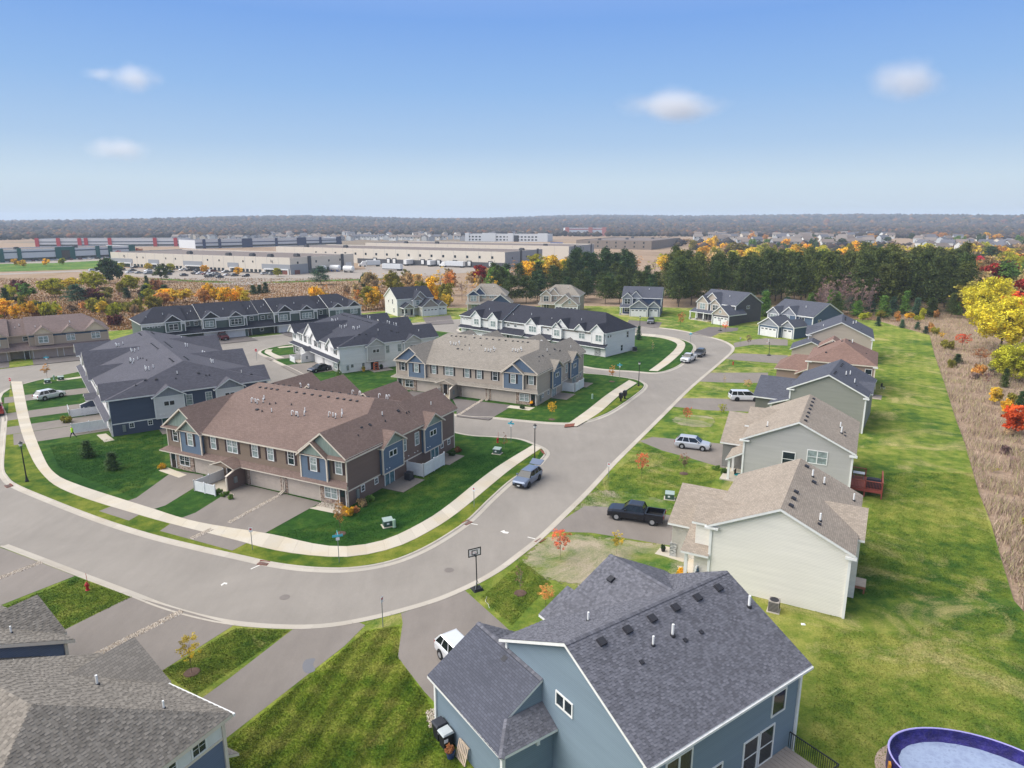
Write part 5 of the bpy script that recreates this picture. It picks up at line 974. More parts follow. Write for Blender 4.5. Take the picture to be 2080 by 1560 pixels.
CROWNS = {'round': [crown_round(s) for s in (1, 2, 3, 4)], 'tall': [crown_round(s, 2400, 0.075, 1.45, 0.5) for s in (11, 12, 13)], 'thin': [crown_round(s, 1500, 0.042, 1.5, 0.9, 40, 0.2) for s in (21, 22, 23)], 'bush': [crown_round(s, 900, 0.11, 0.55, -0.15, 26, 0.33) for s in (31, 32, 33)],
          'pine': [crown_pine(s) for s in (41, 42, 43)], 'spruce': [crown_pine(s, 3000, 0.075, 0.04, 0.26, 14, False) for s in (51, 52)], 'willow': [crown_round(61, 3600, 0.06, 0.95, 0.15, 60, 0.25)], 'big': [crown_round(s, 17000, 0.024, 0.78, 0.15, 150, 0.17) for s in (71, 72)], 'wisp': [crown_round(81, 380, 0.05, 1.6, 0.7, 16, 0.22)]}
TRUNKS = {'dec': [branches(s, 3, 0.6, r0=0.02) for s in (1, 2)], 'pine': [MB().cyl((0, 0, -0.02), (0, 0, 0.95), 0.016, 0.004, 6).mesh('trunk', BARK)], 'bare': [branches(s, 5, 0.5, r0=0.016, nch=2, mat=paint('bark_purple', (132, 112, 110), 0.9, var=0.2)) for s in (5, 6, 7)], 'young': [branches(s, 3, 0.42, r0=0.012, start=0.4) for s in (8, 9)]}
GREYB = paint('bark_grey', (150, 138, 130), 0.9, var=0.2)
TRUNKS['bare_grey'] = [branches(s, 5, 0.45, r0=0.014, nch=2, mat=GREYB) for s in (15, 16)]
COLS = dict(ylime=(212, 200, 66), yellow=(226, 200, 78), gold=(234, 190, 62), lime=(176, 176, 58), olive=(146, 140, 62), orange=(208, 156, 96), rust=(168, 116, 82), brown=(164, 138, 112), tan=(192, 168, 124), red=(150, 44, 44), crimson=(190, 52, 84), maroon=(110, 64, 66), twig=(146, 122, 118), pine=(80, 94, 52), pine2=(102, 110, 58), spruce=(78, 108, 84), green=(112, 144, 70), dkgreen=(70, 92, 58), scarlet=(206, 84, 48), salmon=(226, 128, 96))
def tree(x, y, h, r, kind, colr, label, group=None, name=None, i=[0], z=-0.15, cat='tree'):
    i[0] += 1; rng = random.Random(i[0] * 13 + 5); nm = name or {'pine': 'pine_tree', 'spruce': 'spruce_tree', 'bush': 'shrub', 'willow': 'willow_tree', 'tall': 'tall_tree', 'bare': 'bare_tree', 'bare_grey': 'bare_tree', 'thin': 'sapling'}.get(kind, 'broadleaf_tree')  # tall crowns share one name whatever their species
    t = thing(nm, label, 'shrub' if kind == 'bush' else cat, (x, y, z), rng.uniform(0, 6.28), group)
    c = lin(*COLS[colr]); k = rng.uniform(0.85, 1.15); cc = (c[0] * k, c[1] * k * rng.uniform(0.93, 1.05), c[2] * k, 1)
    if kind in ('pine', 'spruce'):
        o = ob('crown', rng.choice(CROWNS[kind]), t); o.scale = (r / 0.28, r / 0.28, h); tr = ob('trunk', TRUNKS['pine'][0], t); tr.scale = (h * 0.9, h * 0.9, h)
    elif kind in ('bare', 'bare_grey'):
        o = ob('trunk', rng.choice(TRUNKS[kind]), t); o.scale = (r * 1.7, r * 1.7, h * 0.78); o.color = cc
        o2 = ob('crown', CROWNS['wisp'][0], t); s = h / 4.0; o2.scale = (r, r, s); o2.color = cc; return t
    else:
        fl = {'round': 1.0, 'tall': 1.45, 'thin': 1.5, 'bush': 0.55, 'willow': 0.95, 'big': 0.78}[kind]; b = {'round': 0.25, 'tall': 0.5, 'thin': 0.9, 'bush': -0.15, 'willow': 0.15, 'big': 0.15}[kind]
        o = ob('crown', rng.choice(CROWNS[kind]), t); o.scale = (r, r, h / (b + 2 * fl))
        tr = ob('trunk', rng.choice(TRUNKS['dec' if kind != 'thin' else 'young']), t); tr.scale = (r * 1.5, r * 1.5, h * 0.72)
    o.color = cc; return t
def tpx(u, v, h, r, kind, colr, label, **kw):
    p = at(u, v)
    if kind == 'thin': h, r = h * 1.2, r * 1.3
    return tree(p[0], p[1], h, r, kind, colr, label, **kw)
# named trees near the street
for u, v, h, r, kd, c, lb in ((1138, 1138, 3.0, 0.75, 'thin', 'salmon', 'slender young maple with salmon red leaves on the bare verge'), (1252, 1125, 2.1, 0.55, 'thin', 'yellow', 'small yellow sapling beside the driveway of the cream house'), (1057, 1205, 3.2, 0.5, 'bare_grey', 'brown', 'leafless grey sapling in a mulch ring near the basketball hoop'), (1108, 1232, 1.8, 0.6, 'thin', 'orange', 'low orange sapling behind the foreground blue house garage'),
    (1303, 972, 3.2, 0.7, 'thin', 'salmon', 'young red maple on the lawn of the grey house by the street'), (1389, 962, 2.4, 0.6, 'thin', 'brown', 'brown leaved sapling in the middle of the grey house lawn'), (1395, 862, 2.7, 0.6, 'thin', 'salmon', 'faded pink sapling on the patchy lawn by the silver car'), (1466, 850, 2.4, 0.55, 'thin', 'lime', 'yellow-green sapling on the patchy lawn by the white minivan'), (1518, 795, 2.2, 0.7, 'thin', 'tan', 'tan leaved sapling behind the white minivan'), (1470, 785, 2.6, 0.4, 'bare_grey', 'tan', 'thin leafless sapling near the hydrant of the right row'),
    (1121, 852, 2.9, 0.6, 'thin', 'gold', 'small golden orange maple on the tan townhouse corner lawn'), (1243, 775, 2.9, 0.6, 'thin', 'orange', 'small orange maple by the sidewalk beyond tan townhouses'), (1024, 912, 2.6, 0.5, 'bare_grey', 'rust', 'bare sapling beside the red hydrant at the side street'), (692, 1085, 3.2, 0.65, 'thin', 'orange', 'thin orange sapling in front of the brown townhouse corner'), (390, 1368, 2.9, 0.62, 'thin', 'yellow', 'yellow leaved sapling in a mulch ring on the lower left lawn'),
    (1382, 668, 4.4, 1.2, 'thin', 'orange', 'orange tree on the lawn between navy and dark grey houses'), (1473, 676, 3.0, 0.8, 'thin', 'salmon', 'pale red sapling in front of the dark grey house garage'), (1520, 705, 3.0, 0.6, 'thin', 'brown', 'brown sapling by the drive of the dark blue house'), (96, 768, 2.6, 0.8, 'thin', 'orange', 'orange sapling by the green utility boxes at left'), (688, 778, 2.6, 0.7, 'tall', 'green', 'small leafy green tree before the white townhouse block'), (1297, 690, 3.4, 1.0, 'spruce', 'spruce', 'small evergreen under the lamp post beyond the white townhouse row'), (1325, 715, 3.0, 0.5, 'bare_grey', 'tan', 'bare sapling on the lawn by the curved sidewalk')):
    tpx(u, v, h, r, kd, c, lb, z=0.0)
MULCH = paint('mulch', (92, 72, 62), 0.95, var=0.3)
for u, v, lb in ((1057, 1205, 'mulch ring round the leafless sapling near the hoop'), (390, 1366, 'mulch ring round the yellow sapling at lower left'), (1389, 962, 'mulch ring round the brown sapling of the grey house'), (1243, 775, 'mulch ring round the orange maple beyond tan townhouses'), (1121, 852, 'mulch ring round the golden maple'), (692, 1084, 'mulch ring round the orange sapling at the brown townhouse corner')):
    single('mulch_ring', MB().lathe([(0.55, 0.0), (0.5, 0.05), (0.15, 0.08), (0, 0.08)], 14), MULCH, lb, 'mulch', (*at(u, v), 0))
for u, v, lb in ((178, 928, 'left one of two small dark spruces on the corner lawn'), (229, 953, 'right one of two small dark spruces on the corner lawn')): tpx(u, v, 2.1, 1.15, 'spruce', 'dkgreen', lb, z=0.0)
# the pine grove behind the lots
rngp = random.Random(77); spots = []
def scatter(n, poly_fn, mind, tries=4000):
    out = []
    while len(out) < n and tries:
        tries -= 1; p = poly_fn()
        if all((p[0] - q[0]) ** 2 + (p[1] - q[1]) ** 2 > mind ** 2 for q in out): out.append(p)
    return out
def grove(n, u0, u1, y0, y1, mind, rng=rngp):
    def f():
        y = rng.uniform(y0, y1); d = y * math.cos(PITCH) + 24 * math.sin(PITCH); return ((rng.uniform(u0, u1) - 1040) * d / CAM_F, y)
    return scatter(n, f, mind)
for x, y in grove(46, 1350, 1690, 243, 300, 5.4): tree(x, y, rngp.uniform(14.5, 18.5), rngp.uniform(3.8, 5.2), 'pine', rngp.choice(('pine', 'pine', 'pine2')), 'tall dark pine in the dense grove behind the houses', 'pines of the main grove')
for x, y in grove(56, 1745, 1965, 226, 310, 5.0): tree(x, y, rngp.uniform(15, 20), rngp.uniform(4.0, 5.4), 'pine', rngp.choice(('pine2', 'pine2', 'pine')), 'tall olive pine in the right hand grove beyond the lawn', 'pines of the right grove')
for x, y in grove(16, 1660, 1760, 270, 320, 5.5): tree(x, y, rngp.uniform(15, 18), rngp.uniform(4, 5), 'pine', 'pine2', 'tall pine at the back between the two groves', 'pines between the groves')
for x, y in grove(34, 1000, 1345, 252, 300, 5.0): tree(x, y, rngp.uniform(8.5, 12.5), rngp.uniform(2.8, 4.2), 'pine', rngp.choice(('pine', 'dkgreen', 'pine')), 'dark pine in the lower belt behind the hip roofed houses', 'pines of the lower belt')
for x, y in grove(14, 1165, 1290, 300, 330, 6): tree(x, y, rngp.uniform(14, 17), rngp.uniform(4, 5.5), 'pine', 'dkgreen', 'broad dark pine standing behind the lower belt', 'broad dark pines')
for x, y in grove(22, 1450, 1960, 214, 226, 4.0):
    if x > 52: tree(x, y, rngp.uniform(4.5, 8), rngp.uniform(1.8, 2.6), rngp.choice(('pine', 'spruce')), rngp.choice(('green', 'pine', 'spruce')), 'young green pine at the front edge of the grove', 'young pines at the grove edge')
for x, y in grove(40, 1668, 1775, 218, 262, 2.6): tree(x, y, rngp.uniform(9, 13), rngp.uniform(2, 3), 'bare', 'twig', 'leafless purplish tree in the gap between the pine groves', 'bare trees in the gap')
for x, y in grove(12, 1640, 1960, 205, 214, 4.0): tree(x, y, rngp.uniform(2.2, 4.4), rngp.uniform(0.9, 1.8), rngp.choice(('round', 'bush', 'tall')), rngp.choice(('gold', 'lime', 'olive', 'orange')), 'small autumn coloured tree at the foot of the pines', 'small trees at the foot of the pines')
# belt of autumn trees left of the pines
for x, y in grove(40, 745, 1010, 236, 330, 4.6): tree(x, y, rngp.uniform(7, 11), rngp.uniform(2.2, 3.8), rngp.choice(('tall', 'round', 'tall', 'bare', 'bare_grey')), rngp.choice(('orange', 'tan', 'brown', 'tan', 'gold', 'olive', 'brown')), 'autumn tree in the mixed belt behind the ivory house', 'mixed autumn belt')
for u, y, h, r, kd, c, lb in ((1015, 285, 13, 6.5, 'willow', 'green', 'broad green willow at the end of the autumn belt'), (975, 300, 13, 3.6, 'tall', 'red', 'dark red tree beside the green willow'), (880, 250, 11, 4.0, 'round', 'gold', 'bright golden tree behind the ivory house'), (760, 236, 8, 3.2, 'round', 'gold', 'golden tree left of the ivory house'), (905, 232, 6, 2.6, 'round', 'yellow', 'small yellow tree right of the ivory house'), (800, 262, 12, 4.0, 'tall', 'olive', 'tall olive tree left of the golden tree'), (1075, 330, 13, 6.0, 'round', 'gold', 'large golden tree behind the willow'), (1120, 345, 14, 6.5, 'round', 'yellow', 'large yellow tree behind the dark pines'), (946, 262, 12, 2.2, 'bare_grey', 'tan', 'pale leafless birch in the autumn belt'), (745, 320, 6, 3.6, 'bush', 'dkgreen', 'dark evergreen clump near the loading yard')):
    d = y * math.cos(PITCH) + 24 * math.sin(PITCH); tree((u - 1040) * d / CAM_F, y, h, r, kd, c, lb)
for x, y in grove(28, 1040, 1500, 345, 420, 6): tree(x, y, rngp.uniform(9, 14), rngp.uniform(3.6, 6), rngp.choice(('round', 'tall', 'bare')), rngp.choice(('gold', 'yellow', 'tan', 'lime', 'tan', 'orange')), 'yellow autumn tree in the belt behind the pines', 'yellow belt behind the pines')
for x, y in grove(46, 1480, 2080, 360, 560, 8): tree(x, y, rngp.uniform(9, 15), rngp.uniform(4, 7), rngp.choice(('round', 'tall', 'bare')), rngp.choice(('gold', 'yellow', 'tan', 'lime', 'olive', 'orange', 'brown')), 'autumn tree in the wood beyond the pine groves', 'wood beyond the groves')
for u, y, h, r, kd, c, lb in ((2040, 160, 13.5, 9.8, 'big', 'ylime', 'large bright yellow spreading tree at the right edge'), (2010, 198, 15, 8.5, 'big', 'ylime', 'yellow-green tree just behind the large yellow one'), (2085, 205, 14, 7, 'round', 'red', 'dark red tree behind the large yellow tree'), (2075, 190, 12, 5.5, 'round', 'scarlet', 'rusty scarlet tree at the right edge of the frame'), (1985, 240, 15, 6.0, 'round', 'tan', 'tan autumn tree at the right end of the pines'), (2020, 262, 15, 7, 'round', 'red', 'deep red oak in the right hand wood'), (1990, 330, 14, 7, 'round', 'crimson', 'crimson tree in the right hand wood'), (2060, 330, 15, 8, 'big', 'lime', 'yellow-green tree at far right behind the crimson one'), (2025, 350, 13, 6, 'round', 'crimson', 'second crimson tree higher in the right hand wood'), (2040, 290, 13, 6, 'pine', 'dkgreen', 'dark conifer among the red trees at right'), (1960, 290, 13, 6, 'round', 'olive', 'olive tree at the shoulder of the right grove'), (1975, 420, 15, 9, 'bare', 'brown', 'grey-brown leafless tree at upper right'), (2010, 420, 14, 8, 'pine', 'dkgreen', 'dark conifer crown at upper right')):
    d = y * math.cos(PITCH) + 24 * math.sin(PITCH); tree((u - 1040) * d / CAM_F, y, h, r, kd, c, lb)
for x, y in grove(44, 1965, 2110, 215, 420, 5.5): tree(x, y, rngp.uniform(9, 14), rngp.uniform(4, 6.5), rngp.choice(('round', 'round', 'tall', 'bare', 'pine')), rngp.choice(('ylime', 'lime', 'tan', 'olive', 'orange', 'green', 'red', 'gold', 'brown')), 'autumn tree in the dense wood at the right edge', 'dense wood at the right edge')
for x, y in grove(60, 1380, 2090, 420, 640, 8): tree(x, y, rngp.uniform(8, 13), rngp.uniform(5, 8), rngp.choice(('round', 'round', 'tall')), rngp.choice(('gold', 'yellow', 'ylime', 'olive', 'tan', 'lime', 'brown')), 'yellow tree in the far wood below the estate', 'far wood below the estate')
# scrub on the right-hand meadow
for u, v, h, r, kd, c, lb in ((2062, 772, 7.5, 5.0, 'big', 'lime', 'rounded yellow-green tree at the right edge of the meadow'), (1953, 710, 4.0, 1.5, 'thin', 'scarlet', 'orange-red shrub tree in the dry meadow'), (1990, 738, 3.2, 1.8, 'thin', 'rust', 'rust brown shrub in the dry meadow'), (1925, 708, 2.2, 1.4, 'bush', 'olive', 'round olive bush in the dry meadow'), (1945, 736, 1.9, 1.3, 'spruce', 'dkgreen', 'small dark cedar in the dry meadow'), (2020, 820, 3.0, 1.1, 'round', 'yellow', 'small bright yellow tree in the dry meadow'), (2045, 840, 2.6, 1.1, 'round', 'gold', 'small golden tree in the dry meadow'), (2062, 880, 4.2, 2.2, 'round', 'scarlet', 'red-orange oak at the right edge of the meadow'), (2040, 785, 3.4, 1.0, 'spruce', 'pine', 'slim green cedar near the right edge'), (2072, 828, 2.8, 1.0, 'spruce', 'dkgreen', 'dark green cedar beside the red-orange oak'), (2005, 780, 3.0, 1.5, 'bare', 'maroon', 'bare purplish shrub in the dry meadow'), (1990, 760, 2.0, 1.5, 'bush', 'orange', 'pale orange shrub in the dry meadow'), (2020, 760, 3.0, 1.2, 'pine', 'spruce', 'blue-green conifer beside the yellow-green tree'), (1890, 673, 2.6, 1.2, 'bush', 'orange', 'orange bush at the far end of the lawn'), (1900, 677, 1.8, 1.0, 'bush', 'olive', 'olive bush at the far end of the lawn'), (1912, 690, 2.0, 0.9, 'thin', 'gold', 'thin golden shrub by the lawn edge')): tpx(u, v, h, r, kd, c, lb)
for k, (u, v) in enumerate(((1783, 662), (1832, 666), (1863, 669), (1880, 677))): tpx(u, v, 2.6 - 0.2 * k, 1.1, 'spruce', 'spruce', ('first', 'second', 'third', 'fourth')[k] + ' small blue-green spruce from the left along the far lawn edge')
rs_ = random.Random(41)
for k in range(60):
    y = 34 + 150 * rs_.random() ** 1.3; x = float(np.interp(y, (20, 40, 50.5, 72.3, 102.3, 154.3, 181.3, 240), (36, 38.2, 41.8, 53.2, 69.6, 97.6, 112.6, 113))) + rs_.uniform(1.5, 16 + y * 0.3)
    tree(x, y, rs_.uniform(0.6, 1.6), rs_.uniform(0.5, 1.3), rs_.choice(('bush', 'bush', 'bare')), rs_.choice(('twig', 'twig', 'tan', 'olive', 'brown', 'rust', 'lime')), 'low dry bush in the right hand meadow', 'scrub of the right meadow')
# trees and shrubs on the left-hand meadow
for u, v, h, r, kd, c, lb in ((202, 593, 9.5, 4.4, 'tall', 'lime', 'yellow-green tree in the left meadow, right one of the tall pair'), (184, 592, 9, 3.6, 'tall', 'lime', 'yellow-green tree in the left meadow, left one of the tall pair'), (266, 592, 7.5, 4.2, 'round', 'lime', 'lone yellow-green tree with a bare trunk in the left meadow'), (222, 575, 13, 6, 'round', 'dkgreen', 'tall dark green tree near the warehouse corner'), (330, 573, 9.5, 4.5, 'tall', 'pine', 'dark green tree before the warehouse parking lot'), (652, 578, 8.5, 4.5, 'pine', 'spruce', 'broad blue-green conifer beside the yard road'), (148, 592, 7, 4.6, 'round', 'yellow', 'yellow rounded tree left of the tall pair'), (112, 603, 8, 5.0, 'round', 'lime', 'yellow-green tree in the middle of the left meadow'), (58, 615, 8.5, 3.8, 'tall', 'green', 'green tree toward the left edge of the meadow'), (158, 618, 7, 4.2, 'pine', 'spruce', 'blue-green conifer beside the maroon shrub'), (190, 616, 6, 5.2, 'round', 'maroon', 'maroon tree in the left meadow'), (296, 605, 5, 3.2, 'spruce', 'dkgreen', 'dark cedar in the open left meadow'), (336, 602, 4.6, 3.2, 'spruce', 'dkgreen', 'second dark cedar in the open left meadow'), (258, 605, 4, 2.2, 'spruce', 'dkgreen', 'small dark cedar below the lone tree'), (314, 587, 3, 2.0, 'bush', 'dkgreen', 'round dark shrub in the open meadow'), (298, 578, 4.2, 1.6, 'spruce', 'dkgreen', 'small dark cedar near the parking lot'), (515, 597, 3.6, 2.2, 'spruce', 'dkgreen', 'left cedar of the three behind the sage townhouses'), (528, 595, 3.4, 2.0, 'spruce', 'dkgreen', 'middle cedar of the three behind the sage townhouses'), (540, 594, 4.2, 2.0, 'spruce', 'dkgreen', 'right cedar of the three behind the sage townhouses'),
    (10, 650, 7.5, 3.4, 'tall', 'gold', 'golden aspen at the left edge behind the tan townhouses'), (32, 652, 5.5, 2.2, 'tall', 'gold', 'second golden aspen behind the tan townhouses'), (60, 648, 6, 2.4, 'tall', 'gold', 'third golden aspen behind the tan townhouses'), (84, 645, 4.6, 2.0, 'round', 'yellow', 'small yellow aspen behind the tan townhouses'), (112, 643, 4.0, 2.4, 'round', 'gold', 'low golden aspen by the tan roof'), (232, 640, 4, 2.6, 'bush', 'lime', 'yellow-green shrub between the two townhouse rows'), (275, 632, 4.4, 3.4, 'bush', 'olive', 'olive dome shaped shrub behind the townhouses'), (208, 640, 5, 2.2, 'tall', 'yellow', 'thin yellow tree between the townhouse rows'), (40, 592, 5, 3.2, 'bush', 'maroon', 'dark purple shrub in the left meadow'), (12, 612, 5, 2.4, 'spruce', 'dkgreen', 'dark cedar at the left edge of the meadow'), (234, 660, 3, 2.0, 'bush', 'maroon', 'dark bush beside the tan townhouse end')): tpx(u, v, h, r, kd, c, lb)
rngm = random.Random(5)
for k in range(46):
    u, v = rngm.uniform(-20, 330), rngm.uniform(588, 648)
    tpx(u, v, rngm.uniform(1.8, 5.5), rngm.uniform(1.2, 3.2), rngm.choice(('bush', 'bush', 'round', 'bare', 'bush')), rngm.choice(('olive', 'tan', 'rust', 'brown', 'maroon', 'lime', 'orange', 'dkgreen', 'brown')), 'low scrub bush in the left hand meadow', group='scrub of the left meadow')
for k in range(18):
    u = rngm.uniform(330, 505); tpx(u, rngm.uniform(612, 628) - (u - 330) * 0.02, rngm.uniform(5, 8), rngm.uniform(1.8, 3.2), 'tall', rngm.choice(('gold', 'gold', 'yellow', 'orange')), 'golden aspen in the thicket behind the sage townhouses', group='golden thicket')
for k in range(20):
    u = rngm.uniform(640, 780); tpx(u, rngm.uniform(590, 640), rngm.uniform(3, 6), rngm.uniform(1.5, 2.6), rngm.choice(('bare', 'bush', 'tall')), rngm.choice(('tan', 'orange', 'gold', 'brown', 'rust')), 'tan autumn brush left of the ivory house', group='brush by the ivory house')
for u, v in ((420, 505), (445, 502), (385, 505), (300, 505), (330, 507)): pass
# tall dry grass of the meadows
def grassmat(name, stops): return islandmat(name, stops, 1.0)
def dry_grass(label, n, pick, hgt, seed, stops, wid=0.05):
    rng = np.random.default_rng(seed); P_ = np.array(pick(rng, n)); n = len(P_); a = rng.uniform(0, 6.283, n); h = rng.uniform(0.5, 1.2, n) * hgt; w = wid * rng.uniform(0.6, 1.5, n); ln = rng.normal(size=(n, 2)) * (h * 0.35)[:, None]
    dx, dy = np.cos(a) * w, np.sin(a) * w; z = np.full(n, -0.18)
    v = np.stack([np.stack([P_[:, 0] - dx, P_[:, 1] - dy, z], 1), np.stack([P_[:, 0] + dx, P_[:, 1] + dy, z], 1), np.stack([P_[:, 0] + ln[:, 0], P_[:, 1] + ln[:, 1], z + h], 1)], 1).reshape(-1, 3)
    me = bpy.data.meshes.new('dry_grass'); me.vertices.add(3 * n); me.vertices.foreach_set('co', v.ravel()); me.loops.add(3 * n); me.loops.foreach_set('vertex_index', np.arange(3 * n, dtype=np.int32)); me.polygons.add(n)
    me.polygons.foreach_set('loop_start', np.arange(0, 3 * n, 3, dtype=np.int32)); me.polygons.foreach_set('loop_total', np.full(n, 3, np.int32)); me.materials.append(grassmat('dry_grass_' + str(seed), stops)); me.update(calc_edges=True)
    ob('dry_grass', me, None, kind='stuff', label=label, category='grass')
EX = np.array([36, 38.2, 39.6, 41.8, 45.2, 49.4, 53.2, 63.2, 69.6, 82, 97.6, 112.6, 113, 113]); EY = np.array([20, 40, 46, 50.5, 57.4, 64.8, 72.3, 90.2, 102.3, 125.3, 154.3, 181.3, 205, 240])
def pick_right(rng, n):
    y = 30 + (235 - 30) * rng.random(n) ** 1.9; x = np.interp(y, EY, EX) - 0.25 + rng.random(n) * (18 + y * 0.45); cl = np.sin(x * 0.9 + 2 * np.sin(y * 0.35)) + np.sin(y * 0.8 + x * 0.3); k = cl + rng.normal(size=n) * 0.8 > -0.6
    return np.stack([x[k], y[k]], 1)
dry_grass('tall dry meadow grass along the right hand edge', 280000, pick_right, 0.9, 3, [(0, (110, 92, 82)), (0.3, (168, 146, 132)), (0.6, (196, 172, 152)), (0.8, (184, 172, 128)), (1, (140, 146, 92))], 0.035)
def pick_edge(rng, n):
    x = rng.uniform(20, 118, n); y = rng.uniform(197, 226, n); k = (y > 246 - 0.34 * x); return np.stack([x[k], y[k]], 1)
dry_grass('rough dry grass between the lawns and the pine grove', 30000, pick_edge, 0.6, 4, [(0, (120, 96, 82)), (0.5, (170, 138, 112)), (1, (150, 128, 90))], 0.08)
def pick_left(rng, n):
    u = rng.uniform(-60, 800, n); v = 565 + 105 * rng.random(n); q = np.array([at(a, b) for a, b in zip(u, v)]); k = ~((q[:, 1] < 232) & (q[:, 0] > -62)) & ~((q[:, 1] - 164 - 14) * 0.78 - (q[:, 0] + 90) * 0.62 < 3); return q[k]
dry_grass('russet dry grass over the left hand meadow', 60000, pick_left, 0.55, 6, [(0, (112, 84, 60)), (0.3, (160, 118, 78)), (0.6, (176, 128, 78)), (0.8, (150, 122, 70)), (1, (120, 108, 66))], 0.16)
# short grass blades on the lawns near the camera
def lawn_blades():
    rng = np.random.default_rng(12); Q = []
    for lst, n, stops in (([at(*p) for p in ((745, 1282), (812, 1272), (808, 1335), (870, 1425), (900, 1475), (960, 1590), (470, 1590), (455, 1512))], 60000, 2), ([at(*p) for p in ((478, 1276), (590, 1281), (398, 1412), (328, 1365))], 12000, 0), ([at(*p) for p in ((155, 1173), (268, 1213), (110, 1288), (10, 1232))], 12000, 0), ([(17.6, 34.2), (23.6, 46.2), (28, 45), (40, 49), (38.2, 38), (39, 24), (14, 24), (17, 32)], 50000, 0), ([at(*p) for p in ((1590, 1215), (1705, 1262), (1740, 1100), (1800, 960), (1975, 960), (2055, 1215))], 60000, 0), ([at(*p) for p in ((560, 1085), (720, 1050), (900, 940), (1060, 908), (900, 1028), (780, 1095), (700, 1108))], 26000, 1), ([at(*p) for p in ((100, 905), (330, 880), (335, 935), (270, 1010), (120, 950))], 22000, 1), ([at(*p) for p in ((975, 1215), (1060, 1140), (1120, 1185), (1040, 1270))], 9000, 0), ([at(*p) for p in ((1170, 1030), (1310, 905), (1460, 960), (1440, 1000))], 18000, 0)):
        a = np.array(lst); lo, hi = a.min(0), a.max(0); p = lo + (hi - lo) * rng.random((n * 2, 2)); x, y = p[:, 0], p[:, 1]; ins = np.zeros(len(p), bool); j = len(a) - 1
        for i in range(len(a)):
            c = ((a[i, 1] > y) != (a[j, 1] > y)) & (x < (a[j, 0] - a[i, 0]) * (y - a[i, 1]) / (a[j, 1] - a[i, 1] + 1e-12) + a[i, 0]); ins ^= c; j = i
        Q.append((p[ins][:n], stops))
    for k, (nm, gm) in enumerate((('yellowish grass blades over the lawns of the lots', LAWN_E), ('dark green grass blades over the townhouse lawns', LAWN_T), ('striped grass blades of the foreground lawn', LAWN_F))):
        P_ = np.concatenate([q for q, s in Q if s == k]); n = len(P_); ang = rng.uniform(0, 6.283, n); h = rng.uniform(.03, .085, n); w = rng.uniform(.02, .045, n); ln = rng.normal(size=(n, 2)) * .05; dx, dy = np.cos(ang) * w, np.sin(ang) * w; z = np.full(n, .004)
        v = np.stack([np.stack([P_[:, 0] - dx, P_[:, 1] - dy, z], 1), np.stack([P_[:, 0] + dx, P_[:, 1] + dy, z], 1), np.stack([P_[:, 0] + ln[:, 0], P_[:, 1] + ln[:, 1], z + h], 1)], 1).reshape(-1, 3)
        me = bpy.data.meshes.new('lawn_grass'); me.vertices.add(3 * n); me.vertices.foreach_set('co', v.ravel()); me.loops.add(3 * n); me.loops.foreach_set('vertex_index', np.arange(3 * n, dtype=np.int32)); me.polygons.add(n); me.polygons.foreach_set('loop_start', np.arange(0, 3 * n, 3, dtype=np.int32)); me.polygons.foreach_set('loop_total', np.full(n, 3, np.int32)); me.materials.append(gm); me.update(calc_edges=True)
        ob('lawn_grass', me, None, kind='stuff', label=nm, category='grass')
lawn_blades()
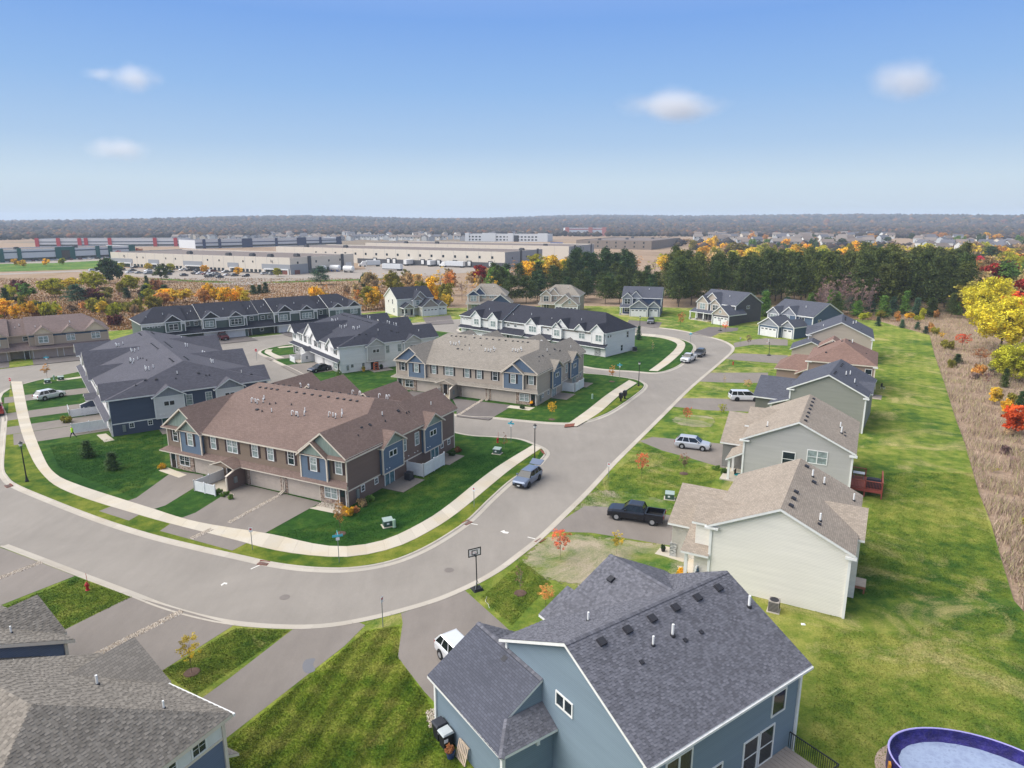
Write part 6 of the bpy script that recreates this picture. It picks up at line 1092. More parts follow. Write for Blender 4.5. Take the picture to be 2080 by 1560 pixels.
# the woods to the horizon: too far to count
def far_woods():
    rng = np.random.default_rng(9); V = []; n = 0
    for (r0, r1, cnt, s0, s1) in ((1330, 2000, 9000, 6, 9), (2000, 3000, 12000, 8, 12), (3000, 5200, 17000, 12, 20), (620, 1000, 700, 4, 7)):
        a = rng.uniform(-0.76, 0.76, cnt); r = np.sqrt(rng.uniform(r0 ** 2, r1 ** 2, cnt)); x = r * np.sin(a); y = r * np.cos(a); s = rng.uniform(s0, s1, cnt)
        if r0 < 700: k = (x > 190); x, y, s = x[k], y[k], s[k]
        elif r0 < 1500: k = ((np.sin(x / 170) + np.sin(y / 110 + x / 300)) > -1.2); x, y, s = x[k], y[k], s[k]
        z = np.array([hill_z(p, q) for p, q in zip(x, y)]); h = s * rng.uniform(0.75, 1.1, len(x))
        V.append(np.stack([x, y, z, s, h], 1))
    V = np.concatenate(V); n = len(V); ring = 5; pts = np.zeros((n, ring + 2, 3)); j = rng.uniform(0.7, 1.25, (n, ring))
    for k in range(ring):
        a = 2 * math.pi * k / ring; pts[:, k, 0] = V[:, 0] + np.cos(a) * V[:, 3] * j[:, k]; pts[:, k, 1] = V[:, 1] + np.sin(a) * V[:, 3] * j[:, k]; pts[:, k, 2] = V[:, 2] + V[:, 4] * rng.uniform(0.45, 0.8, n)
    pts[:, ring, :2] = V[:, :2] + rng.normal(size=(n, 2)) * V[:, 3:4] * 0.15; pts[:, ring, 2] = V[:, 2] + V[:, 4] * 1.25; pts[:, ring + 1, :2] = V[:, :2]; pts[:, ring + 1, 2] = V[:, 2] - 1
    F_ = []
    for k in range(ring): F_ += [(k, (k + 1) % ring, ring), ((k + 1) % ring, k, ring + 1)]
    F_ = np.array(F_); idx = (np.arange(n)[:, None, None] * (ring + 2) + F_[None]).reshape(-1, 3); m = len(idx)
    me = bpy.data.meshes.new('far_woods'); me.vertices.add(n * (ring + 2)); me.vertices.foreach_set('co', pts.reshape(-1)); me.loops.add(3 * m); me.loops.foreach_set('vertex_index', idx.reshape(-1).astype(np.int32)); me.polygons.add(m); me.polygons.foreach_set('loop_start', np.arange(0, 3 * m, 3, dtype=np.int32)); me.polygons.foreach_set('loop_total', np.full(m, 3, np.int32))
    me.materials.append(islandmat('far_foliage', [(0, (44, 44, 50)), (0.25, (62, 56, 58)), (0.45, (74, 64, 62)), (0.6, (60, 60, 52)), (0.75, (92, 72, 60)), (0.86, (44, 54, 46)), (0.95, (126, 92, 58)), (1, (100, 60, 52))], 1.0, 0.3)); me.update(calc_edges=True)
    ob('far_woods', me, None, kind='stuff', label='autumn woods covering the low hills to the horizon', category='woods')
far_woods()
# ---------------------------------------------------------------- warehouses, offices and far houses
TILT = paint('tiltup_tan', (212, 202, 187), 0.85, var=0.04); TILT_G = paint('tiltup_grey', (150, 152, 156), 0.85); TILT_D = paint('tiltup_dark', (84, 84, 88), 0.85); FLATROOF = paint('flat_roof', (116, 104, 98), 0.95, var=0.08); TILT_W = paint('tiltup_white', (206, 208, 210), 0.85); BRICK_B = paint('block_brown', (134, 122, 112), 0.9, var=0.06); TEAL = paint('trim_teal', (22, 88, 84)); REDT = paint('trim_red', (176, 50, 58)); NAVT = paint('trim_navy', (40, 52, 88)); BAND = paint('band_blue', (70, 84, 100)); BRICKR = paint('brick_red', (126, 74, 60)); BLUE = paint('sheet_blue', (34, 82, 158))
def shedbox(name, label, o, rot, W, D, h, wall, roofm=None, cat='warehouse'):
    t = thing(name, label, cat, (*o, -0.2), R(rot))
    mb = MB(); th = 0.5
    mb.box(0, 0, 0, W, th, h).box(0, D - th, 0, W, D, h).box(0, th, 0, th, D - th, h).box(W - th, th, 0, W, D - th, h); part('wall', mb, wall, t)
    part('roof', MB().box(th, th, h - 0.9, W - th, D - th, h - 0.6), roofm or FLATROOF, t); return t
def panels(t, W, h, step, side='S', c=0.0, mat=None):
    n = int(W / step)
    for k in range(1, n):
        (x, y), r = place(side, k * W / n, c); ob('panel_joint', cached(('pj', h, (mat or TILT_D).name), lambda: MB().box(-0.06, -0.03, 0, 0.06, 0, h - 0.1).mesh('panel_joint', mat or TILT_G)), t, (x, y, 0.05), r)
def plate(t, name, side, s0, s1, z0, z1, c, mat, d=0.15):
    (x, y), r = place(side, (s0 + s1) / 2, c); w = abs(s1 - s0) / 2
    return ob(name, MB().box(-w, -d, z0, w, 0, z1).mesh(name, mat), t, (x, y, 0), r)
def rooftop(t, pts, h):
    for x, y in pts: ob('rooftop_unit', cached('rtu', lambda: MB().box(-1.6, -1.2, 0, 1.6, 1.2, 1.5).box(-1.2, -0.9, 1.5, 1.2, 0.9, 1.9).mesh('rooftop_unit', TILT_D)), t, (x, y, h - 0.6))
def text_mesh(s, size, mat, name='lettering', ext=0.02):
    cu = bpy.data.curves.new(name, 'FONT'); cu.body = s; cu.size = size; cu.extrude = ext; cu.align_x = 'CENTER'; cu.align_y = 'CENTER'
    o = bpy.data.objects.new('tmp', cu); col.objects.link(o); dg = bpy.context.evaluated_depsgraph_get(); me = bpy.data.meshes.new_from_object(o.evaluated_get(dg)); bpy.data.objects.remove(o); me.name = name; me.materials.clear(); me.materials.append(mat); return me
t = shedbox('warehouse', 'long tan warehouse with grey entrance bays beyond the left meadow', (-268.1, 463.2), -26.9, 160, 55, 9.5, TILT)
panels(t, 160, 9.5, 8.5)
for a, b in ((0, 22), (38, 48), (71, 88), (110, 119), (138, 160)):
    plate(t, 'entrance_panel', 'S', a, b, 2.8, 5.6, 0, TILT_G, 0.2); plate(t, 'entrance_frame', 'S', a + 2, b - 1, 2.5, 3.1, -0.3, WHITE, 0.5); plate(t, 'entrance_glass', 'S', a + 3, b - 2, 0, 2.5, 0, GLASS, 0.1)
    for q in (a + 2, b - 1.6): plate(t, 'entrance_frame', 'S', q, q + 0.6, 0, 2.5, -0.3, WHITE, 0.5)
plate(t, 'brick_pier', 'S', 154, 158.5, 0, 2.4, 0, BRICKR, 0.35)
for k in range(34):
    x = 24 + k * 3.4
    if any(a - 1.5 < x < b + 1.5 for a, b in ((38, 48), (71, 88), (110, 119), (138, 160))): continue
    plate(t, 'window', 'S', x - 1.1, x + 1.1, 0.7, 2.3, 0, GLASS, 0.06)
for x in (27, 33, 55, 64, 93, 103, 123, 131): plate(t, 'window', 'S', x - 0.5, x + 0.5, 6.1, 7.2, 0, GLASS, 0.06)
plate(t, 'wall_base', 'S', 22, 138, 0, 0.7, 0, TILT_D, 0.05)
for y, z in ((6, 5.8), (21, 5.8), (32, 5.8), (42, 5.8)): plate(t, 'window', 'E', y - 0.6, y + 0.6, z, z + 1.3, 160, GLASS, 0.06)
plate(t, 'pier', 'E', 0.1, 3.0, 0, 9.3, 160, TILT_G, 0.25) if False else None
plate(t, 'grey_panel', 'E', 0, 14, 0, 5.6, 160, TILT_G, 0.2); plate(t, 'dark_pier', 'E', 14, 16.5, 0, 9.9, 160, TILT_D, 0.5); plate(t, 'dark_pier', 'E', 43, 45, 0, 9.9, 160, TILT_D, 0.5); plate(t, 'dark_base', 'E', 16.5, 43, 0, 2.6, 160, TILT_D, 0.1); plate(t, 'dock_door', 'E', 47, 52.5, 0, 4.4, 160, WHITE, 0.1); plate(t, 'brick_pier', 'E', 3, 7, 0, 2.4, 160, BRICKR, 0.35)
rooftop(t, ((60, 14), (100, 10), (118, 12), (136, 9), (146, 20)), 9.5)
m = text_mesh('hg', 2.2, TILT_D)
for x, z in ((146, 7.3), (14, 7.4)): o = ob('lettering', m, t, (x, -0.06, z)); o.rotation_euler = (R(90), 0, 0)
t = shedbox('warehouse', 'very long tan warehouse with dark loading dock band', (-181.5, 534.5), -28.0, 200.5, 55, 10.5, TILT)
panels(t, 200, 10.5, 9.5); plate(t, 'dock_band', 'S', 80, 200.4, 0, 3.6, 0, TILT_D, 0.1)
for k in range(17): plate(t, 'window', 'S', 40 + k * 9.4, 41.6 + k * 9.4, 6.0, 7.6, 0, GLASS, 0.06)
for x in (96, 108, 113, 137, 143, 150, 163, 174, 190): plate(t, 'dock_door', 'S', x - 1.6, x + 1.6, 0.9, 4.4, 0, VENT, 0.5); plate(t, 'dock_panel', 'S', x - 1.1, x + 1.1, 1.1, 3.9, -0.5, WHITE, 0.05)
for y in (22, 47): plate(t, 'dark_pier', 'E', y - 1, y + 1, 0, 11, 200.5, TILT_D, 0.5)
for y in (10, 30, 37, 43): plate(t, 'window', 'E', y - 0.6, y + 0.6, 5.6, 7, 200.5, GLASS, 0.06)
plate(t, 'grey_wall', 'E', 0, 55, 0, 10.3, 200.5, TILT_G, 0.04); rooftop(t, ((20, 12), (52, 20), (195, 34)), 10.5)
t = shedbox('warehouse', 'pale flat warehouse roof behind the loading dock warehouse', (-131, 622), -25.5, 194, 60, 10.5, TILT); panels(t, 194, 10.5, 12); plate(t, 'grey_wall', 'E', 0, 60, 0, 10.3, 194, TILT_G, 0.04); rooftop(t, ((30, 20), (60, 24), (170, 10)), 10.5)
for y in (12, 52): plate(t, 'dark_pier', 'E', y - 1, y + 1, 0, 11, 194, TILT_D, 0.5)
t = shedbox('warehouse', 'brown block warehouse with two rows of windows at centre right', (70, 760), -25, 83, 146, 9.2, BRICK_B); panels(t, 83, 9.2, 7, mat=TILT_D); panels(t, 146, 9.2, 8, 'E', 83, TILT_D); rooftop(t, ((20, 20), (40, 60), (60, 100), (30, 120)), 9.2)
for k in range(7):
    for z in (2, 6): plate(t, 'window', 'S', 14 + k * 10, 15.6 + k * 10, z, z + 1.8, 0, GLASS, 0.06)
single('storage_container', MB().box(0, 0, 0, 14, 6, 5).box(-0.1, -0.1, 4.6, 14.1, 6.1, 5.1), BLUE, 'bright blue box building beside the brown block warehouse', 'building', (44, 800, -0.2), R(-10))
t = shedbox('office_building', 'white two storey office building with flat roof and tower block', (-68.2, 1015.6), -13.5, 122, 40, 10.5, TILT_W, cat='office')
for k in range(22):
    for z in (1.6, 5.8): plate(t, 'window', 'S', 5 + k * 5.2, 8 + k * 5.2, z, z + 2.0, 0, GLASS, 0.06)
for a, b in ((0, 6), (26, 46), (64, 72), (108, 122)): plate(t, 'raised_bay', 'S', a, b, 0, 12, 0.2, TILT_W, 0.9)
plate(t, 'dark_entrance', 'S', 73, 80, 0, 9, 0, VENT, 0.4)
t = shedbox('store_building', 'white and red trimmed store far beyond the warehouses', (104.5, 1378), 0, 81, 40, 15.0, TILT_W, cat='store')
for a, b in ((0, 8), (46, 54), (73, 81)): plate(t, 'red_pier', 'S', a, b, 0, 16.4, 0, paint('pier_rose', (190, 120, 112)), 1.0)
plate(t, 'red_band', 'S', 8, 73, 12, 13.4, 0, REDT, 0.3)
t = shedbox('flex_building', 'white flex building with dark green piers at the far left', (-373 - 60 * math.cos(R(57.6)), 504 - 60 * math.sin(R(57.6))), 57.6, 160, 45, 9.0, TILT_W)
plate(t, 'blue_band', 'S', 0, 160, 6.6, 7.5, 0, BAND, 0.1); plate(t, 'window_band', 'S', 0, 160, 0.8, 2.6, 0, GLASS, 0.08)
for a, b in ((60, 63), (72, 74.5), (98, 112), (128, 131), (138, 141), (155, 160)): plate(t, 'green_pier', 'S', a, b, 0, 9.9, 0, TEAL, 0.8)
plate(t, 'entrance_glass', 'S', 102, 108, 0, 7.4, -0.8, GLASS, 0.06); rooftop(t, ((80, 20), (120, 15)), 9)
t = shedbox('flex_building', 'white flex building with bright red piers at far left', (-548.8, 803.5), 7.1, 156, 45, 9.0, TILT_W); plate(t, 'blue_band', 'S', 0, 156, 5.0, 6.0, 0, BAND, 0.1)
for a in (-1, 22, 45, 52, 78, 128, 151): plate(t, 'red_pier', 'S', a, a + 4, 0, 10, 0, REDT, 0.9)
plate(t, 'window_band', 'S', 0, 156, 0.8, 2.6, 0, GLASS, 0.08)
t = shedbox('flex_building', 'white flex building with navy piers behind the tan warehouse', (-341.8, 751), 46, 182, 45, 9.0, TILT_W); plate(t, 'navy_band', 'S', 0, 182, 5.4, 6.4, 0, NAVT, 0.1); plate(t, 'window_band', 'S', 0, 182, 0.8, 2.8, 0, GLASS, 0.08)
for a, b in ((8, 11), (25, 28), (52, 64), (92, 95), (120, 132), (150, 153), (174, 181)): plate(t, 'navy_pier', 'S', a, b, 0, 10, 0, NAVT, 0.8)
# yards, lots and roads of the business park
LOT = asphaltmat('lot_asphalt', (158, 148, 138)); GRASSFAR = lawnmat('lawn_far', (66, 100, 40), (84, 118, 48), (120, 130, 60))
structure('parking_lot', MB().poly([(-262, 452), (-245, 430), (-213, 382), (-160, 352), (-112, 350), (-80, 372), (-92, 436), (-124, 390)], -0.14), LOT)
structure('loading_yard', MB().poly([(-92, 436), (-80, 372), (-52, 380), (-4, 428), (-4, 452), (-110, 498)], -0.135), LOT)
structure('yard_road', MB().poly([(-330, 372), (-268, 425), (-242, 418), (-245, 408), (-262, 412), (-320, 362)], -0.13), LOT); structure('yard_road', MB().poly([(-160, 356), (-132, 340), (-103, 356), (-78, 362), (-60, 372), (-60, 380), (-82, 371), (-106, 366), (-132, 350)], -0.125), LOT)
structure('far_lawn', MB().poly([(-400, 420), (-330, 400), (-262, 440), (-275, 470), (-310, 540), (-420, 470)], -0.145), GRASSFAR); structure('far_lawn', MB().poly([(-200, 366), (-160, 345), (-130, 334), (-80, 352), (-50, 366), (-50, 376), (-130, 352), (-170, 362)], -0.148), GRASSFAR)
structure('far_parking', MB().poly([(-420, 470), (-330, 500), (-300, 560), (-330, 580), (-380, 510), (-430, 490)], -0.13), LOT)
structure('gravel_pad', MB().poly([(-150, 336), (-128, 326), (-112, 336), (-132, 346)], -0.12), LOT)
structure('field', MB().poly([(-700, 950), (-100, 820), (-20, 1000), (120, 1100), (-200, 1150), (-700, 1200)], -0.16), paint('far_field', (124, 108, 88), 1.0, var=0.12)); structure('field', MB().poly([(180, 560), (260, 620), (420, 900), (330, 920), (200, 700)], -0.16), paint('far_field_tan', (138, 122, 96), 1.0, var=0.12))
# rows of far houses
FH_W = [paint('far_wall_' + str(k), c, 0.8) for k, c in enumerate(((214, 214, 210), (196, 196, 192), (176, 180, 182), (206, 196, 180), (150, 152, 158)))]; FH_R = [paint('far_roof_' + str(k), c, 0.9) for k, c in enumerate(((98, 98, 106), (120, 108, 102), (132, 122, 116)))]
def far_house(x, y, rot, k, label, group, s=1.0):
    t = thing('far_house', label, 'house', (x, y, hill_z(x, y)), rot, group); t.scale = (s, s, s)
    ob('wall', cached(('fw', k % 5), lambda: MB().hull([(-5.5, -4, 0), (5.5, -4, 0), (5.5, 4, 0), (-5.5, 4, 0)], [(-5.5, -4, 5.6), (5.5, -4, 5.6), (5.5, 4, 5.6), (-5.5, 4, 5.6)]).face([(-5.5, -4, 5.6), (-5.5, 4, 5.6), (-5.5, 0, 8.2)]).face([(5.5, -4, 5.6), (5.5, 0, 8.2), (5.5, 4, 5.6)]).mesh('wall', FH_W[k % 5])), t)
    def rf(): V, F = gable(-5.9, 5.9, -4.5, 4.5, 5.5, 8.5, 'x'); return MB().face([V[i] for i in F[0]]).face([V[i] for i in F[1]]).face([(-5.9, -4.5, 5.3), (5.9, -4.5, 5.3), (5.9, -4.5, 5.5), (-5.9, -4.5, 5.5)]).mesh('roof', FH_R[k % 3])
    ob('roof', cached(('fr', k % 3), rf), t)
    ob('window', cached('fwin', lambda: MB().box(-4.2, -4.06, 3.4, -2.8, -4, 4.8).mesh('window', GLASS)), t); ob('window', CACHE['fwin'], t, (5.4, 0, 0))
    ob('garage_door', cached('fgar', lambda: MB().box(-0.6, -4.06, 0, 4, -4, 2.2).mesh('garage_door', WHITE)), t)
rf_ = random.Random(3)
for k in range(46):
    u = 375 + k * 12.6 + rf_.uniform(-3, 3); d = rf_.uniform(1010, 1130); far_house((u - 1040) * d / CAM_F, d, rf_.choice((0.1, 1.65, -0.2, 1.4)), rf_.randrange(15), 'small pale house in the long row beyond the warehouses', 'far row of pale houses')
for k in range(40):
    u = rf_.uniform(560, 1120); d = rf_.uniform(1150, 1450); far_house((u - 1040) * d / CAM_F, d, rf_.uniform(0, 3), rf_.randrange(15), 'tiny house in the second row among the woods', 'houses among the far woods')
for k in range(64):
    u = rf_.uniform(1400, 1800); d = rf_.uniform(760, 1350); far_house((u - 1040) * d / CAM_F, d, rf_.uniform(-0.4, 0.4), rf_.randrange(15), 'pale house in the estate beyond the pine groves', 'far estate beyond the pines', 1.15)
for k in range(36):
    u = rf_.uniform(1850, 2110); d = rf_.uniform(620, 1050); far_house((u - 1040) * d / CAM_F, d, rf_.uniform(0, 3), rf_.randrange(15), 'pale house on the rise at the far right', 'far houses at right', 1.15)
# trees among them
for k in range(48):
    u = rf_.uniform(1380, 2090); d = rf_.uniform(640, 1150); tree((u - 1040) * d / CAM_F, d, rf_.uniform(7, 13), rf_.uniform(4, 8), rf_.choice(('round', 'bush', 'tall')), rf_.choice(('olive', 'tan', 'brown', 'green', 'dkgreen', 'gold', 'orange', 'dkgreen')), 'autumn tree among the far estate houses', 'trees of the far estate')
for k in range(16):
    u = rf_.uniform(240, 365); d = rf_.uniform(560, 640); tree((u - 1040) * d / CAM_F, d, rf_.uniform(4, 7), rf_.uniform(2, 3.4), 'round', rf_.choice(('red', 'olive', 'crimson', 'rust')), 'small red tree before the red trimmed building', 'trees by the red trimmed building')
for u, d in ((105, 470), (45, 470), (255, 425), (310, 420), (355, 415), (422, 400), (488, 385), (570, 378), (140, 480), (60, 455)): tree((u - 1040) * d / CAM_F, d, 5, 2.6, 'round', rf_.choice(('yellow', 'lime', 'gold')), 'small yellow tree along the warehouse frontage', 'frontage trees')
# ---------------------------------------------------------------- vehicles
TYRE = paint('tyre', (26, 26, 28), 0.9); RIM = paint('rim', (176, 178, 182), 0.35, 0.6); CARGLASS = glassmat('car_glass', (26, 30, 34), 0.06); HEADL = paint('headlight', (214, 220, 226), 0.2); TAILL = paint('taillight', (150, 26, 26), 0.3); BLKP = paint('black_plastic', (30, 30, 32), 0.7); PLATE = paint('number_plate', (220, 220, 216), 0.6)
def carpaint(name, rgb, metal=0.3):
    if name in MATS: return MATS[name]
    m = paint(name, rgb, 0.32, metal, 0.02, 0.5); b = m.node_tree.nodes['Principled BSDF']; b.inputs['Coat Weight'].default_value = 0.6; b.inputs['Coat Roughness'].default_value = 0.08; return m
SPEC = {  # length, half width, stations (x from front, low, top, width factor), cabin base x0,x1 and roof x0,x1, roof height
    'suv': (4.65, 0.93, [(0, .42, .72, .80), (.12, .28, .88, .93), (.6, .24, .98, 1), (1.25, .24, 1.05, 1), (3.9, .24, 1.08, 1), (4.45, .3, 1.05, .97), (4.65, .42, .95, .88)], (1.15, 4.5), (1.95, 4.0), 1.66, (0.9, 3.62)),
    'sedan': (4.85, 0.92, [(0, .4, .62, .78), (.12, .26, .74, .92), (.7, .22, .84, 1), (1.4, .22, .92, 1), (3.9, .22, .97, 1), (4.7, .28, .95, .95), (4.85, .4, .85, .85)], (1.3, 4.35), (2.2, 3.55), 1.44, (0.95, 3.8)),
    'minivan': (5.1, 0.98, [(0, .4, .68, .8), (.12, .26, .84, .93), (.6, .22, .98, 1), (1.1, .22, 1.08, 1), (4.7, .22, 1.1, 1), (5.0, .3, 1.08, .98), (5.1, .4, 1.0, .92)], (0.85, 4.98), (1.9, 4.75), 1.76, (0.95, 4.0)),
    'pickup': (5.75, 0.97, [(0, .5, .95, .86), (.1, .38, 1.06, .95), (.5, .34, 1.14, 1), (1.5, .34, 1.2, 1), (3.75, .34, 1.22, 1), (3.8, .34, 1.22, 1)], (1.45, 3.75), (2.15, 3.5), 1.86, (1.0, 4.65))}
def car(kind, label, cat, center, heading, matname, rgb, group=None, z=0.0, detail=True, rims=True, hatch=False):
    L, hw, st, cb, cr, rh, ax = SPEC[kind]; M = carpaint(matname, rgb)
    t = thing({'pickup': 'pickup_truck', 'minivan': 'minivan', 'suv': 'suv', 'sedan': 'sedan'}[kind], label, cat, (*center, z), R(heading), group)
    X = lambda s: L / 2 - s
    def body():
        mb = MB(); rows = []
        for s, lo, hi, w in st:
            h = hw * w; rows.append([(X(s), h * .92, lo), (X(s), h, lo + .18), (X(s), h, hi - .2), (X(s), h * .93, hi - .04), (X(s), h * .8, hi), (X(s), -h * .8, hi), (X(s), -h * .93, hi - .04), (X(s), -h, hi - .2), (X(s), -h, lo + .18), (X(s), -h * .92, lo)])
        for a, b in zip(rows, rows[1:]):
            for k in range(10): mb.face([a[k], a[(k + 1) % 10], b[(k + 1) % 10], b[k]])
        mb.face(rows[0][::-1]); mb.face(rows[-1])
        me = mb.mesh('body', M, False, True); return me
    ob('body', cached(('cb', kind, matname), body), t)
    zb = st[3][2] - 0.03; r0, r1 = X(cr[0]), X(cr[1]); b0, b1 = X(cb[0]), X(cb[1]); wb, wr = hw * .9, hw * .7
    base = [(b0, wb, zb), (b1, wb, zb), (b1, -wb, zb), (b0, -wb, zb)]; top = [(r0, wr, rh - .05), (r1, wr, rh - .05), (r1, -wr, rh - .05), (r0, -wr, rh - .05)]
    ob('glass', cached(('cg', kind), lambda: MB().hull(base, top).mesh('glass', CARGLASS)), t)
    def rf():
        mb = MB(); mb.hull([(r0 + .06, wr + .02, rh - .06), (r1 - .06, wr + .02, rh - .06), (r1 - .06, -wr - .02, rh - .06), (r0 + .06, -wr - .02, rh - .06)], [(r0 - .12, wr - .08, rh), (r1 + .12, wr - .08, rh), (r1 + .12, -wr + .08, rh), (r0 - .12, -wr + .08, rh)])
        for g in (1, -1):
            for f, w in ((0.0, .07), (1.0, .09), (0.45, .05)) + (((0.74, .05),) if kind != 'sedan' else ()):
                a = Vector(base[0]) .lerp(Vector(base[1]), f); b = Vector(top[0]).lerp(Vector(top[1]), f)
                a.y, b.y = a.y * g * 1.012, b.y * g * 1.03; p = [a + Vector((w, 0, 0)), a - Vector((w, 0, 0)), b - Vector((w * .7, 0, 0)), b + Vector((w * .7, 0, 0))]; mb.face(p if g < 0 else p[::-1])
        return mb.mesh('roof', M)
    ob('roof', cached(('cr', kind, matname), rf), t)
    wr_ = 0.40 if kind == 'pickup' else 0.35
    def wheel(): return MB().cyl((0, -.11, 0), (0, .11, 0), wr_, wr_, 16).mesh('wheel', TYRE)
    def rim():
        mb = MB().cyl((0, -.02, 0), (0, .118, 0), wr_ * .62, wr_ * .58, 12)
        for k in range(5): a = k * 1.2566; mb.box(-.03, .118, -.03, .03, .124, .03) if k == 0 else None
        return mb.mesh('rim', RIM if rims else BLKP)
    def arch(): return MB().cyl((0, -.01, 0), (0, .01, 0), wr_ + .07, wr_ + .07, 18).mesh('wheel_arch', BLKP)
    for s in ax:
        for g in (1, -1):
            if detail: ob('wheel_arch', cached(('ca', wr_), arch), t, (X(s), g * (hw + .0), wr_ + .02))
            w = ob('wheel', cached(('cw', wr_), wheel), t, (X(s), g * (hw - .07), wr_), 0 if g > 0 else math.pi)
            ob('rim', cached(('cri', wr_, rims), rim), w)
    if detail:
        for g in (1, -1):
            ob('headlight', cached(('hl', kind), lambda: MB().box(-.16, -.17, -.07, .03, .17, .07).mesh('headlight', HEADL)), t, (X(.09), g * hw * .66, st[1][2] - .14)); ob('taillight', cached('tl', lambda: MB().box(-.04, -.12, -.16, .06, .12, .16).mesh('taillight', TAILL)), t, (X(L) + .04, g * hw * .76, st[-2][2] - .22))
            ob('mirror', cached(('mi', matname), lambda: MB().box(-.09, -.1, -.07, .07, .1, .08).mesh('mirror', M)), t, (b0 - .42, g * (hw + .05), zb + .1))
        ob('grille', cached(('gr', kind), lambda: MB().box(-.02, -hw * .5, -.1, .05, hw * .5, .1).mesh('grille', BLKP)), t, (X(.0), 0, st[0][2] - .14)); ob('number_plate', cached('np', lambda: MB().box(-.01, -.16, -.08, .02, .16, .08).mesh('number_plate', PLATE)), t, (X(0) + .02, 0, .42))
        ob('bumper', cached(('bu', kind), lambda: MB().box(-.1, -hw * .8, -.09, .07, hw * .8, .09).mesh('bumper', BLKP)), t, (X(.04), 0, .4))
    if kind == 'pickup':
        def bed():
            mb = MB(); x0, x1 = X(3.85), X(5.7); h = hw
            mb.box(x1, -h, .42, x0, -h + .12, 1.2).box(x1, h - .12, .42, x0, h, 1.2).box(x1, -h + .12, .42, x1 + .1, h - .12, 1.18).box(x0 - .08, -h + .12, .42, x0, h - .12, 1.2).box(x1 + .1, -h + .12, .5, x0 - .08, h - .12, .72, 1); return mb.mesh('bed', [M, BLKP])
        ob('bed', cached(('bed', matname), bed), t)
    if hatch:
        ob('tailgate', MB().hull([(-.05, -.7, 0), (-.05, .7, 0), (-1.05, .78, .32), (-1.05, -.78, .32)], [(0, -.7, .07), (0, .7, .07), (-1.0, .78, .42), (-1.0, -.78, .42)]).mesh('tailgate', M), t, (X(4.15), 0, rh - .05)); ob('cargo_bay', MB().box(-.05, -.65, 0, .02, .65, .6).mesh('cargo_bay', BLKP), t, (X(4.5), 0, .7))
    return t
def car_side(kind, label, cat, front, rear, side, *a, **kw):
    """placed from where its two near-side wheels touch the ground; side +1: its left flank is the one seen"""
    f, r = at(*front), at(*rear); h = math.degrees(math.atan2(f[1] - r[1], f[0] - r[0])); L, hw, st, cb, cr, rh, ax = SPEC[kind]
    m = ((f[0] + r[0]) / 2, (f[1] + r[1]) / 2); off = L / 2 - sum(ax) / 2; d = (math.cos(R(h)), math.sin(R(h))); n = (-d[1] * side, d[0] * side)
    return car(kind, label, cat, (m[0] - d[0] * off - n[0] * (hw - .05), m[1] - d[1] * off - n[1] * (hw - .05)), h, *a, **kw)
car_side('suv', 'blue-grey suv parked at the kerb with its tailgate open', 'suv', (1073.7, 989.4), (1095.4, 973.5), 1, 'paint_bluegrey', (112, 124, 146), z=-0.09, hatch=True, rims=False)
car_side('pickup', 'black pickup truck on the driveway of the cream house', 'pickup truck', (1252.7, 1056.9), (1323.5, 1068), 1, 'paint_black', (22, 24, 34), z=0.012)
car_side('suv', 'silver crossover on the driveway of the grey house', 'suv', (1427.7, 917), (1383.7, 911.4), -1, 'paint_silver', (190, 192, 198), z=0.012)
car_side('minivan', 'white minivan on the driveway of the green-grey house', 'minivan', (1535.4, 816), (1495.4, 815.4), -1, 'paint_white', (224, 225, 228), z=0.012, rims=False)
car_side('suv', 'white suv parked nose in beside the navy townhouse block', 'suv', (126.8, 806), (89.9, 814), -1, 'paint_white', (224, 225, 228), z=0.012)
_r = at(896, 1338.5); car('suv', 'white suv in the driveway behind the foreground blue house roof', 'suv', (_r[0] + 1.3 * math.cos(R(-55)) + 0.85 * math.cos(R(35)), _r[1] + 1.3 * math.sin(R(-55)) + 0.85 * math.sin(R(35))), -55, 'paint_white', (224, 225, 228), z=0.012)
car_side('sedan', 'dark navy sedan in front of the white townhouse garages', 'sedan', (642, 757.3), (665, 752.5), 1, 'paint_navy', (34, 38, 54), z=0.012)
car('pickup', 'dark red pickup truck before the sage townhouse garages', 'pickup truck', at(452, 689), -51.4, 'paint_maroon', (96, 30, 40), z=0.0)
car('pickup', 'white pickup truck parked on the street curve, front one of two', 'pickup truck', at(1398, 733), -122, 'paint_white', (224, 225, 228), z=-0.09); car('suv', 'dark grey suv parked behind the white pickup on the curve', 'suv', at(1421, 722), -120, 'paint_dark', (62, 64, 72), z=-0.09)
car('pickup', 'grey pickup truck on the driveway of the navy house', 'pickup truck', at(1322, 656), -105, 'paint_grey', (130, 134, 138), z=0.012)
car('pickup', 'red truck cut off by the left edge of the frame', 'pickup truck', at(-8, 838), 128, 'paint_red', (170, 52, 40), z=-0.09)
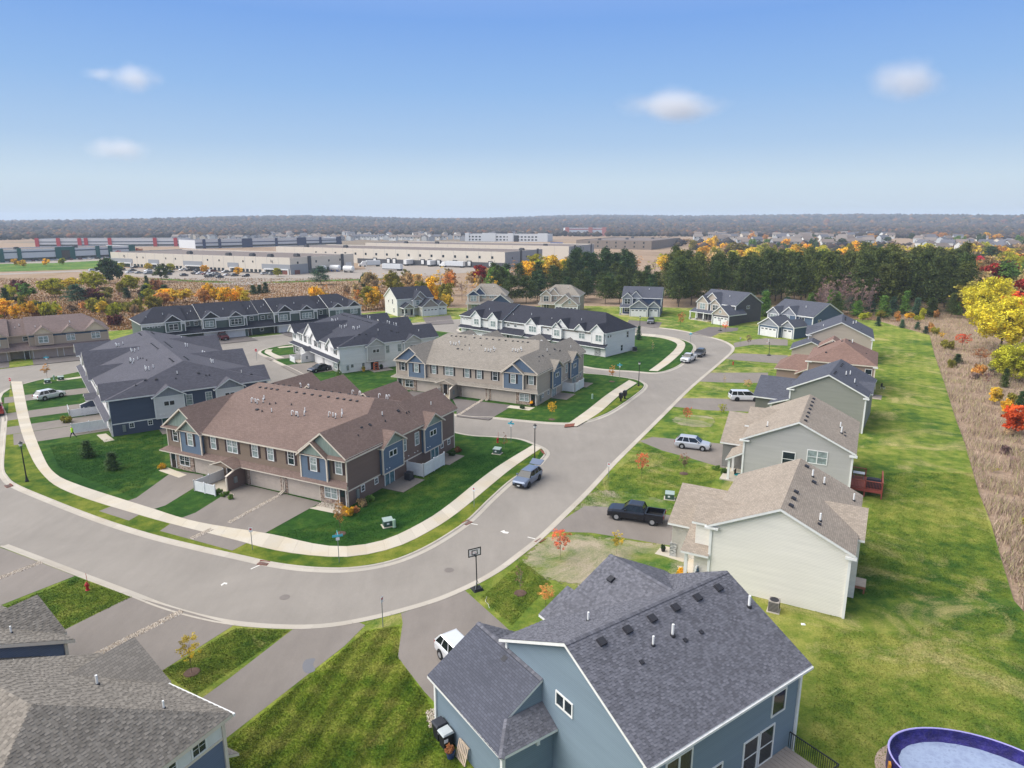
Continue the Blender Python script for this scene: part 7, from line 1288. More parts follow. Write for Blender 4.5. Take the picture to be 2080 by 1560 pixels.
# cars and trucks of the business park
rc = random.Random(11); CC = (('paint_white', (224, 225, 228)), ('paint_silver', (190, 192, 198)), ('paint_dark', (62, 64, 72)), ('paint_navy', (34, 38, 54)), ('paint_maroon', (96, 30, 40)), ('paint_grey', (130, 134, 138)), ('paint_black', (22, 24, 34)))
W1o = (-268.1, 463.2); c_, s_ = math.cos(R(-26.9)), math.sin(R(-26.9))
for k in range(52):
    row = k % 3; x = rc.uniform(30, 150); y = -(6, 22, 34)[row] - rc.uniform(-0.5, 0.5); x = round(x / 2.8) * 2.8 + rc.uniform(-.2, .2); mn, rgb = rc.choice(CC); kd = rc.choice(('suv', 'sedan', 'suv', 'pickup'))
    car(kd, '%s %s parked in the lot before the tan warehouse' % ({'paint_white': 'white', 'paint_silver': 'silver', 'paint_dark': 'dark grey', 'paint_navy': 'navy', 'paint_maroon': 'maroon', 'paint_grey': 'grey', 'paint_black': 'black'}[mn], {'suv': 'suv', 'sedan': 'sedan', 'pickup': 'pickup'}[kd]), {'pickup': 'pickup truck'}.get(kd, kd), (W1o[0] + x * c_ - y * s_, W1o[1] + x * s_ + y * c_), -26.9 + rc.choice((90, -90)), mn, rgb, 'cars parked before the tan warehouse', -0.14, False)
for k in range(22):
    f = k / 21; x = -405 + f * 82 + rc.uniform(-1, 1); y = 476 + f * 84 + rc.uniform(-2, 2); mn, rgb = rc.choice(CC); car(rc.choice(('suv', 'sedan')), 'small parked car before the green trimmed building', 'car', (x, y), 140, mn, rgb, 'cars before the green trimmed building', -0.13, False)
def trailer(label, c, heading, cab=None, L=14.0):
    t = thing('semi_trailer', label, 'truck', (*c, -0.13), R(heading)); part('box', MB().box(-L / 2, -1.3, 1.1, L / 2, 1.3, 4.0), TILT_W, t); part('underframe', MB().box(-L / 2, -1.2, 0.7, L / 2, 1.2, 1.1), VENT, t); part('door', MB().box(-L / 2 - .03, -1.25, 1.15, -L / 2, 1.25, 3.95), WHITE, t)
    for x in (-L / 2 + 1, -L / 2 + 2.2): ob('wheel', cached('tw', lambda: MB().cyl((0, -1.3, .5), (0, 1.3, .5), .5, .5, 12).mesh('wheel', TYRE)), t, (x, 0, 0))
    if cab:
        part('cab', MB().hull([(L / 2 + .4, -1.2, .6), (L / 2 + 4.6, -1.1, .6), (L / 2 + 4.6, 1.1, .6), (L / 2 + .4, 1.2, .6)], [(L / 2 + .4, -1.2, 3.7), (L / 2 + 2.6, -1.1, 3.6), (L / 2 + 2.6, 1.1, 3.6), (L / 2 + .4, 1.2, 3.7)]).box(L / 2 + 2.6, -1.0, .6, L / 2 + 5.2, 1.0, 1.9), WHITE, t); part('windshield', MB().hull([(L / 2 + 2.9, -1, 2.0), (L / 2 + 3.5, -1, 2.0), (L / 2 + 3.5, 1, 2.0), (L / 2 + 2.9, 1, 2.0)], [(L / 2 + 2.6, -.9, 3.2), (L / 2 + 2.9, -.9, 3.2), (L / 2 + 2.9, .9, 3.2), (L / 2 + 2.6, .9, 3.2)]), CARGLASS, t)
        for x in (L / 2 + 1.2, L / 2 + 4.2): ob('wheel', CACHE['tw'], t, (x, 0, 0))
def yard(u, d): return ((u - 1040) * d / CAM_F, d)
for u, d, h, cb, lb in ((838, 474, 62, 0, 'white semi trailer backed to the dock, left one'), (885, 466, 62, 0, 'white semi trailer backed to the dock, middle one'), (926, 452, 150, 1, 'white semi truck with trailer crossing the yard'), (800, 425, 152, 0, 'long white trailer at the front of the loading yard'), (762, 462, 200, 1, 'white box truck standing in the loading yard')): trailer(lb, yard(u, d), h, cb, 9.0 if 'box' in lb else 14.0)
for u, d, lb in ((656, 412, 'white horizontal tank, left one by the warehouse'), (685, 416, 'white horizontal tank on a blue frame'), (712, 408, 'white horizontal tank, right one by the yard')):
    t = thing('storage_tank', lb, 'tank', (*yard(u, d), -0.13), R(-20)); part('shell', MB().cyl((-3, 0, 2.2), (3, 0, 2.2), 1.7, 1.7, 16).cyl((-3.5, 0, 2.2), (-3, 0, 2.2), 1.0, 1.7, 16).cyl((3, 0, 2.2), (3.5, 0, 2.2), 1.7, 1.0, 16), WHITE, t, smooth=True)
    for x in (-2, 2): part('cradle', MB().box(x - .2, -1.4, 0, x + .2, 1.4, 1.2), BLUE if 'blue' in lb else VENT, t)
# ---------------------------------------------------------------- street furniture and yard things
BLACK = paint('lamp_black', (26, 27, 30), 0.5); LAMPG = paint('lamp_lens', (206, 208, 206), 0.3); SIGNW = paint('sign_white', (224, 226, 226), 0.6); SIGNB = paint('sign_teal', (78, 178, 196), 0.6); SIGNR = paint('sign_red', (186, 46, 52), 0.6); HYD = paint('hydrant_red', (176, 38, 40), 0.5); XFG = paint('utility_green', (62, 86, 76), 0.6); XFT = paint('utility_lid', (150, 166, 160), 0.6); PED = paint('pedestal_green', (150, 178, 156), 0.6); VINYL = paint('white_vinyl', (226, 226, 226), 0.45); REDWOOD = paint('redwood', (142, 66, 58), 0.75, var=0.15); REDRAIL = paint('redwood_rail', (160, 88, 74), 0.75, var=0.12)
def lamp(u, v, h, label):
    t = thing('street_lamp', label, 'street lamp', (*at(u, v), 0))
    part('base', MB().lathe([(0.2, 0), (0.2, 0.12), (0.13, 0.3), (0.09, 0.6), (0.08, 0.7)], 10), BLACK, t); part('post', MB().cyl((0, 0, 0.6), (0, 0, h - 0.55), 0.075, 0.055, 10), BLACK, t)
    lt = part('lantern', MB().lathe([(0.06, h - 0.6), (0.16, h - 0.52), (0.2, h - 0.16), (0.26, h - 0.14), (0.05, h + 0.02), (0.03, h + 0.12), (0, h + 0.12)], 8), BLACK, t); ob('lens', MB().lathe([(0.165, h - 0.48), (0.205, h - 0.2)], 8).mesh('lens', LAMPG), lt)
lamp(55, 978, 4.9, 'black lantern street lamp on the left corner verge'); lamp(1086, 938, 5.0, 'black lantern street lamp behind the blue-grey suv'); lamp(1297, 784, 4.6, 'black lantern street lamp by the mailboxes'); lamp(1299, 676, 4.6, 'black lantern street lamp beyond the white townhouse row')
def sign(u, v, h, label, kind='parking', rot=0):
    t = thing('road_sign', label, 'sign', (*at(u, v), 0), R(rot)); part('post', MB().box(-0.03, -0.02, 0, 0.03, 0.02, h), GALV, t)
    if kind == 'parking':
        p = part('panel', MB().box(-0.16, -0.035, h - 0.48, 0.16, -0.02, h - 0.02), SIGNW, t); ob('symbol', MB().box(-0.09, -0.04, h - 0.28, 0.09, -0.036, h - 0.1).mesh('symbol', SIGNR), p)
    elif kind == 'stop':
        r = 0.38; c = h + 0.1; oc = [(r * math.cos(R(22.5 + 45 * k)), r * math.sin(R(22.5 + 45 * k))) for k in range(8)]; f = lambda s, y: [(a * s, y, c + b * s) for a, b in oc]
        p = part('panel', MB().hull(f(1, -0.03), f(1, -0.05)), SIGNW, t); ob('face', MB().hull(f(.93, -0.05), f(.93, -0.054)).mesh('face', SIGNR), p); o = ob('lettering', cached('STOP', lambda: text_mesh('STOP', 0.27, SIGNW, ext=0.002)), p, (0, -0.058, c)); o.rotation_euler = (R(90), 0, 0)
    else:
        part('name_blade', MB().box(-0.46, -0.012, h - 0.02, 0.46, 0.012, h + 0.2), SIGNB, t); part('name_blade', MB().box(-0.012, -0.46, h + 0.21, 0.012, 0.46, h + 0.42), SIGNB, t); part('badge', MB().box(-0.16, -0.03, h - 0.34, 0.16, -0.02, h - 0.06), SIGNW, t)
sign(513, 1117, 2.3, 'white parking sign on a thin post below the brown townhouses', rot=10); sign(963, 1030, 2.3, 'parking sign on the verge beside the brown townhouse lawn', rot=-30); sign(1236, 970, 1.9, 'white parking sign across the street on the grey house lawn', rot=-20); sign(778, 1274, 2.6, 'grey sign post at the foreground lawn tip', rot=70); sign(1503, 700, 1.9, 'small white sign on the lawn below the dark blue house')
sign(689, 1142, 2.5, 'street name sign with crossed teal blades below the brown townhouses', 'street', 20); sign(1038, 898, 2.6, 'street name sign with teal blades at the side street corner', 'street', -20); sign(1258, 768, 2.5, 'street name sign with teal blades beyond the tan townhouses', 'street', 0); sign(1402, 697, 2.2, 'teal street name sign on the verge near the white pickup', 'street', 10); sign(98, 752, 2.6, 'teal street name sign before the tan townhouses', 'street', 30); sign(832, 668, 2.4, 'teal street name sign beyond the white townhouse block', 'street', 30)
sign(25, 797, 2.3, 'red stop sign at the left edge street corner', 'stop', -20); sign(522, 733, 2.3, 'red stop sign at the junction before the sage townhouses', 'stop', -15)
def hydrant(u, v, label, flag=True):
    t = thing('fire_hydrant', label, 'hydrant', (*at(u, v), 0)); part('barrel', MB().lathe([(0.17, 0), (0.17, 0.06), (0.11, 0.08), (0.11, 0.5), (0.15, 0.52), (0.15, 0.56), (0.1, 0.66), (0.04, 0.72), (0.04, 0.77), (0, 0.77)], 12), HYD, t)
    for a in (0, 1.57, 3.14): part('outlet', MB().cyl((0, 0, 0.42), (0.2 * math.cos(a), 0.2 * math.sin(a), 0.42), 0.055, 0.06, 8), HYD, t)
    if flag: part('marker_flag', MB().cyl((0.1, 0, 0.5), (0.06, 0, 1.55), 0.022, 0.018, 6), HYD, t)
hydrant(178, 1199, 'red fire hydrant with marker pole on the lower left lawn'); hydrant(1011, 899, 'red fire hydrant with marker pole near the side street corner'); hydrant(1489, 741, 'red fire hydrant on the lawn of the reddish roof house', False)
def transformer(u, v, label, rot, w=0.95, h=0.75):
    t = thing('transformer_box', label, 'utility box', (*at(u, v), 0), R(rot)); part('pad', MB().box(-w * .65, -w * .55, -0.02, w * .65, w * .55, 0.06), CONC, t); part('cabinet', MB().hull([(-w / 2, -w * .42, 0.06), (w / 2, -w * .42, 0.06), (w / 2, w * .42, 0.06), (-w / 2, w * .42, 0.06)], [(-w / 2, -w * .42, h - .12), (w / 2, -w * .42, h - .12), (w / 2, w * .42, h), (-w / 2, w * .42, h)]), XFG, t); part('lid', MB().hull([(-w * .53, -w * .46, h - .12), (w * .53, -w * .46, h - .12), (w * .53, w * .45, h), (-w * .53, w * .45, h)], [(-w * .53, -w * .46, h - .06), (w * .53, -w * .46, h - .06), (w * .53, w * .45, h + .05), (-w * .53, w * .45, h + .05)]), XFT, t); part('label_plate', MB().box(-w * .2, -w * .44, h * .4, w * .05, -w * .42, h * .65), SIGNW, t)
transformer(788, 1068, 'green utility box beside the pale pedestal on the corner lawn', 25); transformer(1010, 921, 'green utility box on the brown townhouse lawn near the hydrant', -20); transformer(1360, 1013, 'green utility box on the lawn behind the black pickup', -15); transformer(97, 778, 'left green utility box by the navy townhouses', 40); transformer(124, 772, 'right green utility box by the navy townhouses', 40)
for u, v, lb in ((801, 1071, 'pale green pedestal beside the corner utility box'), (1203, 810, 'pale green pedestal on the tan townhouse lawn'), (110, 771, 'pale pedestal between the two green utility boxes')):
    single('utility_pedestal', MB().lathe([(0.19, 0), (0.19, 0.1), (0.16, 0.14), (0.16, 0.8), (0.13, 0.86), (0, 0.87)], 10), PED, lb, 'utility pedestal', (*at(u, v), 0))
for k, (u, v) in enumerate(((1261, 815), (1269, 810))):
    t = thing('mailbox_cluster', ('front' if k == 0 else 'rear') + ' dark mailbox cluster on the verge by the side street', 'mailbox', (*at(u, v), 0), R(60)); part('pedestal', MB().box(-0.12, -0.12, 0, 0.12, 0.12, 0.55), BLACK, t); part('cabinet', MB().box(-0.38, -0.25, 0.55, 0.38, 0.25, 1.45), BLACK, t)
    for i in range(3):
        for j in range(4): part('mail_door', MB().box(-0.34 + i * 0.235, -0.27, 0.6 + j * 0.2, -0.13 + i * 0.235, -0.25, 0.77 + j * 0.2), DARKMET, t)
def hoop(u, v, rot, label, h=3.0, clear=False):
    t = thing('basketball_hoop', label, 'basketball hoop', (*at(u, v), 0.0), R(rot)); part('base', MB().hull([(-0.55, -0.45, 0), (0.4, -0.45, 0), (0.4, 0.45, 0), (-0.55, 0.45, 0)], [(-0.45, -0.35, 0.2), (0.1, -0.3, 0.24), (0.1, 0.3, 0.24), (-0.45, 0.35, 0.2)]), BLACK, t); part('pole', MB().cyl((-0.1, 0, 0.15), (0.02, 0, h - 0.1), 0.05, 0.05, 8), BLACK, t)
    for g in (-1, 1): part('strut', MB().cyl((-0.4, g * 0.3, 0.18), (-0.04, 0, 0.85), 0.018, 0.018, 5), GALV, t)
    bw, b0, b1, x = 0.58, h - 0.15, h + 0.58, 0.3
    fr = MB()
    for q in ((-bw, b0, bw, b0 + .07), (-bw, b1 - .07, bw, b1), (-bw, b0, -bw + .07, b1), (bw - .07, b0, bw, b1), (-.26, b0 + .14, .26, b0 + .19), (-.26, b0 + .5, .26, b0 + .55), (-.26, b0 + .14, -.21, b0 + .5), (.21, b0 + .14, .26, b0 + .5)): fr.box(x - 0.03, q[0], q[1], x + 0.02, q[2], q[3])
    bd = part('backboard', fr, BLACK if not clear else SIGNW, t)
    m, n, b = newmat('backboard_clear'); b.inputs['Base Color'].default_value = (0.75, 0.78, 0.8, 1); b.inputs['Alpha'].default_value = 0.28; b.inputs['Roughness'].default_value = 0.1
    ob('pane', MB().box(x - 0.01, -bw + .07, b0 + .07, x, bw - .07, b1 - .07).mesh('pane', m), bd)
    part('rim', MB().tube([(x + .27 + .22 * math.cos(a), .22 * math.sin(a), h) for a in [k * 6.2832 / 12 for k in range(13)]], 0.012, 4), SIGNR, t); part('arm', MB().box(0.0, -0.06, h - .1, x, 0.06, h), BLACK, t)
    net = MB(); 
    for k in range(8): a = k * .785; net.cyl((x + .27 + .21 * math.cos(a), .21 * math.sin(a), h), (x + .27 + .12 * math.cos(a), .12 * math.sin(a), h - .38), .006, .006, 3)
    part('net', net, SIGNW, t)
hoop(968, 1196, 118, 'black portable basketball hoop at the kerb in the street bend'); hoop(1561, 722, 160, 'basketball hoop beside the drive of the reddish roof house', 3.1, True); hoop(1462, 672, 200, 'dark basketball hoop on the drive of the dark grey house', 3.0)
def ac_unit(c, label, z=0.0, mat=None, rot=0):
    t = thing('ac_unit', label, 'air conditioner', (*c, z), R(rot)); w = 0.4; body = MB().box(-w, -w, 0.05, w, w, 0.95); part('casing', body, mat or paint('ac_casing', (160, 152, 146)), t); part('pad', MB().box(-w - .08, -w - .08, -.05, w + .08, w + .08, .05), CONC, t)
    for k in range(7):
        for s, r in ((('S', 0)), ('E', math.pi / 2)): ob('fin', cached('acfin', lambda: MB().box(-.36, -.415, 0, .36, -.4, .05).mesh('fin', VENT)), t, (0, 0, .14 + k * .11), r)
    part('fan_guard', MB().lathe([(0.34, .95), (0.34, .99), (0.28, 1.0), (0.1, .98), (0, .98)], 14), VENT, t)
DK = paint('ac_dark', (70, 70, 74)); ac_unit(at(1571, 1240), 'tan air conditioner beside the cream house wall', rot=-28); ac_unit(at(831, 974), 'dark air conditioner behind the white side fence', mat=DK, rot=-26); ac_unit(at(474, 976), 'dark air conditioner by the brown townhouse entry', mat=DK, rot=-26); ac_unit(at(1289, 713), 'dark air conditioner at the end of the white townhouse row', mat=DK, rot=-42)
def fence(pts, h, label, posts_every=2.2):
    t = thing('privacy_fence', label, 'fence', (0, 0, 0))
    for (a, b) in zip(pts, pts[1:]):
        L = math.dist(a, b); n = max(1, round(L / posts_every)); ang = math.atan2(b[1] - a[1], b[0] - a[0])
        for k in range(n + 1):
            f = k / n; x, y = a[0] + (b[0] - a[0]) * f, a[1] + (b[1] - a[1]) * f
            ob('post', cached(('fp', h), lambda: MB().box(-.06, -.06, -.1, .06, .06, h + .06).hull([(-.08, -.08, h + .06), (.08, -.08, h + .06), (.08, .08, h + .06), (-.08, .08, h + .06)], [(-.01, -.01, h + .16), (.01, -.01, h + .16), (.01, .01, h + .16), (-.01, .01, h + .16)]).mesh('post', VINYL)), t, (x, y, 0), ang)
            if k < n:
                w = L / n; r = ob('rail', MB().box(.06, -.03, .08, w - .06, .03, .2).mesh('rail', VINYL), t, (x, y, 0), ang); ob('rail', MB().box(.06, -.03, h - .12, w - .06, .03, h).mesh('rail', VINYL), t, (x, y, 0), ang); m = int((w - .12) / .17)
                for j in range(m): ob('board', cached(('fb', h), lambda: MB().box(.004, -.018, .2, .166, .018, h - .12).mesh('board', VINYL)), r, (.06 + j * (w - .12) / m, 0, 0))
T1o, T1r = Vector((-42.6, 80.6)), R(-26.25)
def loc(o, rot, x, y): return (o[0] + x * math.cos(R(rot)) - y * math.sin(R(rot)), o[1] + x * math.sin(R(rot)) + y * math.cos(R(rot)))
fence([loc(T1o, -26.25, 27.95, 10.9), loc(T1o, -26.25, 30.3, 10.9), loc(T1o, -26.25, 30.3, 15.6)], 1.65, 'white vinyl fence screening the side patio of the brown townhouses')
fence([loc(T1o, -26.25, 9.3, -0.1), loc(T1o, -26.25, 9.3, -4.2), loc(T1o, -26.25, 12.6, -4.2)], 1.25, 'white vinyl fence round the entry court of the brown townhouses')
T2o = (-21.0, 121.4); fence([loc(T2o, -26, 27.95, 11.4), loc(T2o, -26, 30.3, 11.4), loc(T2o, -26, 30.3, 15.9)], 1.65, 'white vinyl fence beside the tan townhouse patio'); fence([loc(T2o, -26, 9.3, -0.1), loc(T2o, -26, 9.3, -4.0), loc(T2o, -26, 12.6, -4.0)], 1.25, 'white vinyl fence round the entry court of the tan townhouses')
T3o = (-73.2, 115.3); fence([loc(T3o, -54, 23.0, -0.2), loc(T3o, -54, 23.0, -4.6)], 1.5, 'white vinyl fence beside the near driveway of the navy townhouses'); fence([loc(T3o, -54, 13.0, -0.2), loc(T3o, -54, 13.0, -4.2), loc(T3o, -54, 9.6, -4.2)], 1.25, 'white vinyl fence round the entry court of the navy townhouses')
T4o = (-50.8, 156.4); fence([loc(T4o, -54, 9.2, -0.2), loc(T4o, -54, 9.2, -4.0), loc(T4o, -54, 12.4, -4.0)], 1.25, 'white vinyl fence round the entry court of the white townhouses')
# driveways of the townhouses seen from their ends
for x0, x1, y1 in ((18.2, 24.2, -11.5), (4.2, 9.2, -12.5), (13.4, 18.0, -12.5), (-8.4, -3.6, -12.5)): structure('driveway', MB().slab([loc(T3o, -54, x0, 0), loc(T3o, -54, x1, 0), loc(T3o, -54, x1, y1), loc(T3o, -54, x0, y1)], -0.03, 0.012), DRIVE)
for x0, x1 in ((13.4, 24.4), (2.0, 6.0)): structure('driveway', MB().slab([loc(T4o, -54, x0, 0), loc(T4o, -54, x1, 0), loc(T4o, -54, x1, -7.4), loc(T4o, -54, x0, -7.4)], -0.03, 0.012), DRIVE)
T6o = (-90, 164)
for x0, x1 in ((3.4, 9), (13.8, 25), (33.4, 44.5)): structure('driveway', MB().slab([loc(T6o, 38.6, x0, 0), loc(T6o, 38.6, x1, 0), loc(T6o, 38.6, x1, -8.2), loc(T6o, 38.6, x0, -8.2)], -0.03, 0.02), DRIVE2)
T7o = (-106.3, 149)
for x0, x1 in ((-0.4, 10.6), (-9.6, -4.6)): structure('driveway', MB().slab([loc(T7o, 36, x0, 0), loc(T7o, 36, x1, 0), loc(T7o, 36, x1, -8.0), loc(T7o, 36, x0, -8.0)], -0.03, 0.02), DRIVE2)
for pts, lb in ((zB((75, 800), (215, 850), (270, 830), (140, 780)), 0), (zB((1115, 1060), (1310, 1100), (1400, 1080), (1170, 1045)), 0), (zC((845, 705), (1000, 725), (1040, 705), (870, 690)), 0), (zA((665, 555), (720, 605), (790, 590), (730, 545)), 0), (PX((1330, 1125), (1345, 1108), (1362, 1112), (1395, 1128), (1388, 1142), (1350, 1130)), 0)): structure('front_walk', MB().slab(pts, -0.02, 0.02), CONC)
# bins, pallet and pot by the garage
H1o = (6.10, 25.78)
def bin_(x, y, label, lid):
    t = thing('wheeled_bin', label, 'bin', (*loc(H1o, 35, x, y), 0), R(35)); part('body', MB().hull([(-.25, -.27, .05), (.25, -.27, .05), (.25, .27, .05), (-.25, .27, .05)], [(-.34, -.34, 1.05), (.34, -.34, 1.05), (.34, .34, 1.05), (-.34, .34, 1.05)]), BLKP, t); part('lid', MB().hull([(-.38, -.37, 1.05), (.36, -.37, 1.05), (.36, .37, 1.05), (-.38, .37, 1.05)], [(-.3, -.33, 1.15), (.3, -.33, 1.18), (.3, .33, 1.18), (-.3, .33, 1.15)]), lid, t); part('handle', MB().cyl((.4, -.28, 1.02), (.4, .28, 1.02), .025, .025, 6), BLKP, t); part('label_plate', MB().box(-.3, -.345, .6, -.05, -.325, .82), SIGNW, t)
    for g in (-.26, .26): part('wheel', MB().cyl((.26, g - .03, .12), (.26, g + .03, .12), .12, .12, 10), TYRE, t)
bin_(-3.45, 13.2, 'black wheeled bin with dark lid beside the blue garage', paint('lid_dark', (48, 50, 58), 0.5)); bin_(-3.5, 12.35, 'black wheeled bin with pale grey lid beside the blue garage', paint('lid_grey', (176, 182, 184), 0.5))
t = thing('wood_pallet', 'weathered wood pallet leaning on the blue garage wall', 'pallet', (*loc(H1o, 35, -3.42, 10.9), 0), R(35)); WOODP = paint('pallet_wood', (196, 176, 156), 0.9, var=0.15); t.rotation_euler = (0, R(14), R(35))
for k in range(7): part('slat', MB().box(-.015, -.5 + k * .155, 0, .005, -.41 + k * .155, 1.15), WOODP, t)
for z in (0.02, .52, 1.04): part('stringer', MB().box(.005, -.5, z, .08, .52, z + .09), WOODP, t)
def pot(c, label, plant='orange', pm=None, s=1.0, z=0):
    t = thing('potted_plant', label, 'plant', (*c, z)); t.scale = (s,) * 3; part('pot', MB().lathe([(0, 0), (.16, 0), (.22, .34), (.24, .34), (.24, .38), (.19, .36), (0, .33)], 12), pm or DARKMET, t); o = ob('foliage', CROWNS['bush'][0], t, (0, 0, .38)); o.scale = (.26, .26, .3); o.color = lin(*COLS[plant])
pot(loc(H1o, 35, -3.7, 11.5), 'potted brown grass beside the wood pallet', 'rust', paint('pot_blue', (52, 70, 110)), 1.2); pot(at(1347, 1120), 'small dark planter on the walk of the cream house', 'dkgreen'); pot(at(739, 754), 'planter with yellow pot by the white townhouse patio door', 'olive', paint('pot_yellow', (196, 150, 40)), 1.6); pot(at(775, 750), 'dark planter right of the white townhouse patio door', 'dkgreen', None, 1.6); pot(at(1080, 825), 'yellow mums by the tan townhouse corner door', 'gold', None, 1.3)
single('shelf_stack', MB().box(-.5, -.25, 0, .5, .25, .1).box(-.5, -.25, .5, .5, .25, .6).box(-.5, -.25, 1.0, .5, .25, 1.1).box(-.5, -.25, 1.5, .5, .25, 1.6).box(-.5, -.25, 0, -.4, .25, 1.6).box(.4, -.25, 0, .5, .25, 1.6), paint('shelf_orange', (176, 86, 54)), 'orange wooden shelf beside the white townhouse patio door', 'shelf', (*at(764, 752), 0), R(36))
# shrubs in the beds
for k, (u, v, r, c, lb) in enumerate(((330, 952, .5, 'gold', 'golden grass clump by the left corner door of brown townhouses'), (707, 1046, .7, 'gold', 'golden low shrubs at the right corner bed of brown townhouses'), (735, 1028, .6, 'tan', 'tan ornamental grass by the brown townhouse end wall'), (752, 1018, .5, 'green', 'green shrub along the brown townhouse end wall'), (722, 1040, .45, 'rust', 'rust grass at the brown townhouse end wall'), (136, 858, .8, 'olive', 'yellowing shrub by the navy townhouse fence'), (240, 880, .6, 'rust', 'rust ornamental grass at the navy townhouse end'), (262, 878, .6, 'rust', 'second rust ornamental grass at the navy townhouse end'), (1385, 1170, .5, 'gold', 'yellow mums beside the cream house porch'), (1455, 955, .5, 'green', 'green shrub by the grey house walk'), (1470, 962, .5, 'green', 'second green shrub by the grey house walk'), (917, 926, .5, 'dkgreen', 'dark shrub at the back corner of the brown townhouses'), (930, 918, .5, 'rust', 'rust shrub at the back corner of the brown townhouses'), (1060, 830, .5, 'dkgreen', 'green shrub below the tan townhouse corner window'))): p = at(u, v); tree(p[0], p[1], r * 1.3, r, 'bush', c, lb, z=0.0)
for k in range(9): p = [at(409 + k * 7.5, 993 + k * 2.6 - (k % 2) * 5)]; tree(p[0][0], p[0][1], .5, .32, 'bush', 'green', 'small shrub in the rock bed before the white entry fence', 'bed shrubs before the entry fence', z=0.0)
# red deck on the grey house
H3o = (26.4, 75.05)
def deck():
    t = thing('wood_deck', 'red stained wood deck with railings behind the grey house', 'deck', (*H3o, 0), R(-27.7)); z = 0.95; x0, x1, y0, y1 = 11.7, 14.9, 2.4, 6.6
    for k in range(int((x1 - x0) / .15)): ob('deck_board', cached('dbd', lambda: MB().box(0, 0, -.03, .14, y1 - y0, 0).mesh('deck_board', REDRAIL)), t, (x0 + k * .15, y0, z))
    part('rim_joist', MB().box(x0, y0 - .05, z - .3, x1, y0 - .003, z - .02), REDWOOD, t); part('rim_joist', MB().box(x1 + .003, y0, z - .3, x1 + .06, y1, z - .02), REDWOOD, t)
    for x, y in ((x1, y0), (x1, y1), (13.2, y0), (13.2, y1), (x1, 4.5)): part('post', MB().box(x - .06, y - .06, -.1, x + .06, y + .06, z + 1.0), REDWOOD, t)
    for a, b in (((x0, y0), (x1, y0)), ((x1, y0), (x1, y1)), ((x0, y1), (13.2, y1))):
        L = math.dist(a, b); an = math.atan2(b[1] - a[1], b[0] - a[0]); part('top_rail', MB().box(0, -.06, .95, L, .06, 1.0), REDRAIL, t, loc=(a[0], a[1], z), rot=an); part('bottom_rail', MB().box(0, -.03, .1, L, .03, .15), REDWOOD, t, loc=(a[0], a[1], z), rot=an); n = int(L / .14)
        for k in range(1, n): f = k / n; ob('baluster', cached('bal', lambda: MB().box(-.018, -.018, .15, .018, .018, .95).mesh('baluster', REDWOOD)), t, (a[0] + (b[0] - a[0]) * f, a[1] + (b[1] - a[1]) * f, z))
    return z
deck()
t = thing('covered_grill', 'dark covered grill on the red deck', 'grill', (*loc(H3o, -27.7, 14.0, 3.0), .95), R(-27.7)); part('cover', MB().hull([(-.8, -.35, 0), (.8, -.35, 0), (.8, .35, 0), (-.8, .35, 0)], [(-.7, -.2, 1.1), (.7, -.2, 1.1), (.7, .2, 1.1), (-.7, .2, 1.1)]).hull([(-.7, -.2, 1.1), (.7, -.2, 1.1), (.7, .2, 1.1), (-.7, .2, 1.1)], [(-.5, -.08, 1.25), (.5, -.08, 1.25), (.5, .08, 1.25), (-.5, .08, 1.25)]), paint('cover_navy', (32, 34, 48), 0.6), t); part('skirt', MB().box(-.82, -.37, 0, .82, .37, .3), paint('cover_skirt', (26, 28, 38), 0.7), t)
t = thing('patio_table', 'small white patio table on the red deck', 'table', (*loc(H3o, -27.7, 12.5, 5.6), .95), R(-27.7)); part('table_top', MB().box(-.6, -.4, .68, .6, .4, .73), SIGNW, t)
for x in (-.5, .5):
    for y in (-.3, .3): part('leg', MB().box(x - .03, y - .03, 0, x + .03, y + .03, .68), GALV, t)
H2o = (16.05, 52.05); t = thing('wood_landing', 'small grey wood landing with steps behind the cream house', 'deck', (*H2o, 0), R(-28.7)); PL = paint('landing_wood', (190, 172, 154), .9, var=.12)
for k in range(10): part('deck_board', MB().box(10.8, 5.0 + k * .15, .62, 12.1, 5.14 + k * .15, .66), PL, t)
for x, y in ((12.0, 5.05), (12.0, 6.4)): part('post', MB().box(x - .06, y - .06, -.1, x + .06, y + .06, .62), paint('landing_post', (150, 98, 78)), t)
part('rim_joist', MB().box(10.8, 4.95, .42, 12.1, 4.998, .61), paint('landing_post', (150, 98, 78)), t)
t = thing('patio_chair', 'black chair standing on the lawn behind the green-grey house', 'chair', (*at(1793, 790), 0), 0.6); part('seat', MB().box(-.28, -.28, .38, .28, .28, .44), BLKP, t); part('backrest', MB().box(-.28, .24, .44, .28, .3, 1.0), BLKP, t)
for x in (-.25, .25):
    for y in (-.25, .25): part('leg', MB().box(x - .025, y - .025, 0, x + .025, y + .025, .38), SIGNW, t)
t = thing('concrete_patio', 'small paved pad behind the green-grey house', 'patio', (*at(1779, 806), 0), R(-30)); part('slab', MB().box(-1.0, -1.6, -.05, .9, 1.4, .06), DRIVE, t); part('border', MB().box(-1.0, -1.9, -.05, .9, -1.603, .1), PL, t)
t = thing('porch_chair', 'white cushioned chair on the cream house porch', 'chair', (*loc(H2o, -28.7, -0.5, 1.0), .14), R(60)); part('seat', MB().box(-.32, -.32, .3, .32, .32, .45), SIGNW, t); part('backrest', MB().box(-.32, .22, .45, .32, .36, .95), SIGNW, t); part('cushion', MB().hull([(-.22, .1, .46), (.22, .1, .46), (.22, .2, .46), (-.22, .2, .46)], [(-.2, .16, .82), (.2, .16, .82), (.2, .22, .82), (-.2, .22, .82)]), paint('cushion_blue', (70, 104, 136)), t)
for x in (-.28, .28): part('arm', MB().box(x - .05, -.3, .45, x + .05, .3, .62), BLKP, t)
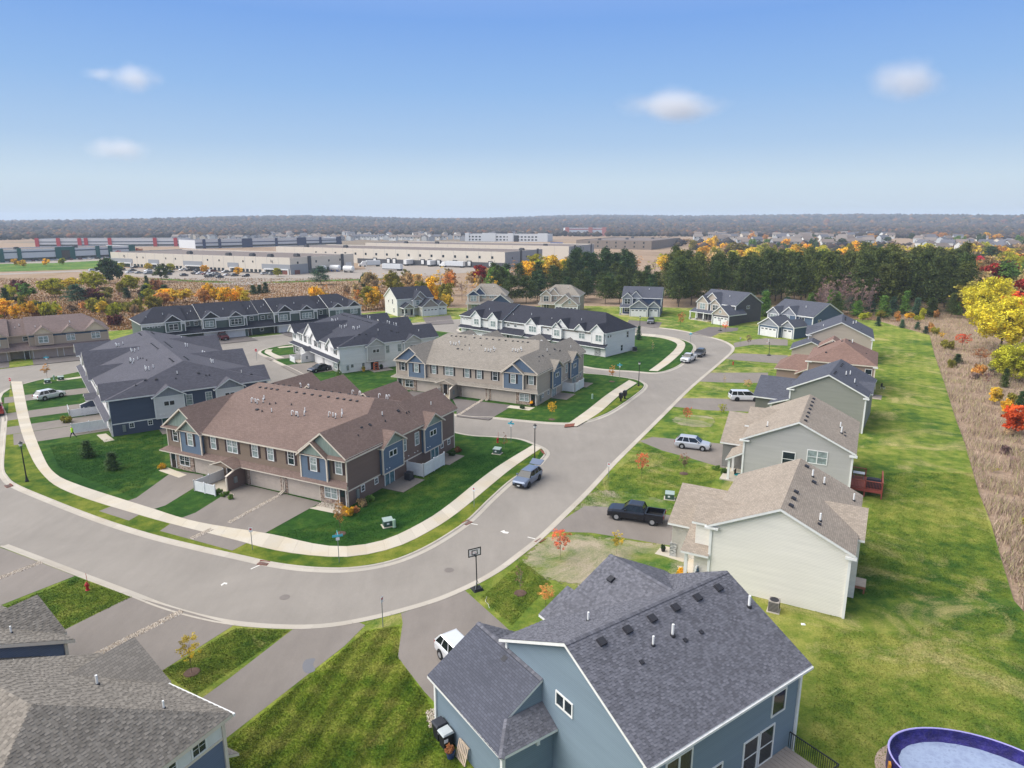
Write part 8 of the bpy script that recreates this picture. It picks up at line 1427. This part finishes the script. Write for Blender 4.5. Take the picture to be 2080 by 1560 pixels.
t = thing('porch_chair', 'teal seated chair on the grey house porch', 'chair', (*loc(H3o, -27.7, -0.3, 1.6), .14), R(60)); part('seat', MB().box(-.3, -.3, .3, .3, .3, .45), paint('seat_teal', (40, 150, 160)), t); part('backrest', MB().box(-.3, .22, .45, .3, .34, .95), BLKP, t)
# above-ground pool under its winter cover
def pool():
    a0, b0, ang = 4.55, 3.1, R(-22); c = (25.3, 30.7); t = thing('swimming_pool', 'above ground pool with dark blue winter cover at lower right', 'pool', (*c, 0), ang); n = 56; E_ = lambda s, z, j=0.0, ph=0: [(a0 * s * math.cos(2 * math.pi * k / n), b0 * s * math.sin(2 * math.pi * k / n), z + j * math.sin(k * 2.7 + ph) + j * .6 * math.sin(k * 1.3)) for k in range(n)]
    def ringm(rings):
        mb = MB()
        for A_, B_ in zip(rings, rings[1:]):
            for k in range(n): mb.face([A_[k], A_[(k + 1) % n], B_[(k + 1) % n], B_[k]])
        return mb
    CV = paint('cover_blue', (46, 40, 112), 0.35, var=.5); _n = CV.node_tree; bump(_n, _n.nodes['Principled BSDF'], noise(_n, pos(_n), 5, 5, .7, 1.5), 1.0, .12); CVD = paint('cover_purple', (44, 38, 104), 0.4, var=.3)
    part('wall', ringm([E_(1.0, -.1), E_(1.0, 1.2)]), CVD, t); part('top_rail', ringm([E_(1.0, 1.18), E_(1.006, 1.22), E_(.986, 1.23), E_(.98, 1.19)]), paint('rail_lilac', (168, 160, 214), .5), t)
    part('cover', ringm([E_(.98, 1.19), E_(.968, .95, .03), E_(.95, .78, .03, 1), E_(.90, .66, .025, 2), E_(.86, .585, .01)]), CV, t)
    m, nn, b = newmat('ponded_water'); f = noise(nn, pos(nn), 1.6, 5, .7); nn.links.new(ramp(nn, f, [(.35, lin(136, 148, 176)), (.55, lin(152, 166, 192)), (.72, lin(120, 130, 158))]), b.inputs['Base Color']); b.inputs['Roughness'].default_value = .12; b.inputs['Specular IOR Level'].default_value = .6
    part('ponded_water', MB().face(E_(.87, .6)), m, t); part('strap', MB().box(-a0 - .02, -.9, .2, -a0 + .1, -.6, .9), paint('strap_orange', (206, 140, 50)), t)
    single('sand_ring', ringm([E_(1.12, .012), E_(.98, .014)]), paint('sand', (170, 150, 134), .95, var=.2), 'sandy ring of soil round the above ground pool', 'sand', (*c, 0), ang)
pool()
t = thing('back_deck', 'deck with black metal railing at the foreground blue house corner', 'deck', (*H1o, 0), R(35))
for k in range(16): part('deck_board', MB().box(7.2 + k * .29, -2.6, .9, 7.47 + k * .29, .38, .95), paint('deck_grey', (150, 140, 132), .9), t)
for a, b in (((11.9, -2.6), (11.9, .3)), ((7.2, -2.6), (11.9, -2.6))):
    L = math.dist(a, b); an = math.atan2(b[1] - a[1], b[0] - a[0]); part('top_rail', MB().box(0, -.03, .95, L, .03, 1.0), BLACK, t, loc=(a[0], a[1], .95), rot=an); n = int(L / .12)
    for k in range(n + 1): f = k / n; ob('baluster', cached('bal2', lambda: MB().box(-.012, -.012, 0, .012, .012, .95).mesh('baluster', BLACK)), t, (a[0] + (b[0] - a[0]) * f, a[1] + (b[1] - a[1]) * f, .95))
for x in (7.3, 11.8): part('post', MB().box(x - .08, -2.55, -.1, x + .08, -2.4, .9), PL, t)
single('garden_hose', MB().tube([(*at(989, 1212), .03), (*at(986, 1222), .03), (*at(992, 1228), .03), (*at(994, 1236), .03)], .013, 5), PVC, 'pale bit of hose on the lawn beside the foreground driveway', 'hose')
single('lawn_scrap', MB().hull([(-.18, -.12, 0), (.16, -.14, 0), (.2, .1, 0), (-.1, .16, 0)], [(-.1, -.08, .06), (.1, -.08, .05), (.1, .06, .06), (-.06, .08, .05)]), SIGNW, 'small white cap on the lawn behind the cream house', 'drain cap', (*at(1631, 1268), 0)); part('wall_vent', MB().box(-.2, -.1, -.2, .2, 0, .2), GALV, None) if False else None
# the walker in a hi-vis jacket
def walker():
    mats = [paint('jacket_hivis', (176, 230, 40), .8), paint('trousers_dark', (52, 44, 48), .9), paint('boots', (30, 26, 26), .8), paint('skin', (196, 150, 124), .6), paint('hat_white', (224, 226, 214), .7)]
    J = [((0, 0, .93), .13, -1), ((0, 0, 1.12), .14, 0), ((.02, 0, 1.32), .16, 1), ((.03, 0, 1.46), .10, 2), ((.05, 0, 1.55), .055, 3), ((.07, 0, 1.66), .095, 4), ((.08, 0, 1.74), .085, 5),
         ((.02, .2, 1.4), .065, 3), ((-.1, .25, 1.15), .05, 7), ((.0, .26, .92), .038, 8), ((.04, .26, .84), .04, 9), ((.02, -.2, 1.4), .065, 3), ((.14, -.24, 1.16), .05, 11), ((.34, -.22, 1.06), .038, 12), ((.42, -.2, 1.05), .04, 13),
         ((.04, .1, .86), .1, 0), ((.22, .11, .5), .072, 15), ((.3, .11, .12), .05, 16), ((.44, .12, .05), .04, 17), ((-.02, -.1, .86), .1, 0), ((-.12, -.1, .48), .072, 19), ((-.4, -.1, .18), .05, 20), ((-.34, -.1, .05), .042, 21)]
    me = bpy.data.meshes.new('person'); me.from_pydata([j[0] for j in J], [(k, j[2]) for k, j in enumerate(J) if j[2] >= 0], []); o = bpy.data.objects.new('tmp', me); col.objects.link(o); m = o.modifiers.new('s', 'SKIN'); sv = me.skin_vertices[0].data
    for k, j in enumerate(J): sv[k].radius = (j[1], j[1])
    sv[0].use_root = True; o.modifiers.new('u', 'SUBSURF').levels = 1; dg = bpy.context.evaluated_depsgraph_get(); out = bpy.data.meshes.new_from_object(o.evaluated_get(dg)); bpy.data.objects.remove(o); out.name = 'person'; out.materials.clear()
    for q in mats: out.materials.append(q)
    for p in out.polygons:
        c = p.center; z = c.z; out.polygons[p.index].use_smooth = True
        p.material_index = 4 if z > 1.7 else 3 if z > 1.52 else (3 if (abs(c.y) > .19 and (z < .9 or c.x > .36)) else 0 if z > .86 else 1 if z > .14 else 2)
    ob('person', out, None, (*at(149, 890), .012), R(20 + 180 - 10), label='person in a lime hi-vis jacket and white cap walking up the drive', category='person')
walker()
# ---------------------------------------------------------------- clouds and air
def cloud(u, v, d, sx, sy, sz, seed, label, dens=0.012):
    el = math.atan((780 - v) / CAM_F) - PITCH; y = d; z = CAM_H + d * math.tan(el); x = (u - 1040) * (d * math.cos(PITCH) - (z - CAM_H) * math.sin(PITCH)) / CAM_F
    m = bpy.data.materials.new('cloud_' + str(seed)); m.use_nodes = True; n = m.node_tree; n.nodes.clear(); o = N(n, 'OutputMaterial'); pv = N(n, 'VolumePrincipled'); pv.inputs['Color'].default_value = (.97, .97, .98, 1); pv.inputs['Anisotropy'].default_value = 0.2
    tc = N(n, 'TexCoord'); ln = N(n, 'VectorMath', operation='LENGTH'); n.links.new(tc.outputs['Object'], ln.inputs[0])
    mp = N(n, 'Mapping'); n.links.new(tc.outputs['Object'], mp.inputs[0]); mp.inputs['Location'].default_value = (seed * 3.1, seed * 1.7, seed); mp.inputs['Scale'].default_value = (1.5, 1.0, .9); nz = noise(n, mp.outputs[0], 1.15, 3, .5)
    k = mathn(n, 'SUBTRACT', mathn(n, 'ADD', mathn(n, 'SUBTRACT', 1.0, ln.outputs['Value']), mathn(n, 'MULTIPLY', nz, 1.3)), .82); k = mathn(n, 'MULTIPLY', mathn(n, 'MAXIMUM', mathn(n, 'MINIMUM', k, .6), 0.0), mathn(n, 'MAXIMUM', mathn(n, 'SUBTRACT', 1.0, ln.outputs['Value']), 0.0))
    n.links.new(mathn(n, 'MULTIPLY', k, dens), pv.inputs['Density']); n.links.new(pv.outputs[0], o.inputs['Volume'])
    b = bmesh.new(); bmesh.ops.create_icosphere(b, subdivisions=2, radius=1.0); me = bpy.data.meshes.new('cloud'); b.to_mesh(me); b.free(); me.materials.append(m)
    c = ob('cloud', me, None, (x, y, z), label=label, category='cloud'); c.scale = (sx, sy, sz)
cloud(1372, 216, 2600, 250, 100, 84, 1, 'broad white cloud right of the middle of the sky', .04); cloud(1842, 162, 2600, 185, 90, 92, 2, 'small white cloud high at the right', .03); cloud(272, 158, 2600, 135, 70, 66, 3, 'small white cloud at upper left', .03); cloud(205, 151, 2600, 90, 50, 34, 4, 'thin wisp of cloud at the far upper left', .02); cloud(240, 303, 2600, 150, 70, 60, 5, 'faint low cloud at the left above the horizon', .03)
def haze():
    mb = MB().box(-9000, -300, -2.0, 9000, 9000, 110); m = bpy.data.materials.new('haze'); m.use_nodes = True; n = m.node_tree; n.nodes.clear(); o = N(n, 'OutputMaterial'); pv = N(n, 'VolumePrincipled'); pv.inputs['Color'].default_value = (.68, .82, 1.0, 1); pv.inputs['Density'].default_value = HAZE; pv.inputs['Anisotropy'].default_value = 0.0; n.links.new(pv.outputs[0], o.inputs['Volume'])
    ob('haze', mb.mesh('haze', m), None, kind='stuff', label='thin blue air haze over the whole scene', category='haze')
HAZE = 0.00015
haze()
